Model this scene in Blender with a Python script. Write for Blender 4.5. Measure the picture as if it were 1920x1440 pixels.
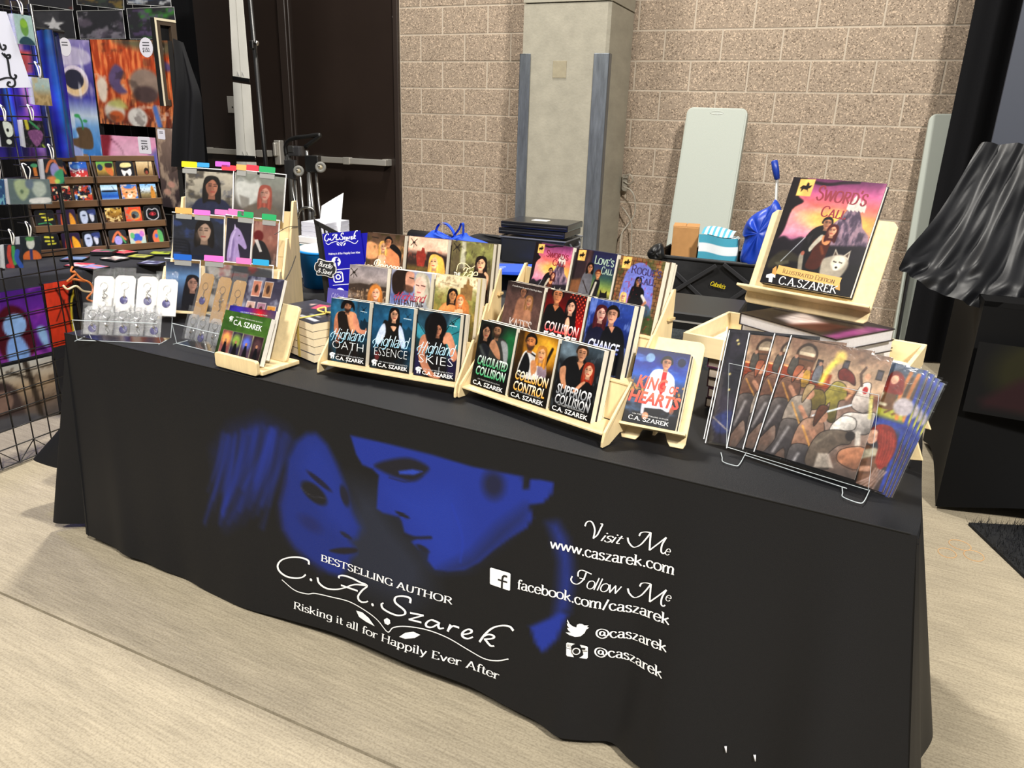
import bpy, bmesh, math, random
import numpy as np
from mathutils import Vector, Matrix
random.seed(7); np.random.seed(7)
S = bpy.context.scene
COL = S.collection
for _o in list(bpy.data.objects): bpy.data.objects.remove(_o)

# ------------------------------------------------------------------ camera, world, lights, exposure
# world frame: x along the table front (0..2.44), y towards the back wall, z up, origin on the floor below the front left corner
FPX, CPOS = 1405.2, Vector((2.3314, -1.4009, 1.4138))
YAW, PITCH, ROLL, TH = 0.4756, 0.3322, 0.0324, 0.0672       # TH: the hall's back wall is turned a little against the table
_fwd = Vector((-math.sin(YAW)*math.cos(PITCH), math.cos(YAW)*math.cos(PITCH), -math.sin(PITCH)))
_r = _fwd.cross(Vector((0, 0, 1))).normalized(); _u = _r.cross(_fwd)
_r2 = math.cos(ROLL)*_r + math.sin(ROLL)*_u; _u2 = -math.sin(ROLL)*_r + math.cos(ROLL)*_u
cam = bpy.data.cameras.new('camera'); cam.sensor_width = 36; cam.lens = FPX/1920*36; cam.clip_start = .05; cam.clip_end = 60
camo = bpy.data.objects.new('camera', cam); COL.objects.link(camo)
camo.matrix_world = Matrix(((_r2.x, _u2.x, -_fwd.x, CPOS.x), (_r2.y, _u2.y, -_fwd.y, CPOS.y), (_r2.z, _u2.z, -_fwd.z, CPOS.z), (0, 0, 0, 1)))
S.camera = camo
S.view_settings.view_transform = 'Standard'; S.view_settings.look = 'None'
S.view_settings.gamma = 1; S.view_settings.exposure = 0.0; S.view_settings.use_curve_mapping = False
wd = bpy.data.worlds.new('hall_air'); S.world = wd; wd.use_nodes = True
wd.node_tree.nodes['Background'].inputs[0].default_value = (1.0, .97, .93, 1); wd.node_tree.nodes['Background'].inputs[1].default_value = .16

def lamp(name, loc, target, power, size, color, size_y=None):
    l = bpy.data.lights.new(name, 'AREA'); l.energy = power; l.color = color
    l.shape = 'RECTANGLE'; l.size = size; l.size_y = size_y or size
    o = bpy.data.objects.new(name, l); COL.objects.link(o); o.location = loc
    o.rotation_euler = (Vector(target)-Vector(loc)).to_track_quat('-Z', 'Y').to_euler()
    return o
lamp('high_bay_and_fill_lamp', (-.3, 2.6, 6.4), (.9, .6, 0), 400, .5, (1, .955, .88))          # behind and above the table: its shadow falls to the front
lamp('high_bay_and_fill_lamp', (5.2, -3.4, 5.7), (1.2, 2.6, .8), 720, .55, (1, .96, .89))    # front right: shadows on the wall fall to the left
lamp('high_bay_and_fill_lamp', (.2, -4.6, 6.2), (1.2, 1.2, .6), 370, 1.2, (1, .965, .90))  # softer unseen fill, added from the front

# ------------------------------------------------------------------ geometry of the view turned into places in the room
def V(*a): return Vector(a)
def ray(px, py): return (_fwd*FPX + _r2*(px-960) - _u2*(py-720)).normalized()
def hit(px, py, P, n):
    d = ray(px, py); return CPOS + d*((Vector(P)-CPOS).dot(n)/d.dot(n))
def at_z(px, py, z): return hit(px, py, (0, 0, z), V(0, 0, 1))
WN = V(-math.sin(TH), math.cos(TH), 0); WS = V(math.cos(TH), math.sin(TH), 0)
WALL = 4.3
def at_n(px, py, n): return hit(px, py, WN*n, WN)          # a point at distance n along the back wall's normal
def sz(px, py, n): p = at_n(px, py, n); return p.dot(WS), p.z
def MW(n, s=0, z=0, off=0):                                # frame on a plane parallel to the back wall: x along it, y up, z towards the room
    p = WN*n + WS*s + V(0, 0, z)
    return frame(p, WS, V(0, 0, 1))
def frame(p, x, y):
    x = Vector(x).normalized(); y = (Vector(y) - x*Vector(y).dot(x)).normalized(); z = x.cross(y)
    return Matrix(((x.x, y.x, z.x, p[0]), (x.y, y.y, z.y, p[1]), (x.z, y.z, z.z, p[2]), (0, 0, 0, 1)))
def tilted(p, yaw, tilt):                                  # x to the right, y up the leaning face, z out of the face
    return frame(p, (math.cos(yaw), math.sin(yaw), 0), (-math.sin(yaw)*math.sin(tilt), math.cos(yaw)*math.sin(tilt), math.cos(tilt)))
def upright(p, yaw):                                       # x to the right, y to the back, z up
    return Matrix.Translation(Vector(p)) @ Matrix.Rotation(yaw, 4, 'Z')
def uv(M, px, py):
    q = M.inverted() @ hit(px, py, M.translation, M.to_3x3() @ V(0, 0, 1)); return q.x, q.y

# ------------------------------------------------------------------ materials
def s2l(c): return tuple(((v/12.92) if v <= .04045 else ((v+.055)/1.055)**2.4) for v in c)
def hx(h): h = h.lstrip('#'); return tuple(int(h[i:i+2], 16)/255 for i in (0, 2, 4))
MATS = {}
def mat(name, col, rough=.5, metal=0, var=0, scale=20, stretch=(1, 1, 1), bump=0, bscale=200, spec=.5, alpha=1, emit=0, sheen=0, trans=0):
    if name in MATS: return MATS[name]
    m = bpy.data.materials.new(name); m.use_nodes = True; nt = m.node_tree; b = nt.nodes['Principled BSDF']
    c = s2l(hx(col)) if isinstance(col, str) else col
    b.inputs['Base Color'].default_value = (*c, 1); b.inputs['Roughness'].default_value = rough; b.inputs['Metallic'].default_value = metal
    b.inputs['Specular IOR Level'].default_value = spec; b.inputs['Alpha'].default_value = alpha
    if sheen: b.inputs['Sheen Weight'].default_value = sheen
    if trans: b.inputs['Transmission Weight'].default_value = trans
    if emit:
        b.inputs['Emission Color'].default_value = (*c, 1); b.inputs['Emission Strength'].default_value = emit
    if var or bump:
        tc = nt.nodes.new('ShaderNodeTexCoord'); mp = nt.nodes.new('ShaderNodeMapping'); mp.inputs['Scale'].default_value = stretch
        nt.links.new(tc.outputs['Object'], mp.inputs[0])
    if var:
        n = nt.nodes.new('ShaderNodeTexNoise'); n.inputs['Scale'].default_value = scale; n.inputs['Detail'].default_value = 5; n.inputs['Roughness'].default_value = .65
        nt.links.new(mp.outputs[0], n.inputs['Vector'])
        r = nt.nodes.new('ShaderNodeValToRGB'); r.color_ramp.elements[0].position = .3; r.color_ramp.elements[1].position = .7
        r.color_ramp.elements[0].color = (*[max(0, v*(1-var)) for v in c], 1); r.color_ramp.elements[1].color = (*[min(1, v*(1+var)) for v in c], 1)
        nt.links.new(n.outputs['Fac'], r.inputs[0]); nt.links.new(r.outputs[0], b.inputs['Base Color'])
    if bump:
        n2 = nt.nodes.new('ShaderNodeTexNoise'); n2.inputs['Scale'].default_value = bscale; n2.inputs['Detail'].default_value = 3
        nt.links.new(mp.outputs[0], n2.inputs['Vector'])
        bp = nt.nodes.new('ShaderNodeBump'); bp.inputs['Strength'].default_value = bump; bp.inputs['Distance'].default_value = .004
        nt.links.new(n2.outputs['Fac'], bp.inputs['Height']); nt.links.new(bp.outputs[0], b.inputs['Normal'])
    MATS[name] = m; return m
def art_mat(name, rough=.35, spec=.5, bump=0, bscale=600, sheen=0):    # colour comes from the print painted on the mesh
    if name in MATS: return MATS[name]
    m = mat(name, '#808080', rough, spec=spec, bump=bump, bscale=bscale, sheen=sheen); nt = m.node_tree
    a = nt.nodes.new('ShaderNodeAttribute'); a.attribute_name = 'art'
    nt.links.new(a.outputs['Color'], nt.nodes['Principled BSDF'].inputs['Base Color']); return m
def film(name, tint=(1, 1, 1), gloss=.02, rough=.08, body=0, crinkle=0, cs=40):   # thin clear plastic: see-through with a glossy skin
    if name in MATS: return MATS[name]
    m = bpy.data.materials.new(name); m.use_nodes = True; nt = m.node_tree; nt.nodes.clear()
    out = nt.nodes.new('ShaderNodeOutputMaterial'); mx = nt.nodes.new('ShaderNodeMixShader'); t = nt.nodes.new('ShaderNodeBsdfTransparent')
    g = nt.nodes.new('ShaderNodeBsdfGlossy'); g.inputs['Roughness'].default_value = rough
    t.inputs[0].default_value = (*tint, 1)
    if crinkle:
        tc = nt.nodes.new('ShaderNodeTexCoord'); nz = nt.nodes.new('ShaderNodeTexNoise'); nz.inputs['Scale'].default_value = cs; nz.inputs['Detail'].default_value = 3; nz.inputs['Distortion'].default_value = 1.5; bp = nt.nodes.new('ShaderNodeBump'); bp.inputs['Strength'].default_value = crinkle; bp.inputs['Distance'].default_value = .01
        nt.links.new(tc.outputs['Object'], nz.inputs['Vector']); nt.links.new(nz.outputs['Fac'], bp.inputs['Height']); nt.links.new(bp.outputs[0], g.inputs['Normal'])
    lw = nt.nodes.new('ShaderNodeLayerWeight'); lw.inputs[0].default_value = .12
    ma = nt.nodes.new('ShaderNodeMath'); ma.operation = 'MULTIPLY_ADD'; ma.inputs[1].default_value = .5; ma.inputs[2].default_value = gloss
    nt.links.new(lw.outputs['Fresnel'], ma.inputs[0]); nt.links.new(ma.outputs[0], mx.inputs[0])
    nt.links.new(t.outputs[0], mx.inputs[1]); nt.links.new(g.outputs[0], mx.inputs[2])
    last = mx
    if body:
        d = nt.nodes.new('ShaderNodeBsdfDiffuse'); d.inputs[0].default_value = (.9, .92, .95, 1); m2 = nt.nodes.new('ShaderNodeMixShader')
        m2.inputs[0].default_value = body; nt.links.new(mx.outputs[0], m2.inputs[1]); nt.links.new(d.outputs[0], m2.inputs[2]); last = m2
    nt.links.new(last.outputs[0], out.inputs[0]); MATS[name] = m; return m

# ------------------------------------------------------------------ mesh building
class MB:
    def __init__(s): s.v = []; s.f = []; s.m = []
    def add(s, vs, fs, mi=0, M=None):
        o = len(s.v)
        s.v += [tuple(M @ Vector(p)) for p in vs] if M is not None else [tuple(p) for p in vs]
        s.f += [tuple(i+o for i in f) for f in fs]; s.m += [mi]*len(fs); return s
    def box(s, a, b, mi=0, M=None):
        x0, y0, z0 = a; x1, y1, z1 = b
        return s.add([(x0, y0, z0), (x1, y0, z0), (x1, y1, z0), (x0, y1, z0), (x0, y0, z1), (x1, y0, z1), (x1, y1, z1), (x0, y1, z1)],
                     [(0, 3, 2, 1), (4, 5, 6, 7), (0, 1, 5, 4), (1, 2, 6, 5), (2, 3, 7, 6), (3, 0, 4, 7)], mi, M)
    def prism(s, pts, z0, z1, mi=0, M=None):                # outline in x,y, thickness along z
        n = len(pts); vs = [(p[0], p[1], z0) for p in pts]+[(p[0], p[1], z1) for p in pts]
        a = sum(pts[i][0]*pts[(i+1) % n][1]-pts[(i+1) % n][0]*pts[i][1] for i in range(n))
        if a < 0:
            vs = [(p[0], p[1], z0) for p in pts[::-1]]+[(p[0], p[1], z1) for p in pts[::-1]]
        return s.add(vs, [tuple(range(n))[::-1], tuple(range(n, 2*n))]+[(i, (i+1) % n, n+(i+1) % n, n+i) for i in range(n)], mi, M)
    def tube(s, pts, r, n=6, closed=False, mi=0, M=None):
        P = [Vector(p) for p in pts]; k = len(P); vs = []; up = None
        for i, p in enumerate(P):
            a = P[(i-1) % k] if (closed or i > 0) else p; b = P[(i+1) % k] if (closed or i < k-1) else p
            t = (b-a).normalized()
            if up is None: up = t.orthogonal().normalized()
            else:
                up = up - t*up.dot(t)
                up = up.normalized() if up.length > 1e-6 else t.orthogonal().normalized()
            w = t.cross(up); rr = r[i] if isinstance(r, (list, tuple)) else r
            vs += [p+(up*math.cos(2*math.pi*j/n)+w*math.sin(2*math.pi*j/n))*rr for j in range(n)]
        fs = []
        for i in range(k if closed else k-1):
            o, q = i*n, ((i+1) % k)*n
            fs += [(o+j, o+(j+1) % n, q+(j+1) % n, q+j) for j in range(n)]
        if not closed: fs += [tuple(range(n))[::-1], tuple(range((k-1)*n, k*n))]
        return s.add(vs, fs, mi, M)
    def lathe(s, prof, n=20, mi=0, M=None, cap=True):
        vs = [(r*math.cos(2*math.pi*j/n), r*math.sin(2*math.pi*j/n), z) for r, z in prof for j in range(n)]; fs = []
        for i in range(len(prof)-1):
            fs += [(i*n+j, i*n+(j+1) % n, (i+1)*n+(j+1) % n, (i+1)*n+j) for j in range(n)]
        if cap: fs += [tuple(range(n))[::-1], tuple(range((len(prof)-1)*n, len(prof)*n))]
        return s.add(vs, fs, mi, M)
    def sheet(s, rows, mi=0, M=None):                       # grid of points
        h, w = len(rows), len(rows[0])
        return s.add([p for r in rows for p in r], [(i*w+j, i*w+j+1, (i+1)*w+j+1, (i+1)*w+j) for i in range(h-1) for j in range(w-1)], mi, M)
    def mesh(s, name, mats, smooth=False, bevel=0, seg=1):
        me = bpy.data.meshes.new(name); me.from_pydata(s.v, [], s.f)
        for m in (mats if isinstance(mats, (list, tuple)) else [mats]): me.materials.append(m)
        me.polygons.foreach_set('material_index', s.m)
        if bevel:
            bm = bmesh.new(); bm.from_mesh(me); bmesh.ops.remove_doubles(bm, verts=bm.verts, dist=1e-6)
            ed = [e for e in bm.edges if len(e.link_faces) == 2 and e.calc_face_angle(0) > .5]
            bmesh.ops.bevel(bm, geom=ed, offset=bevel, segments=seg, affect='EDGES', profile=.6, clamp_overlap=True); bm.to_mesh(me); bm.free()
        if smooth: me.polygons.foreach_set('use_smooth', [True]*len(me.polygons))
        me.update(); return me
    def obj(s, name, mats, parent=None, smooth=False, bevel=0, seg=1, M=None):
        return link(name, s.mesh(name, mats, smooth, bevel, seg), parent, M)
def link(name, me, parent=None, M=None):
    o = bpy.data.objects.new(name, me); COL.objects.link(o)
    if parent is not None: o.parent = parent
    if M is not None: o.matrix_local = M
    return o
def tag(o, label=None, cat=None, group=None, kind=None):
    if label: o['label'] = label
    if cat: o['category'] = cat
    if group: o['group'] = group
    if kind: o['kind'] = kind
    return o
def thing(name, label, cat, M=None, group=None):
    o = bpy.data.objects.new(name, None); COL.objects.link(o); o.empty_display_size = .05
    if M is not None: o.matrix_world = M
    return tag(o, label, cat, group)
def dup(root, M, label=None, group=None):
    r = root.copy(); COL.objects.link(r); r.matrix_world = M
    if label: r['label'] = label
    if group: r['group'] = group
    for ch in list(root.children):
        c = ch.copy(); COL.objects.link(c); c.parent = r
        for g in ch.children:
            d = g.copy(); COL.objects.link(d); d.parent = c
    return r
def smooth_path(pts, n=6, closed=False):                    # Catmull-Rom through 2D or 3D points
    P = [np.array(p, float) for p in pts]; k = len(P); out = []
    if k < 3: return [tuple(p) for p in P]
    rng = range(k) if closed else range(k-1)
    for i in rng:
        p0 = P[(i-1) % k] if (closed or i > 0) else P[0]*2-P[1]; p1 = P[i]; p2 = P[(i+1) % k]
        p3 = P[(i+2) % k] if (closed or i < k-2) else P[-1]*2-P[-2]
        for j in range(n):
            t = j/n; out.append(tuple(.5*((2*p1)+(-p0+p2)*t+(2*p0-5*p1+4*p2-p3)*t*t+(-p0+3*p1-3*p2+p3)*t**3)))
    if not closed: out.append(tuple(P[-1]))
    return out
def rrect(x0, y0, x1, y1, r, n=4):
    out = []
    for cx, cy, a in ((x1-r, y1-r, 0), (x0+r, y1-r, 90), (x0+r, y0+r, 180), (x1-r, y0+r, 270)):
        out += [(cx+r*math.cos(math.radians(a+90*i/n)), cy+r*math.sin(math.radians(a+90*i/n))) for i in range(n+1)]
    return out

# ------------------------------------------------------------------ painting prints onto fine vertex grids
class Art:
    """n columns of coloured points over w x h metres; x 0..1 left to right, y 0..1 top to bottom"""
    def __init__(s, w, h, n, base='#808080', X=None, Y=None):
        s.w, s.h = w, h
        if X is None:
            m = max(2, round(n*h/w)); s.X, s.Y = np.meshgrid(np.linspace(0, 1, n), np.linspace(0, 1, m)); s.asp = h/w; s.px = 1/n
        else: s.X, s.Y = X, Y; s.asp = 1; s.px = n
        s.C = np.empty(s.X.shape+(3,)); s.C[:] = hx(base)
    def mix(s, m, col, a=1):
        c = np.array(hx(col)) if isinstance(col, str) else col
        s.C += (c-s.C)*(np.clip(m, 0, 1)*a)[..., None]; return s
    def grad(s, *stops):
        ys = [p for p, _ in stops]; cs = np.array([hx(c) for _, c in stops])
        for k in range(3): s.C[..., k] = np.interp(s.Y, ys, cs[:, k])
        return s
    def ell(s, cx, cy, rx, ry, col, soft=0, rot=0, a=1):
        dx, dy = s.X-cx, (s.Y-cy)*s.asp; c, sn = math.cos(rot), math.sin(rot)
        u, v = (dx*c+dy*sn)/rx, (-dx*sn+dy*c)/(ry*s.asp); d = np.sqrt(u*u+v*v)
        w = max(soft, s.px/min(rx, ry*s.asp)); return s.mix((1-d)/w+.5, col, a)
    def sd(s, pts, closed=True):
        P = np.array(pts, float)*[1, s.asp]; x, y = s.X, s.Y*s.asp; d = np.full(x.shape, 9e9); ins = np.zeros(x.shape, bool)
        for i in range(len(P) if closed else len(P)-1):
            a, b = P[i], P[(i+1) % len(P)]; e = b-a; L = e@e+1e-12
            t = np.clip(((x-a[0])*e[0]+(y-a[1])*e[1])/L, 0, 1); d = np.minimum(d, (x-a[0]-t*e[0])**2+(y-a[1]-t*e[1])**2)
            if closed:
                c = (a[1] > y) != (b[1] > y)
                with np.errstate(divide='ignore', invalid='ignore'): ins ^= c & (x < (b[0]-a[0])*(y-a[1])/(b[1]-a[1]+1e-15)+a[0])
        return np.sqrt(d), ins
    def poly(s, pts, col, soft=0, a=1, curve=False):
        if curve: pts = smooth_path(pts, 4, True)
        d, ins = s.sd(pts); w = max(soft, s.px); return s.mix(np.where(ins, d, -d)/w+.5, col, a)
    def line(s, pts, w, col, soft=0, a=1, curve=False):
        if curve: pts = smooth_path(pts, 4)
        d, _ = s.sd(pts, False); q = max(soft, s.px); return s.mix((w/2-d)/q+.5, col, a)
    def rect(s, x0, y0, x1, y1, col, soft=0, a=1): return s.poly([(x0, y0), (x1, y0), (x1, y1), (x0, y1)], col, soft, a)
    def fbm(s, sx, sy, seed=0, octv=4):
        rg = np.random.RandomState(seed); out = 0; amp = .5
        for o in range(octv):
            g = rg.rand(64, 64); x = (s.X*sx*2**o+rg.rand()*50) % 63; y = (s.Y*sy*2**o+rg.rand()*50) % 63
            i, j = x.astype(int), y.astype(int); fx, fy = x-i, y-j; fx = fx*fx*(3-2*fx); fy = fy*fy*(3-2*fy); i2, j2 = (i+1) % 64, (j+1) % 64
            out = out+amp*((g[j, i]*(1-fx)+g[j, i2]*fx)*(1-fy)+(g[j2, i]*(1-fx)+g[j2, i2]*fx)*fy); amp *= .5
        return out
    def mottle(s, col, sx, sy, seed=0, lo=.45, hi=.6, a=1): return s.mix((s.fbm(sx, sy, seed)-lo)/(hi-lo), col, a)
    def mesh(s, name='print', flip=False):
        h, w = s.X.shape; v = np.zeros((h*w, 3)); v[:, 0] = s.X.ravel()*s.w; v[:, 1] = (1-s.Y.ravel())*s.h
        return grid_mesh(name, v, h, w, s.C)
def grid_mesh(name, v, h, w, C, mats=None, smooth=False):
    i = np.arange((h-1)*(w-1)); r, c = i//(w-1), i % (w-1); a = r*w+c
    f = np.stack([a+w, a+w+1, a+1, a], 1)
    me = bpy.data.meshes.new(name); me.vertices.add(h*w); me.vertices.foreach_set('co', v.astype(np.float32).ravel())
    me.loops.add(len(f)*4); me.loops.foreach_set('vertex_index', f.astype(np.int32).ravel()); me.polygons.add(len(f))
    me.polygons.foreach_set('loop_start', np.arange(0, len(f)*4, 4, dtype=np.int32)); me.polygons.foreach_set('loop_total', np.full(len(f), 4, dtype=np.int32))
    me.update(calc_edges=True); set_art(me, np.asarray(C).reshape(-1, 3)); me.materials.append(mats or PRINT)
    if smooth: me.polygons.foreach_set('use_smooth', [True]*len(me.polygons))
    return me
def set_art(me, C):
    C = np.clip(C, 0, 1); L = np.where(C <= .04045, C/12.92, ((C+.055)/1.055)**2.4)
    at = me.color_attributes.new('art', 'FLOAT_COLOR', 'POINT')
    at.data.foreach_set('color', np.concatenate([L, np.ones((len(L), 1))], 1).astype(np.float32).ravel())
PRINT = art_mat('coated_print', .34, .3)
INK = art_mat('printed_ink', .4)

# ------------------------------------------------------------------ lettering: an upright sans from the built-in font, a serif and a script drawn stroke by stroke
_fc = {}
def sans(text, bold=0):
    k = (text, bold)
    if k not in _fc:
        cu = bpy.data.curves.new('lettering', 'FONT'); cu.body = text; cu.size = 1; cu.offset = bold; cu.resolution_u = 2
        ob = bpy.data.objects.new('lettering', cu); COL.objects.link(ob); bpy.context.view_layer.update()
        me = bpy.data.meshes.new_from_object(ob.evaluated_get(bpy.context.evaluated_depsgraph_get()))
        _fc[k] = ([tuple(v.co[:2]) for v in me.vertices], [tuple(p.vertices) for p in me.polygons])
        bpy.data.objects.remove(ob); bpy.data.meshes.remove(me); bpy.data.curves.remove(cu)
    return _fc[k]
G = {  # width, strokes: S stem with both serifs, T top serif, B bottom serif, l plain line, c curve, d dot
'a': (46, 'c8,42,16,50,28,50,35,42,35,8,40,0,46,3|c35,28,18,27,6,18,8,4,18,-1,30,4,35,12'), 'b': (52, 'T10,76,10,0|c10,35,22,50,38,46,46,25,38,4,22,-1,10,10'),
'c': (45, 'c39,39,32,49,20,50,8,40,5,25,9,9,20,-1,32,1,41,10'), 'd': (52, 'T40,76,40,0|c40,35,28,50,12,46,5,25,12,4,28,-1,40,10'),
'e': (46, 'c6,28,41,28,40,40,28,51,13,46,5,28,9,8,22,-1,34,2,42,11'), 'f': (30, 'c34,68,29,75,21,74,15,64,14,50|B14,60,14,0|l4,48,28,48'),
'g': (50, 'c39,42,27,51,12,46,5,28,12,9,26,5,39,14|c40,50,40,0,34,-16,20,-22,7,-15'), 'h': (54, 'S10,76,10,0|c10,34,20,48,33,50,41,40,41,20|B41,30,41,0'),
'i': (23, 'S11,49,11,0|d11,67'), 'k': (52, 'S10,76,10,0|l42,48,12,22|l20,29,46,0'), 'l': (23, 'S11,76,11,0'),
'm': (80, 'S10,49,10,0|c10,34,20,48,30,50,38,41,38,25|B38,30,38,0|c38,34,48,48,58,50,66,41,66,25|B66,30,66,0'),
'n': (54, 'S10,49,10,0|c10,34,20,48,33,50,41,40,41,25|B41,30,41,0'), 'o': (50, 'c25,51,9,43,4,25,9,7,25,-1,41,7,46,25,41,43,25,51'),
'p': (52, 'S10,49,10,-22|c10,36,22,50,38,46,46,25,38,4,22,-1,10,12'), 'r': (37, 'S10,49,10,0|c10,32,18,46,28,50,35,45'),
's': (38, 'c33,40,28,49,16,51,7,43,9,32,20,27,31,20,33,8,24,-1,12,0,5,9'), 't': (31, 'c14,66,14,10,20,0,30,4|l4,49,28,49'),
'u': (54, 'c10,49,10,12,18,0,30,2,41,16|S41,49,41,0'), 'v': (48, 'l6,49,24,0|l42,49,24,0'), 'w': (72, 'l4,49,20,0|l36,49,20,0|l36,49,52,0|l68,49,52,0'),
'y': (48, 'l6,49,24,2|c42,49,24,2,16,-18,5,-21'), 'z': (43, 'l6,49,37,49|l37,49,5,0|l5,0,38,0'), '.': (20, 'd10,3'), "'": (16, 'l9,74,7,58'), '/': (36, 'l4,-8,32,78'), '-': (30, 'l5,24,25,24'),
'@': (84, 'c68,2,40,-13,14,0,6,26,16,52,42,63,70,52,78,28,68,10,56,12,54,40|c54,38,40,44,28,32,28,16,40,10,54,22'), '!': (22, 'l11,74,11,20|d11,3'), '&': (66, 'c60,30,44,6,26,-1,10,8,12,28,34,42,40,60,28,73,18,62,24,44,58,0'),
'A': (66, 'l33,73,8,0|l33,73,58,0|l17,24,49,24|l0,0,16,0|l48,0,67,0'), 'B': (56, 'S12,72,12,0|c12,72,34,72,44,62,44,50,34,39,12,38|c12,38,38,38,50,28,50,12,38,1,12,0'),
'C': (60, 'c54,56,46,70,30,73,12,62,6,36,12,10,30,-1,46,3,55,15'), 'D': (62, 'S12,72,12,0|c12,72,36,72,54,58,58,36,54,14,36,1,12,0'),
'E': (52, 'S12,72,12,0|l12,72,45,72|l45,72,45,60|l12,37,36,37|l12,0,47,0|l47,0,47,13'), 'F': (50, 'S12,72,12,0|l12,72,45,72|l45,72,45,60|l12,37,36,37'),
'G': (64, 'c55,56,46,70,30,73,12,62,6,36,12,10,30,-1,46,2,55,12|S55,30,55,5'), 'H': (68, 'S12,72,12,0|S56,72,56,0|l12,37,56,37'), 'I': (26, 'S13,72,13,0'),
'K': (64, 'S12,72,12,0|l56,72,14,32|l26,42,58,0'), 'L': (50, 'S12,72,12,0|l12,0,46,0|l46,0,47,14'), 'M': (82, 'S12,72,12,0|l12,72,41,6|l41,6,70,72|S70,72,70,0'),
'N': (66, 'S12,72,12,0|l12,72,54,0|S54,72,54,0'), 'O': (70, 'c35,73,14,64,6,36,14,8,35,-1,56,8,64,36,56,64,35,73'), 'P': (54, 'S12,72,12,0|c12,72,36,72,47,62,47,48,36,36,12,35'),
'R': (60, 'S12,72,12,0|c12,72,36,72,47,62,47,50,36,37,12,36|l28,36,56,0'), 'S': (50, 'c43,58,36,71,22,73,9,62,11,46,26,38,40,30,45,14,34,0,20,-1,6,13'),
'T': (58, 'S29,72,29,0|l4,72,54,72|l4,72,4,62|l54,72,54,62'), 'U': (64, 'c12,72,12,22,20,2,33,-1,46,3,52,22,52,72'), 'V': (60, 'l6,72,30,0|l54,72,30,0'), 'W': (90, 'l4,72,25,0|l45,68,25,0|l45,68,66,0|l86,72,66,0'), 'Y': (58, 'l6,72,29,36|l52,72,29,36|S29,36,29,0'), 'Z': (56, 'l8,72,48,72|l48,72,7,0|l7,0,50,0'),
}
GS = {  # swash forms for the script
'H': (84, 'c2,10,-8,26,4,40,24,52,30,70,22,0,12,-14|c66,78,58,40,50,0,58,-4|l18,34,66,40'), 'P': (70, 'c26,70,22,30,16,0,8,-6|c4,40,4,62,28,74,54,68,58,50,40,36,24,38'),
'F': (64, 'c6,52,8,68,26,72,60,66|c36,68,30,30,18,0,4,-6,-2,8|l18,36,46,40'), 'B': (60, 'c22,70,18,20,14,0|c6,60,26,74,46,66,40,44,20,38,46,34,48,10,28,-2,12,2'),
'S': (56, 'c48,60,40,74,22,72,12,58,24,42,40,26,34,4,14,-2,2,12'), 'C': (58, 'c50,58,42,73,24,70,8,48,6,22,20,0,40,4,52,18'), 'T': (56, 'c2,56,14,74,34,66,58,74|c32,66,28,30,20,0,8,2'),
}
def pen(strokes, thick, thin, stress=(0, 1)):               # strokes: lists of 2D points; a broad pen, thick where it runs along the stress
    vs, fs = [], []; sx, sy = stress
    for st in strokes:
        if len(st) == 1:
            o = len(vs); x, y = st[0]; r = thick*.62; vs += [(x+r*math.cos(a*math.pi/5), y+r*math.sin(a*math.pi/5)) for a in range(10)]; fs.append(tuple(range(o, o+10))); continue
        P = np.array(st, float); T = np.gradient(P, axis=0); L = np.linalg.norm(T, axis=1)+1e-9; T /= L[:, None]
        w = thin+(thick-thin)*np.abs(T[:, 0]*sx+T[:, 1]*sy)
        N = np.stack([-T[:, 1], T[:, 0]], 1)*(w/2)[:, None]; o = len(vs)
        for a, b in zip(P+N, P-N): vs += [tuple(a), tuple(b)]
        fs += [(o+2*i, o+2*i+1, o+2*i+3, o+2*i+2) for i in range(len(P)-1)]
    return vs, fs
def drawn(text, style='serif', thick=9.5, thin=3.6):
    strokes = []; x = 0; sh = .32 if style == 'script' else 0
    for ch in text:
        if ch == ' ': x += 26; continue
        k = ch; sc = 1
        if style == 'caps' and ch.islower(): k = ch.upper(); sc = .78
        w, d = (GS.get(k) if style == 'script' and k in GS else None) or G[k]
        for st in d.split('|'):
            c = [float(q)*sc for q in st[1:].split(',')]; pts = [(c[i], c[i+1]) for i in range(0, len(c), 2)]; t = st[0]
            if t == 'c': pts = smooth_path(pts, 5)
            elif t in 'lSTB' and len(pts) == 2: pts = [pts[0], ((pts[0][0]+pts[1][0])/2, (pts[0][1]+pts[1][1])/2), pts[1]]
            strokes.append([(x+p+sh*q, q) for p, q in pts])
            if style != 'script':
                ser = 9 if style == 'serif' else 7
                for on, (p, q), sd in ((t in 'ST', pts[0], 0), (t in 'SB', pts[-1], 1)):
                    if on: strokes.append([(x+p-(ser if sd or q > 60 and k.isupper() else ser), q), (x+p, q), (x+p+(ser if sd or k.isupper() else 0), q)])
        x += w*sc*(.86 if style == 'script' else 1)
    return pen(strokes, thick, thin)
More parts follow.
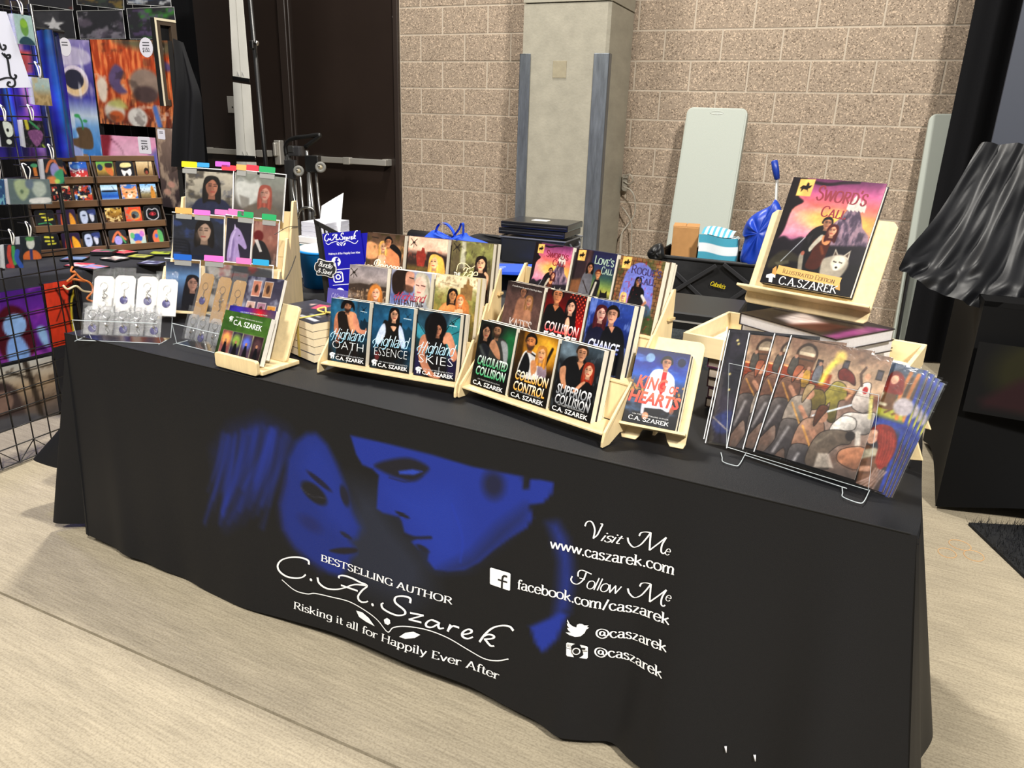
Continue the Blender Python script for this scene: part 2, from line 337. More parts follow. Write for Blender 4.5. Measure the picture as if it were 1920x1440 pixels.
class Ink:
    """flat lettering and marks gathered into one mesh; colours per vertex"""
    def __init__(s): s.v, s.f, s.c = [], [], []
    def put(s, vs, fs, cols, fn):
        o = len(s.v); s.v += [fn(*p) for p in vs]; s.f += [tuple(i+o for i in f) for f in fs]; s.c += cols; return s
    def word(s, vf, BL, BR, TL, col, col2=None, fn=lambda x, y: (x, y, 0)):
        vs, fs = vf; a = np.array(vs); lo, hi = a.min(0), a.max(0); q = (a-lo)/(hi-lo)
        BL, BR, TL = map(np.array, (BL, BR, TL)); P = BL+q[:, :1]*(BR-BL)+q[:, 1:]*(TL-BL)
        c1 = np.array(hx(col)); c2 = np.array(hx(col2 or col))
        return s.put([tuple(p) for p in P], fs, [tuple(c1*(1-t)+c2*t) for t in q[:, 1]], fn)
    def shape(s, pts, col, fn=lambda x, y: (x, y, 0)): return s.put(pts, [tuple(range(len(pts)))], [hx(col)]*len(pts), fn)
    def strokes(s, sts, thick, thin, col, fn=lambda x, y: (x, y, 0), stress=(0, 1)):
        vs, fs = pen(sts, thick, thin, stress); return s.put(vs, fs, [hx(col)]*len(vs), fn)
    def obj(s, name, parent, M=None):
        me = bpy.data.meshes.new(name); me.from_pydata([tuple(p) for p in s.v], [], s.f); me.materials.append(INK); set_art(me, np.array(s.c, float).reshape(-1, 3)); me.update()
        return link(name, me, parent, M)

# ------------------------------------------------------------------ common materials
M_WOOD = mat('birch_ply', '#e2cb9c', .5, var=.12, scale=14, stretch=(3, 3, .6))
M_WOODE = mat('birch_edge', '#d2b684', .55, var=.15, scale=60)
M_PAGE = mat('book_pages', '#ece4d2', .8, var=.05, scale=150, stretch=(1, 1, 6))
M_PAGEW = mat('white_pages', '#f2efe8', .8, var=.04, scale=150)
M_BLACK = mat('black_plastic', '#141414', .45)
M_BLKM = mat('black_metal', '#0d0d0e', .4, spec=.6)
M_WIRE = mat('chrome_wire', '#c8c8c6', .22, 1)
M_CLEAR = film('clear_acrylic')
M_EDGE = mat('acrylic_edge', '#b4bcc0', .2, spec=.8)
M_SLEEVE = film('clear_sleeve', gloss=.03, rough=.10, crinkle=.10, cs=22)
M_WHITE = mat('white_card', '#dedbd6', .6)
M_BLKCL = mat('black_cloth', '#18181a', .85, bump=.25, bscale=900, sheen=.1)
M_BLUECL = mat('blue_nonwoven', '#1d4fd0', .7, var=.1, scale=30)
M_KRAFT = mat('cardboard', '#b3834e', .8, var=.08, scale=25)
# ------------------------------------------------------------------ the hall
M_FLOOR = mat('broomed_concrete', '#a39882', .75, var=.12, scale=5, stretch=(.8, 3, 1), bump=.35, bscale=40)
def floor_mat():
    m = M_FLOOR; nt = m.node_tree; b = nt.nodes['Principled BSDF']; src = b.inputs['Base Color'].links[0].from_socket
    tc = nt.nodes.new('ShaderNodeTexCoord'); mp = nt.nodes.new('ShaderNodeMapping'); mp.inputs['Scale'].default_value = (1.2, 34, 1); mp.inputs['Rotation'].default_value = (0, 0, .02)
    n = nt.nodes.new('ShaderNodeTexNoise'); n.inputs['Scale'].default_value = 5; n.inputs['Detail'].default_value = 6
    nt.links.new(tc.outputs['Object'], mp.inputs[0]); nt.links.new(mp.outputs[0], n.inputs[0])
    mx = nt.nodes.new('ShaderNodeMix'); mx.data_type = 'RGBA'; mx.blend_type = 'MULTIPLY'; mx.inputs[0].default_value = 1
    r = nt.nodes.new('ShaderNodeValToRGB'); r.color_ramp.elements[0].position = .34; r.color_ramp.elements[0].color = (.85, .84, .83, 1); r.color_ramp.elements[1].position = .62; r.color_ramp.elements[1].color = (1.06, 1.06, 1.06, 1)
    nt.links.new(n.outputs['Fac'], r.inputs[0]); nt.links.new(src, mx.inputs[6]); nt.links.new(r.outputs[0], mx.inputs[7])
    n3 = nt.nodes.new('ShaderNodeTexNoise'); n3.inputs['Scale'].default_value = 160; n3.inputs['Detail'].default_value = 2
    r3 = nt.nodes.new('ShaderNodeValToRGB'); r3.color_ramp.elements[0].position = .35; r3.color_ramp.elements[0].color = (.82, .81, .80, 1); r3.color_ramp.elements[1].position = .55; r3.color_ramp.elements[1].color = (1.03, 1.03, 1.03, 1)
    nt.links.new(tc.outputs['Object'], n3.inputs[0]); nt.links.new(n3.outputs['Fac'], r3.inputs[0])
    mx2 = nt.nodes.new('ShaderNodeMix'); mx2.data_type = 'RGBA'; mx2.blend_type = 'MULTIPLY'; mx2.inputs[0].default_value = 1
    nt.links.new(mx.outputs[2], mx2.inputs[6]); nt.links.new(r3.outputs[0], mx2.inputs[7]); nt.links.new(mx2.outputs[2], b.inputs['Base Color'])
floor_mat()
fl = MB().box((-7, -7, -.25), (10, 8, -.012)).obj('floor', mat('joint_dirt', '#5a4c3e', .9)); tag(fl, kind='structure')
jy = lambda x: -.372+.041*x
for (xa, xb) in ((-7, -3.2), (-3.19, 3.9), (3.91, 10)):
    MB().prism([(xa, -7), (xb, -7), (xb, jy(xb)-.004), (xa, jy(xa)-.004)], -.05, 0).obj('slab', M_FLOOR, fl)
    MB().prism([(xa, jy(xa)+.004), (xb, jy(xb)+.004), (xb, 8), (xa, 8)], -.05, 0).obj('slab', M_FLOOR, fl)
# orange chalk loops on the floor at the right
ck = MB()
for cx, cy, rx, ry, a in ((1800, 1022, 22, 8, .3), (1776, 1037, 18, 8, .3), (1826, 1042, 20, 9, .3)):
    ps = []
    for k in range(18):
        t = 2*math.pi*k/18; x = cx+rx*math.cos(t)*math.cos(a)-ry*math.sin(t)*math.sin(a); y = cy+rx*math.cos(t)*math.sin(a)+ry*math.sin(t)*math.cos(a)
        p = at_z(x, y, .0006); ps.append(p)
    ck.tube(ps, .0015, 4, True)
ck.obj('chalk_mark', mat('orange_chalk', '#c9a070', .9), fl)

# masonry wall, block by block
def cmu():
    m = mat('split_face_block', '#9a8a79', .9, var=.10, scale=3.2, bump=.25, bscale=160); nt = m.node_tree; b = nt.nodes['Principled BSDF']; src = b.inputs['Base Color'].links[0].from_socket
    tc = nt.nodes.new('ShaderNodeTexCoord'); v = nt.nodes.new('ShaderNodeTexVoronoi'); v.inputs['Scale'].default_value = 150
    oi = nt.nodes.new('ShaderNodeObjectInfo'); ad = nt.nodes.new('ShaderNodeVectorMath'); ad.operation = 'ADD'
    nt.links.new(tc.outputs['Object'], ad.inputs[0]); nt.links.new(oi.outputs['Location'], ad.inputs[1]); nt.links.new(ad.outputs[0], v.inputs['Vector'])
    r = nt.nodes.new('ShaderNodeValToRGB'); r.color_ramp.interpolation = 'CONSTANT'; e = r.color_ramp.elements
    e[0].position = 0; e[0].color = (.50, .47, .45, 1); e[1].position = .10; e[1].color = (.90, .885, .87, 1)
    for p, c in ((.38, (1.0, 1, 1)), (.66, (1.16, 1.15, 1.14)), (.88, (1.75, 1.72, 1.68))): q = e.new(p); q.color = (*c, 1)
    sp = nt.nodes.new('ShaderNodeSeparateColor'); nt.links.new(v.outputs['Color'], sp.inputs[0]); nt.links.new(sp.outputs[0], r.inputs[0])
    mx = nt.nodes.new('ShaderNodeMix'); mx.data_type = 'RGBA'; mx.blend_type = 'MULTIPLY'; mx.inputs[0].default_value = 1
    nt.links.new(src, mx.inputs[6]); nt.links.new(r.outputs[0], mx.inputs[7]); nt.links.new(mx.outputs[2], b.inputs['Base Color']); return m
M_CMU = cmu()
S0 = sz(751, 200, WALL)[0]
wb = MB().box((S0, 0, -.2), (4.6, 4.2, -.0035)).obj('wall_back', mat('mortar', '#b8ab9a', .9, var=.06, scale=40), None, M=MW(WALL)); tag(wb, kind='structure')
BW, BH, J = .4064, .2032, .0115
_bm = {}
for row in range(13):
    z0 = .0617+row*BH-BH; z1 = z0+BH
    off = 0 if row % 2 == 0 else BW/2
    k0 = int(math.floor((S0-off)/BW))
    for k in range(k0, 9):
        a, b_ = off+k*BW, off+(k+1)*BW; a = max(a, S0); b_ = min(b_, 3.3); za = max(z0, 0)
        if b_-a < .04: continue
        if a > -.30 and b_ < .42: continue                       # behind the pillar
        key = (round(b_-a, 3), round(z1-za, 3))
        if key not in _bm:
            w, h = key; _bm[key] = MB().box((J/2, J/2, -.05), (w-J/2, h-J/2, 0)).mesh('block', M_CMU, bevel=.0025)
        link('block', _bm[key], wb, Matrix.Translation((a, za, random.uniform(-.0012, .0012))))

# dark double door at the left of the masonry
M_DOOR = mat('brown_door_paint', '#271f1b', .28, var=.08, scale=2, spec=.55)
M_FRAME = mat('brown_frame_paint', '#2f2723', .35, spec=.5)
sL = sz(330, 200, WALL)[0]-.8
dr = MB().box((sL, 0, -.2), (S0, 4.2, -.06)).obj('door_1', M_FRAME, None, M=MW(WALL)); tag(dr, kind='structure')
j0 = sz(742, 200, WALL)[0]; m0, m1 = sz(527, 100, WALL)[0], sz(541, 100, WALL)[0]
MB().box((j0, 0, -.06), (S0-.002, 4.2, .03)).obj('door_jamb', M_FRAME, dr, bevel=.004)
MB().box((m0, 0, -.06), (m1, 4.2, .02)).box((m1+.01, 0, -.06), (m1+.03, 4.2, .008)).obj('mullion', M_FRAME, dr, bevel=.004)
lf = MB().box((m1+.035, .01, -.06), (j0-.006, 4.0, -.015)).obj('door_leaf', M_DOOR, dr, bevel=.003)
lf2 = MB().box((sL, .01, -.06), (m0-.006, 4.0, -.015)).obj('door_leaf', M_DOOR, dr, bevel=.003)
M_STEEL = mat('brushed_steel', '#c6c2ba', .42, .6)
def pushbar(x0, x1, xc, y, par):
    m = MB().box((x0, y-.028, .045), (x1, y+.022, .085)); m.box((x0, y-.03, -.015), (x0+.06, y+.026, .05)); m.box((x1-.06, y-.03, -.015), (x1, y+.026, .05)); m.box((xc, y-.034, .04), (xc+.07, y+.028, .092))
    m.obj('push_bar', M_STEEL, par, bevel=.005, seg=2)
a, z_ = sz(586, 292, WALL); b, _ = sz(733, 300, WALL); c, _ = sz(654, 300, WALL); pushbar(a, b, c, z_-.02, lf)
a, z2 = sz(390, 277, WALL); b, _ = sz(512, 286, WALL); c, _ = sz(505, 286, WALL); pushbar(a, b-.02, b-.12, z2-.02, lf2)
a, z_ = sz(524, 288, WALL); MB().box((a-.02, z_-.10, -.015), (a+.05, z_+.12, .05)).box((a, z_-.02, .05), (a+.03, z_+.10, .09)).obj('latch_case', M_STEEL, lf2, bevel=.006)
a, z_ = sz(433, 196, WALL); MB().box((a-.05, z_-.075, -.015), (a+.05, z_+.075, -.006)).box((a+.004, z_-.03, -.006), (a+.026, z_-.014, -.003), 1).obj('notice_plate', [mat('grey_plate', '#8a8782', .5), M_BLACK], lf2, bevel=.002)
a, z_ = sz(738, 31, WALL); MB().box((a-.022, z_-.006, -.015), (a+.022, z_+.006, -.013)).obj('small_sticker', M_WHITE, lf)

# concrete pillar
PN = 3.72
p0, p1 = sz(982, 40, PN)[0], sz(1140, 100, PN)[0]
pw = p1-p0; 
q = hit(1196, 0, WS*p1, WS); pd = q.dot(WN)-PN; pd = max(.25, min(pd, WALL-PN-.012))
M_CONC = mat('board_formed_concrete', '#a09b8c', .8, var=.13, scale=4, stretch=(2.2, .7, 2.2), bump=.25, bscale=30)
ztop = sz(1060, 4, PN)[1]
pl = MB().prism([(0, 0), (pw-.02, 0), (pw, .02), (pw, pd), (0, pd)], 0, ztop-.004).prism([(-.004, -.004), (pw-.02, -.004), (pw+.004, .02), (pw+.004, pd), (-.004, pd)], ztop+.004, 4.2)
pl = pl.obj('pillar', M_CONC, None, M=frame(WN*PN+WS*p0, WS, WN)); tag(pl, kind='structure')
M_GALV = mat('galvanised_steel', '#7d838a', .42, .75, var=.3, scale=9, stretch=(5, 5, .6))
zg = sz(985, 101, PN)[1]; g0, g1 = sz(976, 101, PN)[0]-p0, sz(996, 101, PN)[0]-p0
MB().box((g0, -.012, 0), (g1, -.004, zg)).box((g0, -.012, 0), (g0+.008, .05, zg)).obj('corner_guard', M_GALV, pl, bevel=.002)
g0, g1 = sz(1115, 97, PN)[0]-p0, sz(1139, 97, PN)[0]-p0
MB().box((g0, -.012, 0), (pw+.012, -.004, zg)).box((pw+.004, -.004, 0), (pw+.012, .055, zg)).obj('corner_guard', M_GALV, pl, bevel=.002)
a, za = sz(1036, 146, PN); b, zb = sz(1063, 114, PN)
MB().box((a-p0, -.004, za), (b-p0, 0, zb)).obj('patch_plate', mat('patch_mortar', '#9c937c', .85, var=.1, scale=30), pl, bevel=.001)

# ------------------------------------------------------------------ the printed table throw
TZ = .74; L = 2.44; DP = .76
def cy(d): return -.010-.045*(d/.73)**1.3
def fold(x, d):
    t = np.clip(d/.73, 0, 1); w = 0*x
    for c, s, a in ((.16, .05, .012), (.42, .07, -.010), (.70, .10, .008), (1.02, .12, -.006), (1.28, .10, .006), (1.60, .09, -.010), (1.86, .045, .022), (1.97, .035, -.026), (2.10, .06, .016), (2.24, .05, -.020), (2.33, .05, .03)):
        w = w+a*np.exp(-((x-c+.06*t*np.sign(c-1.3))/s)**2)
    w = w+.012/(1+np.exp(-(x-2.03+.03*t)/.007))*np.exp(-((x-2.03)/.14)**2)-.010/(1+np.exp(-(x-1.72-.10*t)/.02))*np.exp(-((x-1.76)/.2)**2)
    return -w*t**1.2
def flx(x, d): return .115*np.clip(d/.73, 0, 1)*np.exp(-((x-L)/.33)**2)
def Fc(x, d, off=0):
    if isinstance(x, (int, float)): x = np.float64(x)
    return (float(x+flx(x, d)), float(cy(d)+fold(x, d)-off), float(TZ+.002-d))
def cloth_px(px, py):                                       # point of the picture -> place on the hanging front panel (x, drop)
    d0 = .3
    for _ in range(4):
        y = cy(max(d0, 0)); p = hit(px, py, (0, y, 0), V(0, 1, 0)); d0 = TZ-p.z
    return p.x, d0
def zc(sx, sy, ox, oy, k): return cloth_px(ox+sx*k, oy+sy*k)
HEM = .722
nx, nd = 520, 170
xs = np.concatenate([np.linspace(0, .38, 50)[:-1], np.linspace(.38, 1.60, 400)[:-1], np.linspace(1.60, L, 90)]); nx = len(xs)
ds = np.linspace(0, 1, nd)
hemx = HEM-.012*np.cos(xs*5)-.022*np.clip((xs-.7)/.7, 0, 1)*np.clip((2.3-xs)/.4, 0, 1)-.04*np.exp(-((xs-L)/.25)**2)
X, T = np.meshgrid(xs, ds); D = T*hemx[None, :]
A = Art(1, 1, .003, '#0b0c10', X, D)
f6 = lambda pts: [zc(x, y, 380, 760, .389) for x, y in pts]
BL_ = '#12246f'
navy = f6([(720, 380), (840, 420), (930, 560), (1090, 760), (1100, 880), (1000, 980), (760, 880), (640, 720), (700, 520)])
A.poly(navy, '#242a3c', .10, .75)
hair = f6([(60, 230), (140, 120), (290, 75), (400, 130), (430, 180), (370, 270), (340, 360), (250, 440), (170, 540), (110, 580), (120, 470), (75, 340)])
A.poly(hair, '#14226a', .08, .6)
rg = random.Random(3)
for k in range(90):
    x0 = rg.uniform(90, 420); y0 = 90+abs(x0-260)*.25+rg.uniform(0, 60); ln = rg.uniform(200, 430); dx = -(.15+.35*rg.random())*ln*(.6 if x0 < 200 else 1)
    pts = f6([(x0, y0), (x0+dx*.3, y0+ln*.45), (x0+dx, y0+ln)])
    A.line(pts, rg.uniform(.003, .016), rg.choice(['#1c34a0', '#142880', '#0e1330', '#121218', '#18309a', '#141d4c']), .022, rg.uniform(.15, .38), True)
wf = f6([(545, 138), (600, 195), (645, 290), (668, 345), (690, 400), (700, 460), (722, 525), (757, 592), (745, 640), (705, 655), (735, 690), (742, 715), (712, 745), (700, 785), (660, 830), (600, 815), (520, 760), (440, 690), (385, 600), (370, 480), (395, 380), (410, 260), (450, 180), (500, 140)])
A.poly(wf, BL_, .022); A.poly(f6([(560, 180), (640, 300), (700, 470), (755, 592), (700, 650), (600, 560), (470, 300), (500, 190)]), '#182e8c', .06, .5)
A.ell(*zc(535, 428, 380, 760, .389), .047, .026, '#121218', .35, .38); A.ell(*zc(560, 370, 380, 760, .389), .045, .009, '#10112a', .5, .42)
A.ell(*zc(683, 440, 380, 760, .389), .014, .030, '#131526', .5, -.3); A.ell(*zc(515, 575, 380, 760, .389), .040, .022, '#141b50', .9, .2, .7)
A.line(f6([(470, 400), (520, 440), (590, 452)]), .003, '#3b3a44', .003, .6, True)
A.ell(*zc(690, 632, 380, 760, .389), .021, .007, '#15182e', .5, .2); A.poly(f6([(605, 705), (660, 692), (735, 692), (742, 712), (690, 722), (640, 718)]), '#171319', .006, .95, True)
A.line(f6([(395, 360), (375, 520), (420, 660), (560, 800)]), .02, '#171c4e', .03, .5, True)
mf = f6([(712, 148), (900, 190), (1100, 240), (1300, 300), (1400, 320), (1537, 346), (1542, 402), (1572, 402), (1578, 360), (1622, 362), (1690, 375), (1680, 430), (1640, 475), (1570, 485), (1590, 545), (1560, 595), (1480, 645), (1400, 705), (1330, 765), (1260, 800), (1180, 805), (1120, 795), (1085, 750), (1090, 712), (1040, 692), (1008, 660), (1030, 645), (975, 612), (962, 560), (950, 540), (870, 520), (840, 500), (845, 400), (850, 340), (820, 310), (770, 290), (740, 240)])
A.poly(mf, '#162a84', .008); A.poly(f6([(900, 420), (1200, 420), (1260, 560), (1240, 760), (1120, 760), (1060, 640), (1000, 560)]), '#1b3498', .08, .5)
A.poly(f6([(1540, 560), (1440, 660), (1290, 790), (1150, 805), (1300, 730), (1420, 600), (1560, 500)]), '#101736', .05, .8)
A.poly(f6([(828, 292), (900, 266), (1000, 258), (1088, 300), (1070, 335), (1020, 368), (940, 352), (870, 322)]), '#131219', .012, .97, True)
A.poly(f6([(945, 320), (1010, 312), (1062, 322), (1020, 338), (950, 334)]), '#2440ae', .006, .9); A.line(f6([(900, 350), (980, 372), (1060, 345)]), .004, '#12173a', .004, .8, True)
A.ell(*zc(965, 530, 380, 760, .389), .022, .006, '#121320', .4, .15); A.line(f6([(975, 628), (1030, 640), (1100, 640)]), .008, '#121320', .006, .95, True)
A.ell(*zc(1062, 692, 380, 760, .389), .02, .008, '#131626', .6, .2); A.ell(*zc(1400, 388, 380, 760, .389), .028, .035, '#131426', .9, .2, .85)
A.line(f6([(1200, 480), (1250, 640), (1240, 760)]), .004, '#17309c', .008, .6, True); A.line(f6([(1552, 355), (1556, 405)]), .01, '#12131c', .006)
A.poly(f6([(1662, 572), (1710, 566), (1752, 640), (1780, 750), (1785, 860), (1765, 990), (1690, 1030), (1712, 900), (1715, 760), (1690, 650)]), '#182a7c', .03, .85)
A.poly(f6([(1720, 1000), (1755, 1010), (1705, 1130), (1637, 1196), (1602, 1150), (1577, 1070), (1680, 1025)]), '#172c88', .012)
v = np.zeros((nd, nx, 3)); v[..., 0] = X+flx(X, D); v[..., 1] = cy(D)+fold(X, D); v[..., 2] = TZ+.002-D
M_THROW = art_mat('printed_polyester', .58, .32, bump=.18, bscale=700)
front_v = v.reshape(-1, 3); front_c = A.C.reshape(-1, 3)
# joins of top and sides with the front
tv = []; tf = []; tc = []
def add_sheet(rows, col):
    h, w = len(rows), len(rows[0]); o = len(tv)
    for r in rows:
        for p in r: tv.append(tuple(p)); tc.append(hx(col))
    for i in range(h-1):
        for j in range(w-1): tf.append((o+i*w+j, o+i*w+j+1, o+(i+1)*w+j+1, o+(i+1)*w+j))
CC = '#0b0c10'
def topz(x, y): return TZ+.0015*math.sin(x*9+y*14)*math.sin(y*11)*(1 if .02 < x < L-.02 else 0)
ty = [-.010, -.004, 0, .004, .02, .04, .07, .1, .13, .16, .19, .22, .26, .3, .4, .5, .6, .7, .755, .762]
rows = []
for y in ty:
    r = []
    for x in np.linspace(-.004, L+.006, 160):
        z = TZ+.0012*math.sin(x*21+y*9)*math.exp(-((y-.07)/.09)**2)+.0022*math.exp(-((y-.085-.02*math.sin(x*7))/.02)**2)*math.exp(-((x-1.15)/.5)**2)
        z -= .010*max(0, (.0-y)/.010)**1.0*.2
        dx = max(0, x-(L-.05)); dy = max(0, .05-y); z -= .5*min(.05, (dx*dy)**.5)*.6 if dx > 0 and dy > 0 else 0
        r.append((x, y, z+(0.002 if y < -.008 else 0)))
    rows.append(r)
add_sheet(rows, CC)
# left end: from the front corner the spare cloth swings out in a cone, back in, and out again
def px_floor(px, py, z): p = at_z(px, py, z); return (p.x, p.y, p.z)
lb = [(.012, cy(HEM), TZ-HEM+.012), (.03, .02, .03), (.045, .08, .035), px_floor(150, 982, .03), px_floor(100, 976, .04), (-.12, .08, .08), (-.13, .15, .12), px_floor(92, 874, .18), px_floor(75, 855, .19), (-.28, .34, .15), (-.2, .5, .12), (-.15, .76, .1)]
ltp = [(-.002, -.010, TZ), (-.003, -.008, TZ), (-.003, -.006, TZ), (-.004, -.004, TZ), (-.004, 0, TZ), (-.004, .03, TZ), (-.004, .12, TZ), (-.004, .25, TZ), (-.004, .4, TZ), (-.004, .55, TZ), (-.004, .76, TZ)]
def skirt(top, bot, flip=False, nrow=14):
    tt, bb = smooth_path(top, 8), smooth_path(bot, 8); rows = []
    for i in range(nrow+1):
        t = i/nrow; rows.append([tuple(np.array(a)*(1-t)+np.array(b)*t+np.array((0, 0, 0))) for a, b in zip(tt, bb)])
    add_sheet(rows if not flip else [r[::-1] for r in rows], CC)
skirt(ltp, lb, True)
e = Fc(L, float(hemx[-1]))
def px_x(px, py, x): p = hit(px, py, (x, 0, 0), V(1, 0, 0)); return p
rb = [e, (e[0]+.012, e[1]+.05, e[2]+.02), (e[0]+.03, .06, .05)]
p = hit(1704, 1438, (0, .12, 0), V(0, 1, 0)); rb.append(tuple(p))
p = hit(1728, 1420, (0, .20, 0), V(0, 1, 0)); rb.append(tuple(p)); rb.append((p.x+.02, .31, p.z)); rb += [(L+.06, .42, p.z-.02), (L+.1, .55, p.z-.03), (L+.05, .76, p.z-.03)]
rt = [(L, -.010, TZ), (L+.002, -.008, TZ-.004), (L+.004, -.004, TZ-.006), (L+.006, .02, TZ-.004), (L+.006, .1, TZ), (L+.006, .2, TZ), (L+.006, .36, TZ), (L+.006, .55, TZ), (L+.006, .76, TZ)]
skirt(rt, rb)
add_sheet([[(x, .762, TZ-t) for x in np.linspace(-.004, L+.006, 30)] for t in (0, .3, .66)], CC)
# one mesh for the whole throw
h, w = nd, nx; i = np.arange((h-1)*(w-1)); rr, cc = i//(w-1), i % (w-1); a = rr*w+cc
ff = np.stack([a+w, a+w+1, a+1, a], 1).tolist(); o = len(front_v)
me = bpy.data.meshes.new('tablecloth'); me.from_pydata(front_v.tolist()+tv, [], ff+[tuple(k+o for k in f) for f in tf]); set_art(me, np.concatenate([front_c, np.array(tc)])); me.materials.append(M_THROW)
me.polygons.foreach_set('use_smooth', [True]*len(me.polygons)); me.update()
CLOTH = link('tablecloth', me); tag(CLOTH, 'black table throw printed with two blue faces and white lettering', 'tablecloth')
# seam along the front edge
MB().tube([(x, -.0115, TZ+.0035) for x in np.linspace(.0, L-.01, 60)], .0012, 4).obj('seam', mat('black_thread', '#070707', .9), CLOTH)

on = lambda x, d: Fc(x, d, .0022)
WHT = '#efefef'
k7 = lambda x, y: zc(x, y, 880, 940, .25)
kL = lambda x, y: zc(x, y, 500, 1020, .25)
def kpts(k, pts, curve=True): q = [k(x, y) for x, y in pts]; return smooth_path(q, 6) if curve else q
def split(pts): return [(pts[i], pts[i+1]) for i in range(0, len(pts), 2)]
ink = Ink()
LOGO = [('c', (315, 160, 310, 130, 260, 108, 190, 103, 120, 120, 88, 160, 100, 205, 150, 245, 215, 260, 265, 255, 292, 235)), ('d', (330, 275)),
 ('c', (378, 258, 390, 300, 440, 338, 510, 348, 580, 335, 660, 308, 757, 312)), ('c', (538, 262, 545, 245, 580, 243, 640, 260, 700, 288, 757, 314, 720, 350, 690, 390, 692, 420, 715, 437, 745, 437, 765, 430)), ('l', (555, 315, 620, 335, 685, 355)), ('d', (800, 455)),
 ('c', (1085, 440, 1085, 405, 1040, 388, 990, 390, 970, 410, 980, 440, 1030, 480, 1050, 505, 1040, 525, 990, 530, 930, 510, 880, 480, 870, 450, 885, 440)),
 ('l', (1085, 512, 1185, 535)), ('l', (1182, 535, 1078, 560)), ('l', (1075, 560, 1168, 586)),
 ('c', (1290, 590, 1240, 570, 1205, 590, 1205, 615, 1240, 625, 1285, 605)), ('c', (1297, 588, 1290, 615, 1300, 636, 1330, 634)),
 ('l', (1378, 610, 1357, 662)), ('c', (1365, 645, 1395, 622, 1440, 637)), ('c', (1465, 690, 1520, 680, 1530, 660, 1500, 652, 1465, 675, 1465, 705, 1500, 722, 1540, 710)),
 ('c', (1850, 655, 1820, 625, 1760, 620, 1690, 640, 1630, 690, 1588, 748)), ('c', (1610, 708, 1660, 690, 1700, 702, 1685, 720, 1622, 727)), ('c', (1630, 727, 1670, 772, 1702, 776))]
VINE = (118, 270, 210, 350, 300, 380, 360, 378, 480, 405, 620, 438, 750, 505, 840, 570, 917, 655, 960, 622, 1050, 612, 1200, 640, 1350, 705, 1500, 805, 1620, 872, 1720, 885, 1812, 868)
LEAF1 = (672, 503, 720, 515, 770, 555, 817, 616, 750, 585, 695, 550); LEAF2 = (1005, 690, 1050, 660, 1110, 653, 1160, 678, 1120, 700, 1050, 705); BUD = (912, 550, 935, 565, 938, 590, 920, 604, 895, 592, 888, 565)
logo2d = [(t, kpts(kL, split(p), t == 'c')) for t, p in LOGO]
ls = .0064
ink.strokes([p for t, p in logo2d], ls*1.15, ls*.55, WHT, on, (.5, .86))
vine2d = kpts(kL, split(VINE)); ink.strokes([vine2d], .0028, .0028, WHT, on)
leaf2d = [kpts(kL, split(q), False) for q in (LEAF1, LEAF2, BUD)]
for q in leaf2d: ink.shape(q, WHT, on)
ink.word(drawn('BESTSELLING AUTHOR', thick=11, thin=4.6), kL(405, 135), kL(1390, 463), kL(408, 83), WHT, None, on)
ink.word(drawn('Risking it all for Happily Ever After', thick=10), kL(203, 503), kL(1735, 1048), kL(207, 432), WHT, None, on)
ink.word(drawn('www.caszarek.com', thick=11, thin=4.6), k7(602, 356), k7(1515, 550), k7(608, 276), WHT, None, on)
ink.word(drawn('facebook.com/caszarek', thick=11, thin=4.6), k7(360, 668), k7(1470, 922), k7(364, 586), WHT, None, on)
ink.word(drawn('@caszarek', thick=11, thin=4.6), k7(942, 1020), k7(1446, 1124), k7(944, 934), WHT, None, on)
ink.word(drawn('@caszarek', thick=11, thin=4.6), k7(930, 1158), k7(1408, 1316), k7(932, 1072), WHT, None, on)
sw = [[(868, 188), (880, 160), (905, 149), (928, 165), (943, 215), (932, 278)], [(932, 276), (962, 250), (985, 205), (1000, 172), (985, 168)]]
for dx, dy in ((0, 0), (-10, 387)):
    sw += [[(1182+dx, 275+dy), (1190+dx, 312+dy), (1222+dx, 348+dy), (1268+dx, 335+dy), (1312+dx, 290+dy), (1350+dx, 240+dy)], [(1265+dx, 265+dy), (1278+dx, 242+dy), (1310+dx, 236+dy), (1350+dx, 241+dy)], [(1350+dx, 240+dy), (1342+dx, 310+dy), (1336+dx, 376+dy)], [(1336+dx, 375+dy), (1400+dx, 325+dy), (1466+dx, 272+dy)], [(1466+dx, 273+dy), (1432+dx, 330+dy), (1424+dx, 378+dy), (1438+dx, 394+dy), (1454+dx, 384+dy)]]
sw += [[(816, 562), (820, 528), (850, 514), (920, 540)], [(880, 530), (858, 582), (815, 617), (778, 612), (762, 588), (772, 562)], [(828, 572), (870, 580)]]
ink.strokes([kpts(k7, p) for p in sw], .0040, .0014, WHT, on, (.4, .9))
ink.word(drawn('isit', 'script', 8, 3), k7(985, 296), k7(1140, 328), k7(1000, 228), WHT, None, on)
ink.word(drawn('e', 'script', 8, 3), k7(1452, 402), k7(1494, 410), k7(1456, 350), WHT, None, on); ink.word(drawn('e', 'script', 8, 3), k7(1446, 738), k7(1490, 748), k7(1450, 690), WHT, None, on)
ink.word(drawn('ollow', 'script', 7, 3), k7(880, 645), k7(1125, 708), k7(890, 548), WHT, None, on)
ink.shape([k7(*p) for p in ((738, 882), (755, 912), (780, 928), (808, 934), (812, 915), (830, 906), (852, 908), (866, 918), (896, 920), (884, 930), (899, 938), (880, 950), (868, 975), (840, 998), (800, 1003), (755, 994), (725, 978), (765, 974), (745, 960), (736, 944), (752, 944), (736, 925), (734, 910), (748, 916), (734, 896))], WHT, on)
ink.shape([k7(*p) for p in ((160, 505), (300, 543), (308, 552), (304, 672), (296, 676), (156, 632), (150, 622), (152, 512))], WHT, on)
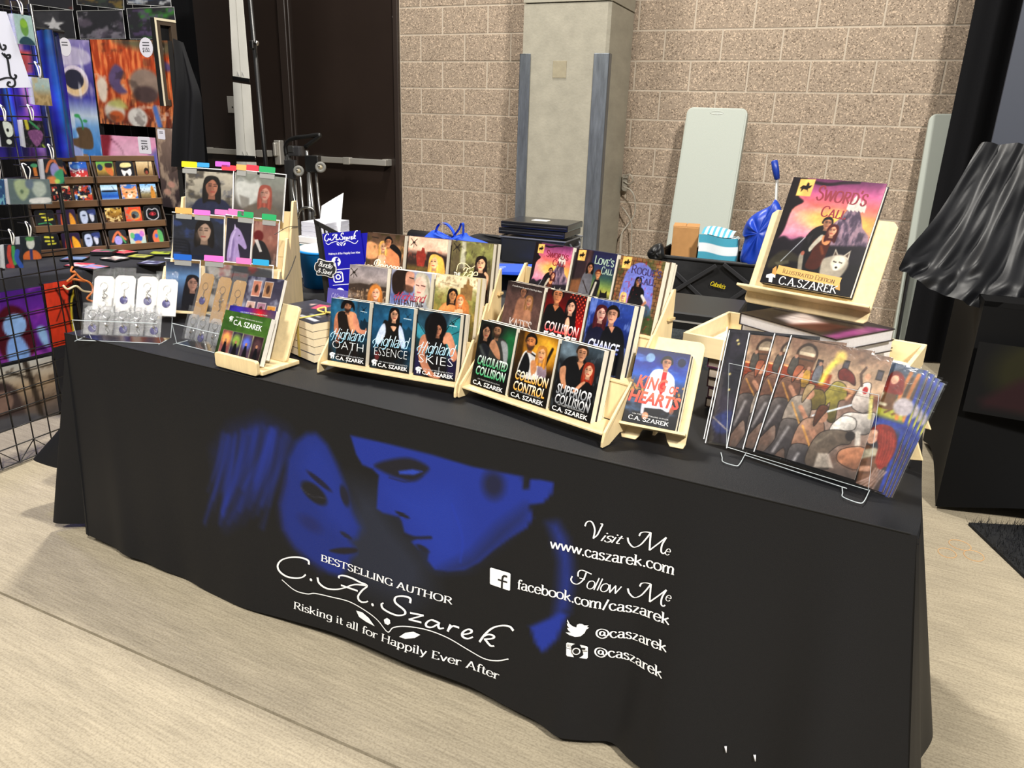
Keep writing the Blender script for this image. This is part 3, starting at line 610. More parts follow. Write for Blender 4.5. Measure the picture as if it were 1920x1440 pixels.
ink.shape([k7(*p) for p in ((740, 1048), (880, 1074), (889, 1084), (887, 1162), (878, 1170), (742, 1147), (733, 1138), (732, 1056))], WHT, on)
ink.obj('lettering', CLOTH)
for px_, py_ in ((1327, 1384), (1368, 1404)):
    q = Fc(*cloth_px(px_, py_), .004); MB().tube([q, (q[0]+.004, q[1]-.004, q[2]-.012)], [.0032, .0012], 6).obj('pin', mat('pin_white', '#c8c8cc', .4), CLOTH, True)
on2 = lambda x, d: Fc(x, d, .0034); ik = Ink(); KB = '#0b0c10'
ik.strokes([kpts(k7, [(284, 570), (258, 566), (247, 590), (242, 664)])], .0052, .0052, KB, on2, (0, 1)); ik.strokes([kpts(k7, [(213, 592), (250, 603), (284, 612)])], .0042, .0042, KB, on2)
ik.obj('emblem', CLOTH); ik = Ink()
ik.strokes([kpts(k7, [(733, 1085), (775, 1092)], False), kpts(k7, [(845, 1104), (887, 1111)], False)], .0011, .0011, KB, on2)
for r, c in ((36, KB), (30, WHT), (22, KB)): ik.shape([k7(810+r*math.cos(t*.4), 1106+r*.86*math.sin(t*.4)) for t in range(16)], c, lambda x, d, r=r: Fc(x, d, .0034+(40-r)*.00003))
ik.shape([k7(*p) for p in ((846, 1080), (874, 1085), (872, 1098), (845, 1093))], KB, on2)
ik.strokes([kpts(k7, [(742+6*i, 1056+1.2*i), (741+6*i, 1076+1.2*i)], False) for i in range(5)], .0006, .0006, KB, on2)
ik.obj('emblem', CLOTH)
# ------------------------------------------------------------------ cover paintings
def E(A, cx, cy, rx, ry, col, soft=0, rot=0, a=1): return A.ell(cx, cy, rx, ry/A.asp, col, soft, rot, a)   # radii in cover widths
def dk(c, f): return tuple(v*f for v in hx(c)) if isinstance(c, str) else tuple(v*f for v in c)
def head(A, x, y, r, skin, hair, long=0, look=0, beard=0, female=0):
    ya = 1/A.asp; P = lambda dx, dy: (x+dx*r, y+dy*r*ya)
    if long:
        A.poly([P(-1.25, -.3), P(-.9, -1.35), P(0, -1.62), P(.9, -1.35), P(1.25, -.3), P(1.35, long*.6), P(1.15, long), P(.5, long*.85), P(-.5, long*.85), P(-1.2, long), P(-1.35, long*.5)], hair, .012, 1, True)
        for k in range(7):
            o = -1.1+.37*k; A.line([P(o*.8, -1), P(o*1.05, .3), P(o*1.05, long*.85)], r*.12, dk(hair, 1.5 if k % 2 else .6), .02, .45, True)
    else: A.poly([P(-1.02, .1), P(-1.12, -.7), P(-.5, -1.5), P(.4, -1.55), P(1.1, -.8), P(1.02, .1)], hair, .01, 1, True)
    A.poly([P(-.42, .6), P(.42, .6), P(.5, 1.6), P(-.5, 1.6)], dk(skin, .78), .01)
    A.poly([P(-.82, -.55), P(-.45, -1.15), P(.45, -1.15), P(.82, -.55), P(.8, .2), P(.5, .85), P(0, 1.12), P(-.5, .85), P(-.8, .2)], skin, .01, 1, True)
    A.ell(x+(-.55+.2*look)*r, y+.1*r*ya, .42*r, .95*r*ya, dk(skin, .6), .9, 0, .55)
    if beard: A.poly([P(-.78, .3), P(-.3, .42), P(.3, .42), P(.78, .3), P(.55, .95), P(0, 1.25), P(-.55, .95)], dk(hair, 1.2), .03, .75, True)
    if not long: A.poly([P(-1, -.35), P(-.95, -1.1), P(0, -1.5), P(.95, -1.1), P(1, -.35), P(.7, -.75), P(0, -.95), P(-.7, -.7)], hair, .01, 1, True)
    else: A.poly([P(-1.1, .2), P(-1.1, -.9), P(0, -1.5), P(1.1, -.9), P(1.1, .2), P(.75, -.5), P(.1, -1.08), P(-.7, -.5)], hair, .01, 1, True)
    sx = .12*look
    for s in (-.36, .36):
        A.line([P(s+sx-.17, -.22), P(s+sx+.17, -.22)], r*.12, '#1a1210', .01, .9); A.line([P(s+sx-.22, -.47), P(s+sx+.22, -.5)], r*.10, dk(hair, .7), .015, .8)
    A.line([P(sx*1.3, -.2), P(sx*1.6+.06, .3)], r*.10, dk(skin, .62), .02, .7)
    A.line([P(sx-.24, .58), P(sx+.24, .58)], r*(.17 if female else .12), '#8e3836' if female else '#7a4a40', .012, .9)
def noise_soft(A, a=.10, sx=10, sy=14, seed=1):
    A.C *= (1+a*2*(A.fbm(sx, sy, seed)-.5))[..., None]; return A
def castle(A, pts, col, soft=.01, a=1): A.poly(pts, col, soft, a)
def swords(A, x, y, r, col='#2a2420'):
    ya = 1/A.asp
    A.line([(x-r, y-r*ya), (x+r, y+r*ya)], r*.22, col); A.line([(x+r, y-r*ya), (x-r, y+r*ya)], r*.22, col); A.line([(x, y+.2*r*ya), (x, y+1.5*r*ya)], r*.14, col)
    E(A, x, y, r*.5, r*.25, col)
def mascot(A, x, y, r, col='#f4f4f4'):
    ya = 1/A.asp; P = lambda a, b: (x+a*r, y+b*r*ya)
    A.poly([P(-1, -.6), P(-.2, -1), P(.9, -.8), P(1, -.4), P(.5, -.5), P(.7, .2), P(.5, .9), P(.2, .9), P(.3, .3), P(-.2, .4), P(-.1, .9), P(-.6, .9), P(-.6, .2), P(-1, 0)], col)
    A.poly([P(-.1, -.5), P(.3, -.5), P(.1, -.1)], '#30302f'); return A
def scroll(A, x, y, r):
    ya = 1/A.asp; P = lambda a, b: (x+a*r, y+b*r*ya)
    A.poly([P(-1, -1.1), P(1, -1.2), P(.95, 1.1), P(-.95, 1.15)], '#dcb878', .01)
    A.poly([P(-.75, .1), P(-.4, -.3), P(0, -.25), P(.1, -.75), P(.35, -.6), P(.4, -.3), P(.75, -.35), P(.6, 0), P(.35, .1), P(.45, .5), P(.3, .3), P(-.2, .2), P(-.45, .6), P(-.5, .2)], '#1b1410', .01)
def torso(A, x, y, w, h, col, soft=.012): A.poly([(x-.28*w, y), (x+.28*w, y), (x+.5*w, y+.10*h), (x+.56*w, y+.5*h), (x+.5*w, y+h), (x-.5*w, y+h), (x-.56*w, y+.5*h), (x-.5*w, y+.10*h)], col, soft, 1, True)
SK = '#c99a7c'
def c_oath(A):
    A.grad((0, '#27495f'), (.25, '#2f6583'), (.5, '#234a60'), (.72, '#1b2a33'), (.85, '#131415'), (1, '#0f0f10')); A.mottle('#4a86a4', 3, 4, 3, .48, .7, .5)
    castle(A, [(.72, .52), (.72, .36), (.78, .36), (.8, .28), (.86, .3), (.9, .24), (.95, .3), (1, .3), (1, .56), (.6, .6)], '#16303f')
    A.poly([(.2, .95), (.22, .5), (.7, .5), (.78, .95)], '#191514', .03); A.mottle('#3a2c26', 16, 3, 5, .5, .62, .25)
    A.poly([(.14, .32), (.22, .2), (.62, .18), (.7, .3), (.62, .52), (.28, .52)], SK, .015, 1, True)
    A.poly([(.12, .3), (.2, .24), (.26, .4), (.24, .55), (.34, .6), (.26, .62), (.12, .52)], '#b5826a', .015, 1, True)
    A.poly([(.62, .2), (.74, .3), (.8, .42), (.92, .43), (.95, .39), (.97, .46), (.9, .5), (.72, .48), (.6, .34)], '#c4907a', .012, 1, True)
    A.poly([(.2, .22), (.4, .2), (.5, .4), (.6, .56), (.3, .56), (.22, .4)], '#241d1a', .015, 1, True); A.line([(.45, .3), (.56, .48)], .02, '#8f6552', .03, .6)
    head(A, .44, .11, .105, '#b98a70', '#120f10', 0, 1, 1); A.poly([(.26, .14), (.3, .04), (.45, -.01), (.6, .05), (.62, .16), (.54, .08), (.4, .06), (.34, .14)], '#120f10', .02, 1, True)
    E(A, .22, .66, .06, .07, '#7a5244', .3); A.line([(.66, .68), (.5, .99)], .014, '#c9d4da', .01, .9); swords(A, .86, .12, .06, '#16242c'); A.line([(.78, .145), (.94, .155)], .012, '#d8e0e4'); mascot(A, .12, .915, .075)
def c_essence(A):
    A.grad((0, '#24475c'), (.3, '#2c6080'), (.6, '#1d4258'), (.78, '#15212a'), (.9, '#121314'), (1, '#101011')); A.mottle('#4b88a8', 3, 5, 8, .48, .7, .45)
    castle(A, [(.62, .56), (.66, .36), (.74, .4), (.76, .3), (.84, .34), (.9, .28), (1, .34), (1, .6)], '#1d4052', .02)
    A.poly([(.26, .28), (.4, .24), (.66, .24), (.74, .3), (.7, .8), (.2, .82)], '#171514', .02, 1, True)
    A.poly([(.25, .3), (.32, .3), (.34, .45), (.2, .62), (.1, .58), (.16, .42)], '#c9d2e2', .02, 1, True); A.poly([(.66, .28), (.76, .34), (.86, .58), (.76, .62), (.68, .46)], '#c2cce0', .02, 1, True)
    A.poly([(.42, .24), (.62, .23), (.56, .38), (.48, .34)], '#d4ab92', .015, 1, True); head(A, .53, .14, .105, '#d6ac92', '#14100f', 2.6, 1, 0, 1)
    E(A, .17, .8, .06, .10, '#8b3f3c', .5, 0, .7); swords(A, .86, .13, .06, '#1a3646'); A.line([(.77, .165), (.95, .17)], .014, '#dfe6ea'); mascot(A, .12, .915, .075)
def c_skies(A):
    A.grad((0, '#2c3d48'), (.2, '#33586a'), (.5, '#1f3d42'), (.75, '#1c1c26'), (1, '#121114')); A.mottle('#6f98a2', 4, 3, 4, .5, .7, .4)
    A.poly([(.66, .26), (.98, .04), (1, .5), (.8, .56)], '#3f8f96', .04, .8, True); A.line([(.66, .3), (.78, .14), (1, .02)], .015, '#0d1a1c'); A.line([(.7, .36), (1, .24)], .012, '#112233', .01)
    A.poly([(0, .2), (.2, .32), (.22, .44), (0, .4)], '#58a4b4', .04, .8, True); A.line([(0, .18), (.24, .38)], .012, '#0d1a1c')
    A.poly([(0, .6), (.2, .56), (.3, .99), (0, .99)], '#2c2448', .05, .9); A.poly([(.8, .62), (1, .6), (1, .95), (.8, .95)], '#2a2346', .05, .9)
    A.poly([(.12, .44), (.3, .36), (.66, .38), (.72, .56), (.7, .95), (.2, .98)], '#1a1718', .02, 1, True)
    A.poly([(.1, .42), (.24, .36), (.3, .52), (.24, .66), (.44, .9), (.66, .97), (.5, 1), (.26, .93), (.08, .7)], '#bb8b74', .015, 1, True)
    A.poly([(.6, .34), (.72, .28), (.84, .32), (1, .6), (.94, .7), (.86, .66), (.76, .46), (.66, .46)], '#c4937b', .015, 1, True); A.line([(.72, .34), (.9, .6)], .05, '#d8ac94', .08, .5)
    E(A, .44, .22, .26, .30, '#0e0c0e', .12); head(A, .50, .27, .105, '#a87c66', '#0e0c0e', 2.2, 1); E(A, .34, .26, .14, .3, '#100d0f', .25); A.line([(.3, .05), (.24, .3), (.3, .46)], .05, '#171417', .03, .9, True)
    swords(A, .84, .14, .06, '#14242a'); A.line([(.76, .17), (.93, .175)], .014, '#dfe6ea'); A.line([(.6, .82), (.6, .95)], .012, '#dfe6ea'); mascot(A, .12, .915, .075)
def c_moor(A):
    A.grad((0, '#8b8588'), (.2, '#a39a9a'), (.3, '#78706c'), (.34, '#544438'), (.6, '#4e4036'), (1, '#3c322b')); A.mottle('#bdb4b4', 3, 8, 2, .5, .7, .5)
    A.poly([(0, .32), (.3, .28), (.55, .29), (.62, .26), (.8, .3), (1, .3), (1, .4), (0, .4)], '#453a34', .03); m = (A.fbm(26, 22, 6)-.5)*5*(A.Y > .36); A.mix(np.clip(m, 0, 1), '#b39c86', .8)
    A.poly([(.46, .74), (.6, .6), (.84, .58), (1, .66), (1, 1), (.4, 1)], '#d8ab92', .02, 1, True); E(A, .72, .5, .2, .33, '#b07a48', .15); A.mottle('#d8a868', 12, 8, 4, .45, .6, .0)
    head(A, .74, .42, .115, '#dab09a', '#b9824c', 2.3, -1, 0, 1); swords(A, .12, .12, .085)
def c_valentine(A):
    A.grad((0, '#9a9cac'), (.2, '#8b90a8'), (.4, '#7a83a4'), (.52, '#c5cbd8'), (.62, '#e6e6e8'), (1, '#d0d0d4')); A.poly([(0, .4), (.2, .34), (.5, .34), (.46, .52), (0, .56)], '#5f6a96', .08, .8)
    A.poly([(.06, .34), (.02, .1), (.2, -.02), (.42, .0), (.44, .16), (.36, .3), (.2, .4)], '#2e221d', .03, 1, True); A.poly([(.38, .02), (.56, .02), (.58, .12), (.64, .19), (.58, .22), (.56, .3), (.42, .32), (.36, .18)], '#c39a88', .02, 1, True)
    A.poly([(.34, .22), (.56, .24), (.56, .32), (.44, .34), (.34, .3)], '#4a362c', .04, .75, True); A.line([(.46, .1), (.56, .11)], .02, '#241812', .012); 
    A.poly([(.6, .1), (.72, .0), (.9, .04), (1, .2), (1, .6), (.86, .56), (.66, .5)], '#b7b2a6', .03, 1, True); A.poly([(.62, .12), (.74, .07), (.86, .14), (.87, .26), (.78, .38), (.68, .36), (.62, .24)], '#ddb8ac', .02, 1, True)
    for x0, x1 in ((.64, .71), (.77, .86)): A.line([(x0, .2), (x1, .21)], .022, '#4c3834', .012)
    A.line([(.68, .31), (.76, .315)], .022, '#a8505a', .012); A.line([(.88, .05), (.98, .3), (.94, .5)], .05, '#8b8678', .04, .7, True); A.poly([(.7, .5), (.9, .42), (1, .6), (.6, .6)], '#9aa0ae', .05, .7)
def c_castle(A):
    A.grad((0, '#d9ceb4'), (.18, '#cfc4a4'), (.3, '#9c9866'), (.45, '#8f8450'), (.6, '#a8965c'), (1, '#6d5d38')); A.mottle('#6f7446', 12, 10, 3, .48, .6, .5); A.mix((.2-A.Y)/.06, '#d9ceb4', 1)
    castle(A, [(.62, .34), (.62, .16), (.68, .16), (.68, .11), (.74, .1), (.76, .02), (.8, .02), (.82, .1), (.9, .13), (.9, .34)], '#8d7350', .015); A.mottle('#6b5238', 18, 20, 9, .52, .62, .35)
    A.poly([(.12, .62), (.2, .46), (.36, .4), (.56, .42), (.6, .62)], '#c08c5e', .02, 1, True); A.line([(.14, .6), (.3, .44)], .05, '#d8a878', .05, .6); A.poly([(.54, .48), (.66, .42), (.8, .5), (.78, .64), (.52, .64)], '#e0bc9c', .02, 1, True)
    head(A, .44, .3, .10, '#c4946c', '#171110', 2.2, 1); head(A, .64, .36, .085, '#dcb292', '#b9784a', 2.4, -1, 0, 1); A.poly([(.72, .34), (.84, .4), (.86, .6), (.74, .62)], '#b47a4c', .03, .9, True)
    A.line([(.1, .105), (.55, .14)], .018, '#5a5040', .02, .35)
def c_princess(A):
    A.grad((0, '#59473c'), (.16, '#6a5546'), (.2, '#b08a6a'), (.34, '#a78462'), (.4, '#6a5240'), (.6, '#54433a'), (1, '#3a2f28')); A.poly([(0, .18), (.2, .16), (.3, .24), (.3, .4), (0, .42)], '#d6a680', .04, .9, True); A.mottle('#3e3a22', 8, 8, 2, .5, .65, .6)
    A.poly([(.56, .3), (.72, .2), (.88, .3), (.92, .5), (.8, .56), (.58, .46)], '#c08a68', .02, 1, True); A.poly([(.6, .2), (.74, .16), (.94, .28), (.92, .46), (.88, .34), (.72, .26)], '#1d1a1a', .015, 1, True)
    A.poly([(.34, .36), (.46, .32), (.56, .42), (.54, .62), (.34, .62)], '#d8b096', .02, 1, True); head(A, .45, .22, .09, '#dcb49a', '#c9a36a', 2.2, 1, 0, 1); head(A, .58, .14, .09, '#b9876a', '#15100f', 0, -1); A.line([(.54, .44), (.8, .54)], .07, '#c99474', .03); A.line([(.14, .07), (.3, .08)], .025, '#2a2420', .01, .8)
def c_redcastle(A):
    A.grad((0, '#d8b8a6'), (.2, '#dbc1b0'), (.28, '#4c3a36'), (.42, '#3e302c'), (.5, '#6a5c38'), (.58, '#4a3c30'), (1, '#2c2420')); A.poly([(.22, .3), (.24, .24), (.34, .24), (.36, .19), (.42, .2), (.44, .25), (.48, .27), (.44, .46), (.26, .46)], '#8b3f36', .015); A.mottle('#b06a58', 18, 16, 4, .52, .65, .4)
    A.mix((.21-A.Y)/.05, '#dabfae', 1); A.poly([(.22, .3), (.24, .22), (.34, .22), (.36, .16), (.42, .17), (.44, .25), (.46, .3)], '#8b3f36', .015, .9); A.poly([(.5, .22), (.7, .21), (1, .28), (1, .46), (.5, .46)], '#362a28', .03, .9)
    A.poly([(.56, .66), (.64, .56), (.86, .54), (1, .62), (1, .9), (.5, .9)], '#dcae8a', .02, 1, True); head(A, .7, .38, .115, '#e0b898', '#d9b36e', 2.8, -2, 0, 1); A.poly([(.74, .28), (.9, .3), (.98, .5), (.96, .66), (.84, .6), (.8, .4)], '#dcb468', .03, 1, True); swords(A, .14, .09, .075)
def c_fae(A):
    A.grad((0, '#7a7454'), (.2, '#8a8a5c'), (.45, '#665c48'), (1, '#2e2824')); A.mottle('#a8ac70', 9, 9, 3, .46, .6, .6); A.poly([(.24, .0), (.34, .0), (.36, .4), (.22, .44)], '#c9c6ba', .04, .8); A.poly([(0, 0), (.2, 0), (.22, .6), (0, .6)], '#5f5444', .05, .8); A.mottle('#3c342a', 12, 10, 7, .52, .64, .5)
    A.poly([(.56, .62), (.7, .5), (.9, .54), (.94, .9), (.54, .9)], '#3a2820', .03, 1, True); head(A, .74, .33, .115, '#dab498', '#241815', 3.4, -1, 0, 1); A.line([(.86, .46), (.92, .52), (.9, .7)], .06, '#d8b094', .02, 1, True); swords(A, .12, .1, .08)
def c_calc(A):
    A.grad((0, '#20241f'), (.3, '#1c241e'), (.5, '#141414'), (1, '#101010')); A.ell(.9, .3, .25, .25, '#2e7a4c', .9, 0, .8)
    A.poly([(.1, .5), (.14, .26), (.3, .18), (.46, .3), (.5, .6), (.1, .6)], '#22242a', .03, 1, True); A.poly([(.4, .3), (.55, .2), (.8, .24), (.9, .5), (.84, .62), (.4, .6)], '#3a3b38', .02, 1, True); A.poly([(.64, .24), (.82, .26), (.9, .46), (.84, .6), (.74, .4)], '#a6a8aa', .03, .9, True)
    head(A, .2, .17, .115, '#b58e76', '#15100f', 2.4, 1, 0, 1); head(A, .5, .12, .115, '#a58269', '#241c16', 0, -1, 1); A.poly([(.34, .34), (.44, .24), (.62, .36), (.7, .5), (.6, .5), (.44, .42)], '#b28a70', .02, 1, True); A.line([(.1, .4), (.3, .56)], .08, '#7a7d78', .06, .5)
def c_control(A):
    A.grad((0, '#6b4a1a'), (.2, '#b98a34'), (.4, '#8a5f22'), (.55, '#2a1d10'), (1, '#111010')); A.ell(.72, .2, .3, .22, '#e0b552', .9, 0, .8); A.poly([(0, 0), (.14, 0), (.2, .6), (0, .6)], '#33230f', .05, .8); A.line([(.9, .16), (.74, .5)], .06, '#241a10', .03)
    A.poly([(.18, .34), (.32, .26), (.56, .3), (.72, .46), (.64, .64), (.14, .64)], '#d8d6d4', .02, 1, True); A.poly([(.2, .38), (.28, .3), (.4, .44), (.38, .6), (.14, .62)], '#16161a', .02, 1, True); A.line([(.34, .28), (.56, .33), (.66, .42)], .035, '#1a1a1c', .01)
    A.poly([(.62, .44), (.78, .38), (.86, .56), (.66, .6)], '#9a8a94', .03, 1, True); head(A, .66, .27, .11, '#d9ae8a', '#b98848', 2.6, -1, 0, 1); head(A, .34, .15, .13, '#c28a60', '#241a14', 0, -2, 1); A.poly([(.42, .42), (.52, .38), (.6, .5), (.5, .6)], '#c4936e', .03, 1, True)
def c_superior(A):
    A.grad((0, '#4a5660'), (.2, '#2a2f34'), (.5, '#1b1d20'), (1, '#0f0f10')); A.ell(.2, .12, .24, .12, '#8fa0ac', .9, 0, .7); A.mottle('#6a747c', 14, 10, 3, .52, .64, .4); A.poly([(.1, .9), (.08, .4), (.24, .2), (.6, .18), (.74, .4), (.76, .9)], '#17181b', .02, 1, True)
    A.poly([(.08, .38), (.2, .34), (.24, .5), (.3, .62), (.22, .64), (.1, .5)], '#c09478', .015, 1, True); A.poly([(.56, .52), (.8, .44), (.94, .6), (.92, .76), (.5, .7)], '#131315', .02, 1, True); A.line([(.68, .48), (.5, .64)], .07, '#cf9f84', .02)
    head(A, .52, .12, .12, '#c79a7e', '#3a2c22', 0, 0); A.poly([(.44, .24), (.6, .24), (.53, .34)], '#b98c70', .01); head(A, .74, .32, .105, '#dab096', '#8b3a28', 2.4, -1, 0, 1)
def c_kate(A):
    A.grad((0, '#3a302f'), (.2, '#5d4945'), (.5, '#644e48'), (1, '#4c3a37')); noise_soft(A, .25, 8, 10, 4)
    A.poly([(.3, .5), (.34, .26), (.5, .2), (.62, .3), (.62, .56), (.3, .6)], '#9a7460', .04, .9, True); A.poly([(.56, .52), (.62, .36), (.74, .36), (.78, .6), (.56, .6)], '#a68069', .04, .9, True); head(A, .47, .13, .085, '#9c7560', '#33231d', 0, 1); head(A, .66, .25, .085, '#b48c74', '#8b6a4c', 2.3, -1, 0, 1)
def c_force(A):
    A.grad((0, '#3a1414'), (.3, '#7a1414'), (.45, '#a01616'), (.7, '#2a0c0c'), (1, '#100c0c')); m = (np.sin(A.X*70)*np.sin(A.Y*A.asp*60) > .55)*(A.X > .6)*(A.Y < .4); A.mix(m*1.0, '#e06a54', .8)
    A.poly([(0, .8), (.02, .3), (.2, .2), (.44, .24), (.6, .42), (.6, .8)], '#161314', .02, 1, True); A.poly([(.56, .8), (.56, .3), (.7, .24), (.82, .34), (.84, .8)], '#1c1214', .03, 1, True)
    head(A, .28, .08, .13, '#c08a68', '#1d1412', 0, 0); A.poly([(.2, .22), (.36, .22), (.28, .3)], '#b98262', .01); head(A, .66, .2, .105, '#d9b09c', '#120d10', 2.2, -1, 0, 1); A.poly([(.58, .4), (.64, .34), (.7, .46), (.66, .62), (.6, .56)], '#d8ae98', .02, 1, True)
def c_chance(A):
    A.grad((0, '#3f5490'), (.3, '#2c3f80'), (.6, '#1a2348'), (1, '#0f1120')); A.mottle('#8a9cd0', 12, 6, 3, .5, .62, .6); A.poly([(.06, .8), (.08, .4), (.3, .34), (.5, .5), (.5, .8)], '#1a1c34', .03, 1, True); A.poly([(.36, .8), (.42, .4), (.62, .32), (.84, .36), (.96, .6), (.98, .95), (.36, .95)], '#12131c', .02, 1, True)
    head(A, .3, .2, .115, '#d6b0a4', '#4a1e26', 2.6, 1, 0, 1); head(A, .56, .19, .13, '#c79e8a', '#1d1614', 0, -1); A.poly([(.52, .34), (.66, .33), (.62, .42)], '#b98d78', .01)
def sky_swords(A):
    A.grad((0, '#6a3a5e'), (.12, '#b0688c'), (.24, '#d67e78'), (.34, '#dba06a'), (.42, '#d8b070'), (.50, '#c08a90'), (.56, '#8a5a78'), (.62, '#2c2530'), (1, '#151417'))
    A.mottle('#d8a0b0', 3, 7, 4, .5, .66, .45); A.mix((A.Y-.56)/.05, '#1d1a1e', 1)
def c_sword(A, big=0):
    sky_swords(A); A.ell(.12, .42, .3, .14, '#d8a0b4', .9, 0, .75); A.ell(.55, .36, .3, .08, '#eec878', .9, 0, .7)
    mt = [(.46, .56), (.56, .42), (.64, .34), (.70, .24), (.76, .2), (.8, .22), (.86, .32), (.9, .40), (.98, .46), (1.02, .58), (.7, .6)]; A.poly(mt, '#6d5f6e', .015); n = A.fbm(26, 14, 7); d, ins = A.sd(mt); A.mix(np.where(ins, (n-.46)*6, 0), '#a8909a', .75); A.mix(np.where(ins, (.5-n)*6, 0), '#463c4c', .75)
    for x, h in ((.7, .06), (.74, .1), (.78, .08), (.82, .06), (.85, .04)): A.poly([(x-.022, .25), (x-.02, .25-h), (x, .25-h-.03), (x+.02, .25-h), (x+.022, .27)], '#d8cfc8', .008)
    A.poly([(0, 0), (.16, 0), (.12, .16), (.2, .22), (.1, .3), (.08, .5), (.02, .62), (0, .7)], '#211a1e', .02, 1, True); A.line([(.06, .02), (.2, .03), (.4, .045), (.56, .02), (.72, .005)], .035, '#2a1d26', .02, .95, True)
    A.poly([(0, .62), (.1, .55), (.2, .58), (.3, .54), (.44, .58), (.7, .58), (1, .56), (1, .72), (0, .72)], '#231e26', .03, .95, True); A.poly([(.02, .8), (.14, .68), (.3, .7), (.36, .76), (.2, .78), (.06, .86)], '#4a4636', .03, .7, True); A.poly([(.1, .8), (.24, .76), (.26, .79), (.14, .83)], '#6c6a58', .02, .7)
    A.poly([(.36, .74), (.34, .56), (.42, .44), (.56, .42), (.58, .62), (.62, .82), (.46, .84), (.4, .78)], '#19161a', .012, 1, True); A.line([(.34, .54), (.16, .78)], .010, '#b8bcc0', .006, .9); A.poly([(.36, .54), (.42, .5), (.4, .6)], '#2a262a', .01)
    A.poly([(.44, .56), (.54, .5), (.62, .52), (.62, .66), (.58, .8), (.44, .8), (.46, .66)], '#4a241a', .012, 1, True); A.poly([(.42, .62), (.5, .5), (.54, .52), (.48, .6), (.44, .66)], '#b9b4a8', .012, 1, True); A.poly([(.53, .5), (.62, .52), (.6, .58), (.54, .57)], '#c0906c', .01, 1, True); A.line([(.54, .6), (.58, .66)], .03, '#7a4a30', .02, .8)
    head(A, .53, .395, .05, '#b98c74', '#141012', 0, 1); head(A, .61, .455, .048, '#d4a68c', '#4a1a1c', 2.6, -1, 0, 1)
    A.poly([(.34, .7), (.38, .68), (.42, .84), (.46, .88), (.4, .9), (.36, .8)], '#a8a294', .012, .9, True); E(A, .37, .68, .02, .025, '#a87060', .3)
    A.poly([(.62, .86), (.6, .72), (.66, .68), (.72, .66), (.84, .66), (.88, .74), (.84, .84), (.78, .9), (.66, .9)], '#a39c90', .02, 1, True); A.mottle('#d8d2c6', 30, 22, 11, .5, .6, .0)
    E(A, .77, .72, .075, .085, '#cfc8bc', .3); A.poly([(.695, .68), (.70, .60), (.75, .655)], '#b9b2a6', .008); A.poly([(.80, .655), (.86, .60), (.865, .69)], '#b9b2a6', .008); A.poly([(.705, .665), (.708, .625), (.735, .655)], '#5a4c44', .008); A.poly([(.82, .655), (.85, .625), (.852, .67)], '#5a4c44', .008)
    A.ell(.765, .76, .035, .03, '#e0dace', .4); A.ell(.765, .765, .013, .010, '#1d1a1a', .3)
    for x in (.735, .795): A.line([(x-.014, .715), (x+.014, .72)], .012, '#2a2522', .006)
    A.poly([(.66, .95), (.68, .85), (.82, .86), (.8, .93)], '#8b8578', .02, .8); scroll(A, .17, .09, .085)
def c_love(A):
    A.grad((0, '#2c2a48'), (.2, '#33385a'), (.36, '#3c5650'), (.48, '#7c8c56'), (.56, '#a8a45c'), (.64, '#4a4c34'), (1, '#1b1a1c')); A.poly([(0, 0), (.44, 0), (.42, .3), (.3, .6), (0, .7)], '#3a2c30', .03, .95); A.line([(.36, .0), (.3, .62)], .08, '#5a4444', .04, .8); A.line([(.06, .0), (.02, .6)], .05, '#251c20', .03); A.poly([(0, .46), (.24, .42), (.3, .6), (0, .7)], '#8a6244', .06, .8)
    A.poly([(.24, .7), (.26, .4), (.36, .3), (.5, .34), (.52, .56), (.46, .72)], '#6b6a70', .015, 1, True); A.line([(.3, .44), (.46, .6)], .02, '#2a1d1a', .01); head(A, .42, .25, .07, '#b98a6c', '#1a1212', 1.8, 1); A.poly([(.5, .7), (.56, .44), (.64, .36), (.72, .44), (.66, .7)], '#1f1c20', .015, 1, True); A.line([(.56, .64), (.62, .44)], .05, '#c9c4b8', .02, .9); head(A, .64, .32, .065, '#c0906e', '#5a2c1a', 0, -1)
    A.poly([(.74, .72), (.76, .6), (.76, .52), (.8, .56), (.88, .56), (.92, .52), (.94, .62), (.96, .74)], '#0d0b0d', .01); scroll(A, .16, .09, .095)
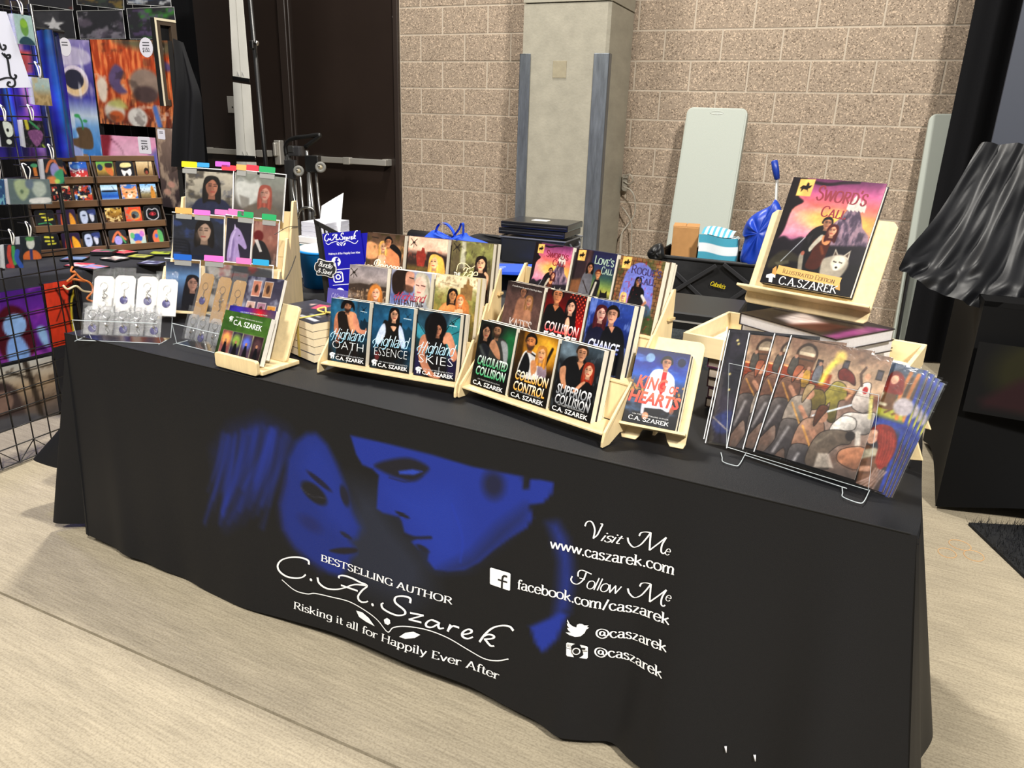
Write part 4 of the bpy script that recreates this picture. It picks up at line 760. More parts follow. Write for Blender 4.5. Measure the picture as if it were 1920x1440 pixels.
def c_rogue(A):
    A.C[:] = hx('#8b6c50'); bx = (np.floor(A.Y*A.asp*14) % 2)*.5; j = np.minimum(np.abs(((A.X*8+bx) % 1)-.5)*2, 1); k = np.abs(((A.Y*A.asp*14) % 1)-.5)*2; A.mix(np.maximum((j-.82)/.1, (k-.76)/.14), '#4a3828', .8); noise_soft(A, .3, 9, 9, 2); A.mottle('#3f5234', 7, 6, 5, .55, .66, .55)
    A.poly([(.2, .7), (.16, .34), (.26, .14), (.5, .06), (.74, .14), (.84, .34), (.84, .74)], '#7e84c0', .02, 1, True); A.mix((A.Y-.5)/.15*((A.X > .2)*(A.X < .84)), '#b884a0', .7); A.poly([(.56, .72), (.66, .6), (.82, .62), (.9, .7), (.86, .78), (.5, .78)], '#4a5f6c', .03, .9, True)
    A.poly([(.36, .9), (.36, .46), (.46, .38), (.62, .4), (.68, .5), (.66, .9)], '#17161a', .015, 1, True); A.line([(.64, .5), (.74, .58)], .06, '#d8d4d0', .02); A.line([(.74, .58), (.68, .64)], .05, '#b98a70', .02); head(A, .5, .32, .06, '#b98c74', '#151113', 2.6, 0); A.poly([(.02, .8), (.1, .62), (.3, .62), (.36, .8)], '#3c4f80', .02, 1, True); head(A, .23, .56, .06, '#d9b49a', '#c9b07a', 2.8, 0, 0, 1)
    A.mottle('#40602f', 10, 8, 9, .5, .6, .0); A.poly([(.6, .86), (.9, .74), (1, .8), (1, 1), (.5, 1)], '#3c5230', .05, .8); A.mottle('#a03038', 24, 20, 12, .64, .68, .5); scroll(A, .16, .09, .10)
def c_king(A):
    A.grad((0, '#1b2250'), (.2, '#24388c'), (.36, '#3464b0'), (.46, '#3c4a6a'), (.6, '#3a3438'), (.75, '#26262c'), (1, '#17171c')); A.mottle('#7fa8d8', 3, 9, 5, .52, .7, .5); m = (A.fbm(22, 20, 3)-.55)*8*((A.Y > .44)*(A.Y < .64)); A.mix(m, '#c99a50', .8)
    A.ell(.28, .12, .085, .06, '#7f9ab8', .2); A.mottle('#4a5f84', 30, 30, 2, .54, .6, .0); A.poly([(.3, .5), (.36, .3), (.5, .25), (.66, .27), (.8, .36), (.84, .6), (.82, .78), (.66, .76), (.62, .8), (.36, .86), (.3, .82)], '#d9d6de', .015, 1, True)
    A.line([(.62, .36), (.62, .76)], .03, '#9a98ac', .03, .6); A.poly([(.36, .78), (.66, .76), (.7, 1), (.36, 1)], '#1b1b20', .02); A.poly([(.56, .28), (.64, .28), (.66, .5), (.6, .6), (.55, .5)], '#b81e1c', .01); head(A, .6, .17, .095, '#c99a80', '#1a1514', 0, 1)
    E(A, .4, .88, .06, .07, '#c99a80', .3); E(A, .86, .76, .04, .07, '#a8705c', .4); A.ell(.87, .13, .075, .055, '#111a3a', .1); 
    for k in range(16): A.ell(.87+.095*math.cos(k*math.pi/8), .13+.068*math.sin(k*math.pi/8), .012, .008, '#39507c', .3)
    A.line([(.7, 1), (.88, .78)], .03, '#6a6a70', .02, .6)
def c_omni(A, top, cols):
    A.grad((0, top), (.4, top), (1, '#1a171a')); A.mottle('#3c5a2c' if top == '#4d6b34' else '#8a8490', 6, 2, 3, .45, .6, .7)
    for i, (c1, c2) in enumerate(cols):
        x = .07+i*.225; A.rect(x-.006, .415, x+.211, .985, '#c9b8a8'); A.rect(x, .42, x+.205, .98, c1); A.ell(x+.1, .6, .09, .13, c2, .8); A.poly([(x+.05, .9), (x+.08, .66), (x+.12, .66), (x+.16, .9)], '#15131a', .02); A.ell(x+.1, .63, .025, .035, '#a8826c', .3)
NW = 92
SHORT = {'c_oath': 'black kilt man paperback', 'c_essence': 'white sleeves woman paperback', 'c_skies': 'teal wings paperback', 'c_moor': 'moorland blonde paperback', 'c_valentine': 'kissing couple paperback', 'c_castle': 'sandy castle paperback', 'c_princess': 'embracing couple paperback', 'c_redcastle': 'red castle paperback', 'c_fae': 'waterfall woman paperback', 'c_calc': 'green titled paperback', 'c_control': 'gold and white tee paperback', 'c_superior': 'grey titled black shirt paperback', 'c_kate': 'mauve brown paperback', 'c_force': 'red and black paperback', 'c_chance': 'blue dark jackets paperback', 'c_sword': 'pink sky fantasy paperback', 'c_love': 'pillar and dusk fantasy paperback', 'c_rogue': 'stone arch fantasy paperback'}
AUTH = lambda I, f=1: (I.word(sans('C.A. SZAREK', .012), (.21, .967), (.955, .967), (.21, .908), '#f6f6f6'), I.word(sans('USA TODAY BESTSELLING AUTHOR'), (.24, .893), (.95, .893), (.24, .874), '#b9bcc0'))
def t_high(word2):
    def t(I):
        I.word(sans(word2, -.022), (.1, .79), (.92, .785), (.1, .665), '#dfe3e6'); I.word(drawn('Highland', 'script', 6.5, 3), (.03, .70), (.96, .675), (.04, .46), '#8fd0f2', '#e8f6fd'); AUTH(I)
    return t
def t_two(a, b, c1, c2, ya=.57, yb=.70, x0=.08, x1=.93):
    def t(I):
        if a: I.word(sans(a, .02), (x0, ya+.118), (x1, ya+.118), (x0+.02, ya-.03), c1, c2)
        I.word(sans(b, .02), (x0, yb+.135), (x1-.02, yb+.135), (x0+.02, yb-.008), c1, c2)
        I.word(sans('C.A. SZAREK', .012), (.06, .975), (.92, .975), (.06, .91), '#f2f2f2'); I.word(sans('USA TODAY BESTSELLING AUTHOR'), (.18, .888), (.82, .888), (.18, .868), '#b0b0b0')
    return t
def t_valentine(I):
    I.word(sans('VALENTINE', .015), (.1, .585), (.86, .585), (.1, .45), '#2a1a1e'); I.word(drawn('Highland', 'script', 9, 4), (.1, .5), (.92, .5), (.1, .33), '#a3283c')
def t_fae(I):
    I.word(drawn('Fae', 'script', 9, 4), (.24, .585), (.68, .585), (.26, .40), '#f2dcae'); I.word(sans('THE', .02), (.10, .545), (.26, .545), (.10, .49), '#f4efe0'); I.word(sans('RING', .02), (.26, .70), (.72, .70), (.26, .60), '#f6f2e6'); I.strokes([smooth_path([(.16, .47), (.2, .36), (.36, .34), (.5, .40), (.6, .36)], 6)], .016, .008, '#f2dcae')
def t_princess(I): I.word(drawn('Princess', 'script', 9, 4), (.2, .66), (.98, .68), (.22, .42), '#f6ead2'); I.word(sans('THE', .01), (.06, .575), (.2, .58), (.06, .525), '#f6ead2')
def t_t(I): I.word(drawn('T', 'script', 9, 4), (.22, .76), (.5, .76), (.22, .55), '#f2dcae'); I.word(sans('HIGHLANDER', .01), (.1, .86), (.9, .86), (.1, .78), '#f2dcae') if 0 else None
def t_kate(I): I.word(drawn("KATE'S", 'caps', 11, 5), (.22, .70), (.84, .70), (.22, .53), '#b9aeaa'); I.word(sans("A novella from the world of the King's Riders"), (.14, .075), (.95, .085), (.14, .045), '#d8d2ce')
def t_chance(I): I.word(sans('CHANCE', .02), (.12, .70), (.84, .70), (.14, .55), '#3a4ab0', '#f2f4ff')
def t_call(w1, c, x0, y0, h1=.13, x1=.93, c2=None):
    def t(I):
        I.word(drawn(w1, 'caps', 12, 6), (x0, y0+h1), (x1, y0+h1+.01), (x0, y0), c, c2); I.word(drawn('Call', 'caps', 12, 6), (x0+.2, y0+h1*2.05), (x0+.2+(x1-x0)*.58, y0+h1*2.05), (x0+.2, y0+h1*1.12), c, c2)
    return t
def fake_text(txt, *a): return txt
# ------------------------------------------------------------------ books
_art = {}
def art_mesh(key, w, h, fn, n=NW):
    if key not in _art:
        A = Art(w, h, n); fn(A); noise_soft(A, .16, 8, 11, 21); noise_soft(A, .08, 30, 40, 9); A.C = np.clip(A.C, 0, 1)**1.25; g_ = A.C.mean(2, keepdims=True); A.C = np.clip(g_+(A.C-g_)*1.15, 0, 1); _art[key] = A.mesh('cover_print')
    return _art[key]
_bk = {}
def book(w, h, t, col, label, M, cat='book', name='paperback_book', group=None, art=None, text=None, hard=False, n=NW, pages=None, spine=None):
    r = thing(name, label, cat, M, group); e = .0022 if hard else .0003; ov = .003 if hard else .0002
    key = (w, h, t, col, hard, spine)
    if key not in _bk:
        mc = mat('cover_'+col.lstrip('#'), col, .35, spec=.5)
        c = MB().box((0, 0, -e), (w, h, 0)).box((0, 0, -t), (w, h, -t+e)).box((0, 0, -t+e), (e, h, -e)).mesh('cover', mc)
        p = MB().box((e+.0003, ov, -t+e+.0002), (w-ov, h-ov, -e-.0002)).mesh('page_block', pages or M_PAGE); _bk[key] = (c, p)
    c, p = _bk[key]; link('cover', c, r); link('page_block', p, r)
    if art: o = link('cover_print', art_mesh(art.__name__ if callable(art) else art[0], w, h, art if callable(art) else art[1], n), r); o.location = (0, 0, .0003)
    if text:
        I = Ink(); text(I); I.v = [(x*w, (1-y)*h, .0007) for x, y, z in I.v]
        I.f = [f[::-1] if 0 else f for f in I.f]; I.obj('lettering', r)
    return r

def side_profile(dy, dz, z0, tiers, lip=.03, slot=.066, rise=.10):
    pts = [(-lip-.006, -z0), (-lip-.006, -z0+.012), (-lip, .004)]
    for k in range(tiers):
        y, z = k*dy, k*dz
        if k: pts.append((y-.012, z-.004))
        pts += [(y-.004, z+.002), (y+slot, z+rise)] if k else [(y+slot, z+rise)]
        pts += [(y+slot+.010, z+rise)]
    pts += [((tiers-1)*dy+slot+.012, -z0), ((tiers-1)*dy+slot-.02, -z0), (.03, -.012), (-lip+.02, -z0)]
    return pts
def display_stand(M, W, dy, dz, z0, label, tiers=3, slot=.066):
    r = thing('book_display_stand', label, 'display stand', M); prof = side_profile(dy, dz, z0, tiers, slot=slot)
    R = lambda x: Matrix(((0, 0, 1, x), (1, 0, 0, 0), (0, 1, 0, z0), (0, 0, 0, 1)))
    for x in (-.012, W+.006): MB().prism(prof, 0, .006, 0, R(x)).obj('side_panel', M_WOOD, r, bevel=.0015)
    for k in range(tiers):
        y, z = k*dy, k*dz+z0
        lo = -.026 if k == 0 else -.011
        MB().box((-.0056, y+lo, z-.0065), (W+.0056, y+slot-.012, z-.001)).obj('shelf', M_WOOD, r, bevel=.001)
        b = MB(); al = .2; c = [(y+slot-.009, z-.001), (y+slot-.003, z-.001), (y+slot+.006, z+.092), (y+slot, z+.092)]
        b.prism(c, -.0056, W+.0056, 0, Matrix(((0, 0, 1, 0), (1, 0, 0, 0), (0, 1, 0, 0), (0, 0, 0, 1)))).obj('back_rest', M_WOOD, r, bevel=.001)
        MB().box((W+.012, y+slot-.02, z+.030), (W+.020, y+slot+.006, z+.036)).obj('tenon', M_WOODE, r)
    return r
def fill_stand(M, p, covers, copies, tshelf):
    _, _, _, al, w, h, gap, dy, dz, z0, dxm, dxt = p
    for k in range(3):
        dx = (0, dxm, dxt)[k]
        for i in range(3):
            fn, tx, col, lab, nc = covers[k*3+i]; t = .0202
            for c in range(nc):
                lx = dx+i*(w+gap)+(.004 if c == 1 else 0)-(.002 if c == 2 else 0)
                Mb = M @ tilted(V(lx, k*dy, z0+k*dz+.0002), 0, al) @ Matrix.Translation((0, .002*(c == 1), -c*(t+.0003)))
                if c == 0: book(w, h, t, col, lab, Mb, art=fn, text=tx, group='paperbacks on the tiered stands')
                else: book(w, h, t, col, ('second' if c == 1 else 'third')+' copy, close behind the '+SHORT[fn.__name__]+' on display', Mb, group='paperbacks on the tiered stands')
PL = (.9463, .1499, .0797, .1848, .1250, .1750, .0137, .0832, .0817, .0299, .0073, .0138)
PR = (1.3910, .1891, -.2338, .2232, .1202, .1706, .0107, .0741, .0956, .0299, .0231, .0496)
ML = upright((PL[0], PL[1], TZ+.0035), PL[2]); MR = upright((PR[0], PR[1], TZ+.0035), PR[2])
display_stand(ML, .411, PL[7], PL[8], PL[9], 'pale three tier wooden stand in the middle of the table holding highland romances')
display_stand(MR, .432, PR[7], PR[8], PR[9], 'pale three tier wooden stand just right of the middle holding dark thrillers and fantasies')
fill_stand(ML, PL, [
 (c_oath, t_high('OATH'), '#16181a', 'paperback with a bare chested man in a black kilt under blue script lettering', 3), (c_essence, t_high('ESSENCE'), '#16181a', 'paperback with a dark haired woman in white sleeves and black bodice', 3), (c_skies, t_high('SKIES'), '#16181a', 'paperback with a bowed black haired man before teal wings', 3),
 (c_moor, None, '#6a5a4c', 'paperback with a curly blonde woman on a brown moor under grey sky', 3), (c_valentine, t_valentine, '#c9c9cc', 'paperback with a pale couple about to kiss over black and crimson title', 3), (c_castle, None, '#a39668', 'paperback with a long haired man and redhead beside a sandy castle', 3),
 (c_princess, t_princess, '#4e3f36', 'paperback with an embracing couple on brown hills and white script title', 2), (c_redcastle, t_t, '#5a4438', 'paperback with a blonde woman looking left at a red castle', 2), (c_fae, t_fae, '#4e4638', 'paperback with a long brown haired woman by a waterfall', 2)], 3, 0)
fill_stand(MR, PR, [
 (c_calc, t_two('CALCULATED', 'COLLISION', '#2e9a58', '#eef8f0', .55, .69), '#121312', 'paperback with a dark couple under green capital lettering', 3), (c_control, t_two('COLLISION', 'CONTROL', '#e09a28', '#fbf6ec', .60, .74), '#141110', 'paperback with a man in a white tee and blonde on gold', 3), (c_superior, t_two('SUPERIOR', 'COLLISION', '#6a6e74', '#f6f6f8', .62, .74), '#121213', 'paperback with a man in black and a redhead under grey white title', 3),
 (c_kate, t_kate, '#46383a', 'mauve brown paperback with a dim couple above silvery title', 2), (c_force, t_two('COLLISION', 'FORCE', '#d01c20', '#fff4f2', .48, .61), '#161112', 'red and black paperback with man and woman above red white title', 3), (c_chance, t_chance, '#14162a', 'blue paperback with a couple in dark jackets, heads together', 3),
 (c_sword, t_call("Sword's", '#7a1c2c', .34, .09, .105), '#3a2c34', 'small fantasy paperback with pink sky, mountain castle and armed couple', 2), (c_love, t_call("Love's", '#9ab0a0', .5, .06, .12, .97), '#2c2c40', 'fantasy paperback with two armed men beside a pillar and green dusk', 2), (c_rogue, t_call("Rogue's", '#3a3060', .3, .10, .12, .97), '#5a4c3c', 'fantasy paperback with a man in black inside a stone arch', 3)], 3, 0)
# ------------------------------------------------------------------ helpers for flat things standing on the table
def planefit(M, off, TL, TR, BR, BL):
    P = M @ Matrix.Translation((0, 0, off)); tl, tr, br, bl = [np.array(uv(P, *p)) for p in (TL, TR, BR, BL)]
    xa = (tr-tl+br-bl)/2; ya = (tl-bl+tr-br)/2; w, h = np.linalg.norm(xa), np.linalg.norm(ya); c = (tl+tr+br+bl)/4
    ex = xa/w; ey = ya/h; a = (math.atan2(ex[1], ex[0])+math.atan2(-ey[0], ey[1]))/2
    ex = np.array((math.cos(a), math.sin(a))); ey = np.array((-ex[1], ex[0])); o = c-ex*w/2-ey*h/2
    return P @ Matrix.Translation((o[0], o[1], 0)) @ Matrix.Rotation(a, 4, 'Z'), w, h
def rightfit(M, off, TR, BR, w, h=None):
    P = M @ Matrix.Translation((0, 0, off)); tr, br = np.array(uv(P, *TR)), np.array(uv(P, *BR)); d = tr-br; hh = np.linalg.norm(d); h = h or hh; d /= hh
    a = math.atan2(-d[0], d[1]); ex = np.array((d[1], -d[0])); o = tr-d*h-ex*w
    return P @ Matrix.Translation((o[0], o[1], 0)) @ Matrix.Rotation(a, 4, 'Z'), w, h
def leftfit(M, off, TL, BL, w, h=None):
    P = M @ Matrix.Translation((0, 0, off)); tl, bl = np.array(uv(P, *TL)), np.array(uv(P, *BL)); d = tl-bl; hh = np.linalg.norm(d); h = h or hh; d /= hh
    a = math.atan2(-d[0], d[1]); o = tl-d*h
    return P @ Matrix.Translation((o[0], o[1], 0)) @ Matrix.Rotation(a, 4, 'Z'), w, h
def art_obj(name, parent, w, h, fn, n, M=None, noise=.06):
    A = Art(w, h, n); fn(A)
    if noise: noise_soft(A, noise, 12, 12, 4)
    return link(name, A.mesh(name), parent, M)
T3 = lambda x=0, y=0, z=0: Matrix.Translation((x, y, z))

# ------------------------------------------------------------------ small easel with the single romance
Bk = tilted(V(1.826, .1284, TZ+.004), .0441, .4835); bw, bh = .1494, .2468
r = thing('book_easel', 'small birch easel with arched foot holding the red lettered paperback', 'easel', Bk)
pts = [(bw, .012), (bw, bh-.012), (bw-.004, bh-.004), (bw-.012, bh), (.012, bh), (.004, bh-.004), (0, bh-.012), (0, .012), (.004, .002), (.036, .002), (.044, .012)]
pts += [(.044+.062*(1-math.cos(math.pi*k/10))/2, .012+.03*math.sin(math.pi*k/10)) for k in range(1, 10)]+[(.108, .012), (.116, .002), (bw-.004, .002)]
MB().prism(pts, -.006, 0).obj('back_board', M_WOOD, r, bevel=.001)
lM, lw, lh = planefit(Bk, .036, (1151.8, 787), (1285.4, 813), (1285.4, 816), (1151.8, 790))
lx, ly = uv(Bk @ T3(0, 0, .036), 1151.8, 789); rx, ry = uv(Bk @ T3(0, 0, .036), 1285.4, 815); vy = (ly+ry)/2
MB().prism([(lx, .038), (rx, .038), (rx-.004, 0), (bw-.002, 0), (.002, 0), (lx+.004, 0)][::-1], vy-.003, vy+.003, 0, Matrix(((1, 0, 0, 0), (0, 0, 1, 0), (0, 1, 0, 0), (0, 0, 0, 1)))).obj('ledge', M_WOOD, r, bevel=.0012)
sup = MB(); hb = bh*.62
Mi = Bk.inverted(); foot = Bk @ V(bw/2, .0, 0); back = V(foot.x, foot.y+.16, TZ+.004)
pA = Mi @ back; pB = V(bw/2, hb, -.006); pC = V(bw/2, .02, -.006)
sup.add([(bw/2-.003, pC.y, pC.z), (bw/2-.003, pB.y, pB.z), (bw/2-.003, pA.y, pA.z), (bw/2+.003, pC.y, pC.z), (bw/2+.003, pB.y, pB.z), (bw/2+.003, pA.y, pA.z)], [(0, 1, 2), (3, 5, 4), (0, 3, 4, 1), (1, 4, 5, 2), (2, 5, 3, 0)]).obj('rear_support', M_WOOD, r)
Mk, kw, kh = planefit(Bk, .0375, (1199.6, 650.2), (1299.8, 665.9), (1264.6, 809.4), (1167, 787.7))
Mk = Bk @ T3((Bk.inverted() @ Mk.translation).x, vy+.0034, .0375)
def t_king(I):
    R = '#d8351f'; I.word(sans('KING', .03), (.12, .53), (.66, .545), (.16, .36), R, '#ef5a3a'); I.word(sans('OF', .03), (.74, .55), (.90, .555), (.75, .44), R, '#ef5a3a'); I.word(sans('HEARTS', .035), (.0+.02, .725), (.965, .745), (.06, .56), '#c22a18', '#ef5a3a')
    I.word(drawn('C.A. SZAREK', 'serif', 10, 5), (.1, .955), (.86, .965), (.1, .90), '#f3f3f3'); I.word(sans('USA TODAY BESTSELLING AUTHOR'), (.16, .882), (.84, .888), (.16, .866), '#d6d6d6')
book(kw, kh, .0178, '#15161c', 'paperback with red capital title over a man in white suit', Mk, art=c_king, text=t_king)
book(kw, kh, .0178, '#15161c', 'second copy behind the red lettered paperback on the arched easel', Mk @ T3(.002, 0, -.0182))

# ------------------------------------------------------------------ wooden tray on a pile of hardbacks, hardbacks in it, tall easel with the big illustrated book
TY = -math.atan2(.074, .507); tM = upright((1.868, .44, .8765), TY); tw, td, thh = .512, .314, .0535
r = thing('wooden_tray', 'shallow pale wooden tray resting on piled hardbacks at the table right', 'tray', tM)
MB().box((.006, .006, 0), (tw-.006, td-.006, .005)).obj('tray_floor', M_WOOD, r)
for a, b in (((0, 0, 0), (tw, .010, thh)), ((0, td-.010, 0), (tw, td, thh)), ((0, .0101, 0), (.010, td-.0101, thh)), ((tw-.010, .0101, 0), (tw, td-.0101, thh))): MB().box(a, b).obj('tray_side', mat('pine_board', '#e6d2a6', .55, var=.08, scale=10, stretch=(.6, 4, 4)), r, bevel=.001)
def sheet_thing(M, w, h, label, fn, n=40, name='paper_sheet', cat='paper', t=.0006, group=None):
    o = thing(name, label, cat, M, group); MB().box((0, 0, -t), (w, h, -.0002)).obj('sheet', M_WHITE, o); art_obj('print', o, w, h, fn, n); return o
flat = lambda x, y, z, yaw: upright((x, y, z), yaw)
def a_lines(A):
    A.C[:] = hx('#e8e6e0')
    for i in range(6): A.line([(.1+.14*i, .15), (.02+.14*i, .8)], .03+.012*(i % 3), '#55565c', .01, .8)
sheet_thing(tM @ T3(.37, .05, .010), .12, .22, 'striped white leaflet lying in the right end of the wooden tray', a_lines)
sheet_thing(tM @ T3(.016, .03, .008), .11, .25, 'plain white sheet lying in the left end of the wooden tray', lambda A: A.grad((0, '#dcdad4'), (1, '#e8e6e0')))
HC = ['#2a2022', '#3a1c28', '#33181f', '#251b1e', '#4a1f3a']
for k in range(5):
    M = tM @ Matrix.Translation((.075+.004*(k % 2)-.002*k, .012+.003*((k*7) % 3), .7435-.8765+k*.0264)) @ Matrix.Rotation(.02*((k*5) % 3-1), 4, 'Z') @ Matrix.Translation((0, 0, .026))
    book(.235, .255, .026, HC[k], ['bottom', 'second', 'third', 'fourth', 'top'][k]+' maroon backed hardback of the pile holding up the wooden tray', M, name='hardcover_book', hard=True, group='hardbacks under the tray', pages=mat('warm_pages', '#b9aa9a', .8, var=.08, scale=120))
sz_ = .8825
def pile_cover(A):
    A.grad((0, '#2a2430'), (.5, '#241d20'), (1, '#1a1618')); A.poly([(.84, .2), (1, .1), (1, 1), (.88, 1)], '#c06aa8', .08, .7); A.poly([(.4, .5), (.8, .4), (.8, .9), (.5, 1)], '#5a3028', .1, .8); A.poly([(.2, .2), (.6, .5), (.5, .9), (.3, .8)], '#e8ded8', .1, .8); A.line([(.0, .1), (.6, .2)], .05, '#b08a50', .05, .8)
for k in range(3):
    yaw = -.53+(.03, -.02, 0)[k]; zt = sz_+.0312*(k+1)
    p = at_z(1394-3*k, (622, 604, 586)[k], zt)
    M = upright((p.x, p.y, zt), yaw)
    book(.285, .225, .0305, '#241c20', ['lowest', 'middle', 'uppermost'][k]+' dark glossy hardback lying in the wooden tray under the tall easel', M, name='hardcover_book', hard=True, group='hardbacks in the tray', art=('pile', pile_cover) if k == 2 else None, n=40, pages=mat('cool_pages', '#c9c6c8', .8, var=.06, scale=120), spine=k)
ZE = sz_+.0312*3+.004
eB = tilted(V(1.9641, .6742, ZE), -.2782, .3993); ew, eh = .3252, .2656
r = thing('book_easel', 'tall birch ply easel holding the large illustrated hardback on the book pile', 'easel', eB)
tl = uv(eB, 1450, 392); tr = uv(eB, 1686.5, 417)
MB().prism([(.008, 0), (ew-.008, 0), (ew, .008), (tr[0], tr[1]-.012), (tr[0]-.012, tr[1]), (tl[0]+.012, tl[1]), (tl[0], tl[1]-.012), (0, .008)], -.007, 0).obj('back_board', M_WOOD, r, bevel=.0015)
a = uv(eB @ T3(0, 0, .05), 1384, 526); b = uv(eB @ T3(0, 0, .05), 1630, 579); vy = (a[1]+b[1])/2-.003
MB().prism([(a[0], .055), (b[0], .055), (ew+.002, 0), (-.002, 0)], vy-.0035, vy+.0035, 0, Matrix(((1, 0, 0, 0), (0, 0, 1, 0), (0, 1, 0, 0), (0, 0, 0, 1)))).obj('ledge', M_WOOD, r, bevel=.0015)
Mi = eB.inverted(); pA = Mi @ V(2.13, .88, ZE+.02); 
MB().add([(ew/2-.004, .05, -.007), (ew/2-.004, .2, -.007), (ew/2-.004, pA.y, pA.z), (ew/2+.004, .05, -.007), (ew/2+.004, .2, -.007), (ew/2+.004, pA.y, pA.z)], [(0, 1, 2), (3, 5, 4), (0, 3, 4, 1), (1, 4, 5, 2), (2, 5, 3, 0)]).obj('rear_support', M_WOOD, r)
bM, bw_, bh_ = planefit(eB, .0245, (1487, 332), (1664.4, 344.5), (1592.4, 559), (1426.4, 527.9))
def t_big(I):
    R = '#7e1a2a'; I.word(drawn("Sword's", 'caps', 12, 5), (.315, .195), (.86, .215), (.325, .055), R); I.word(drawn('Call', 'caps', 12, 5), (.42, .335), (.70, .345), (.43, .235), R)
    I.shape([(.1, .86), (.13, .83), (.155, .885), (.155, .93), (.11, .93)], '#b98a48'); I.shape([(.83, .885), (.86, .90), (.88, .955), (.83, .95)], '#b98a48'); I.shape([(.155, .82), (.5, .835), (.86, .845), (.855, .925), (.5, .915), (.15, .90)], '#d2a25a')
    I.word(drawn('Illustrated Edition', 'caps', 9, 4), (.22, .885), (.80, .908), (.22, .842), '#3c2410'); I.word(drawn('C.A.SZAREK', 'serif', 9, 4), (.21, .99), (.85, .992), (.21, .915), '#f2f2f2')
    I.shape([(.05, .925), (.10, .905), (.15, .915), (.16, .94), (.13, .935), (.14, .985), (.10, .985), (.09, .95), (.055, .95)], '#ececec')
_sw = lambda A: c_sword(A, 1)
HB = book(bw_, bh_, .0225, '#1a181c', 'large illustrated hardback with pink sky, castle mountain and white wolf on the easel', bM, name='hardcover_book', hard=True, art=('bigsword', _sw), n=150, pages=mat('bright_pages', '#f4f2ec', .8))
I = Ink(); t_big(I); I.v = [(x*bw_, (1-y)*bh_, .0008+.00012*i/len(I.v)) for i, (x, y, z) in enumerate(I.v)]; I.obj('lettering', HB)

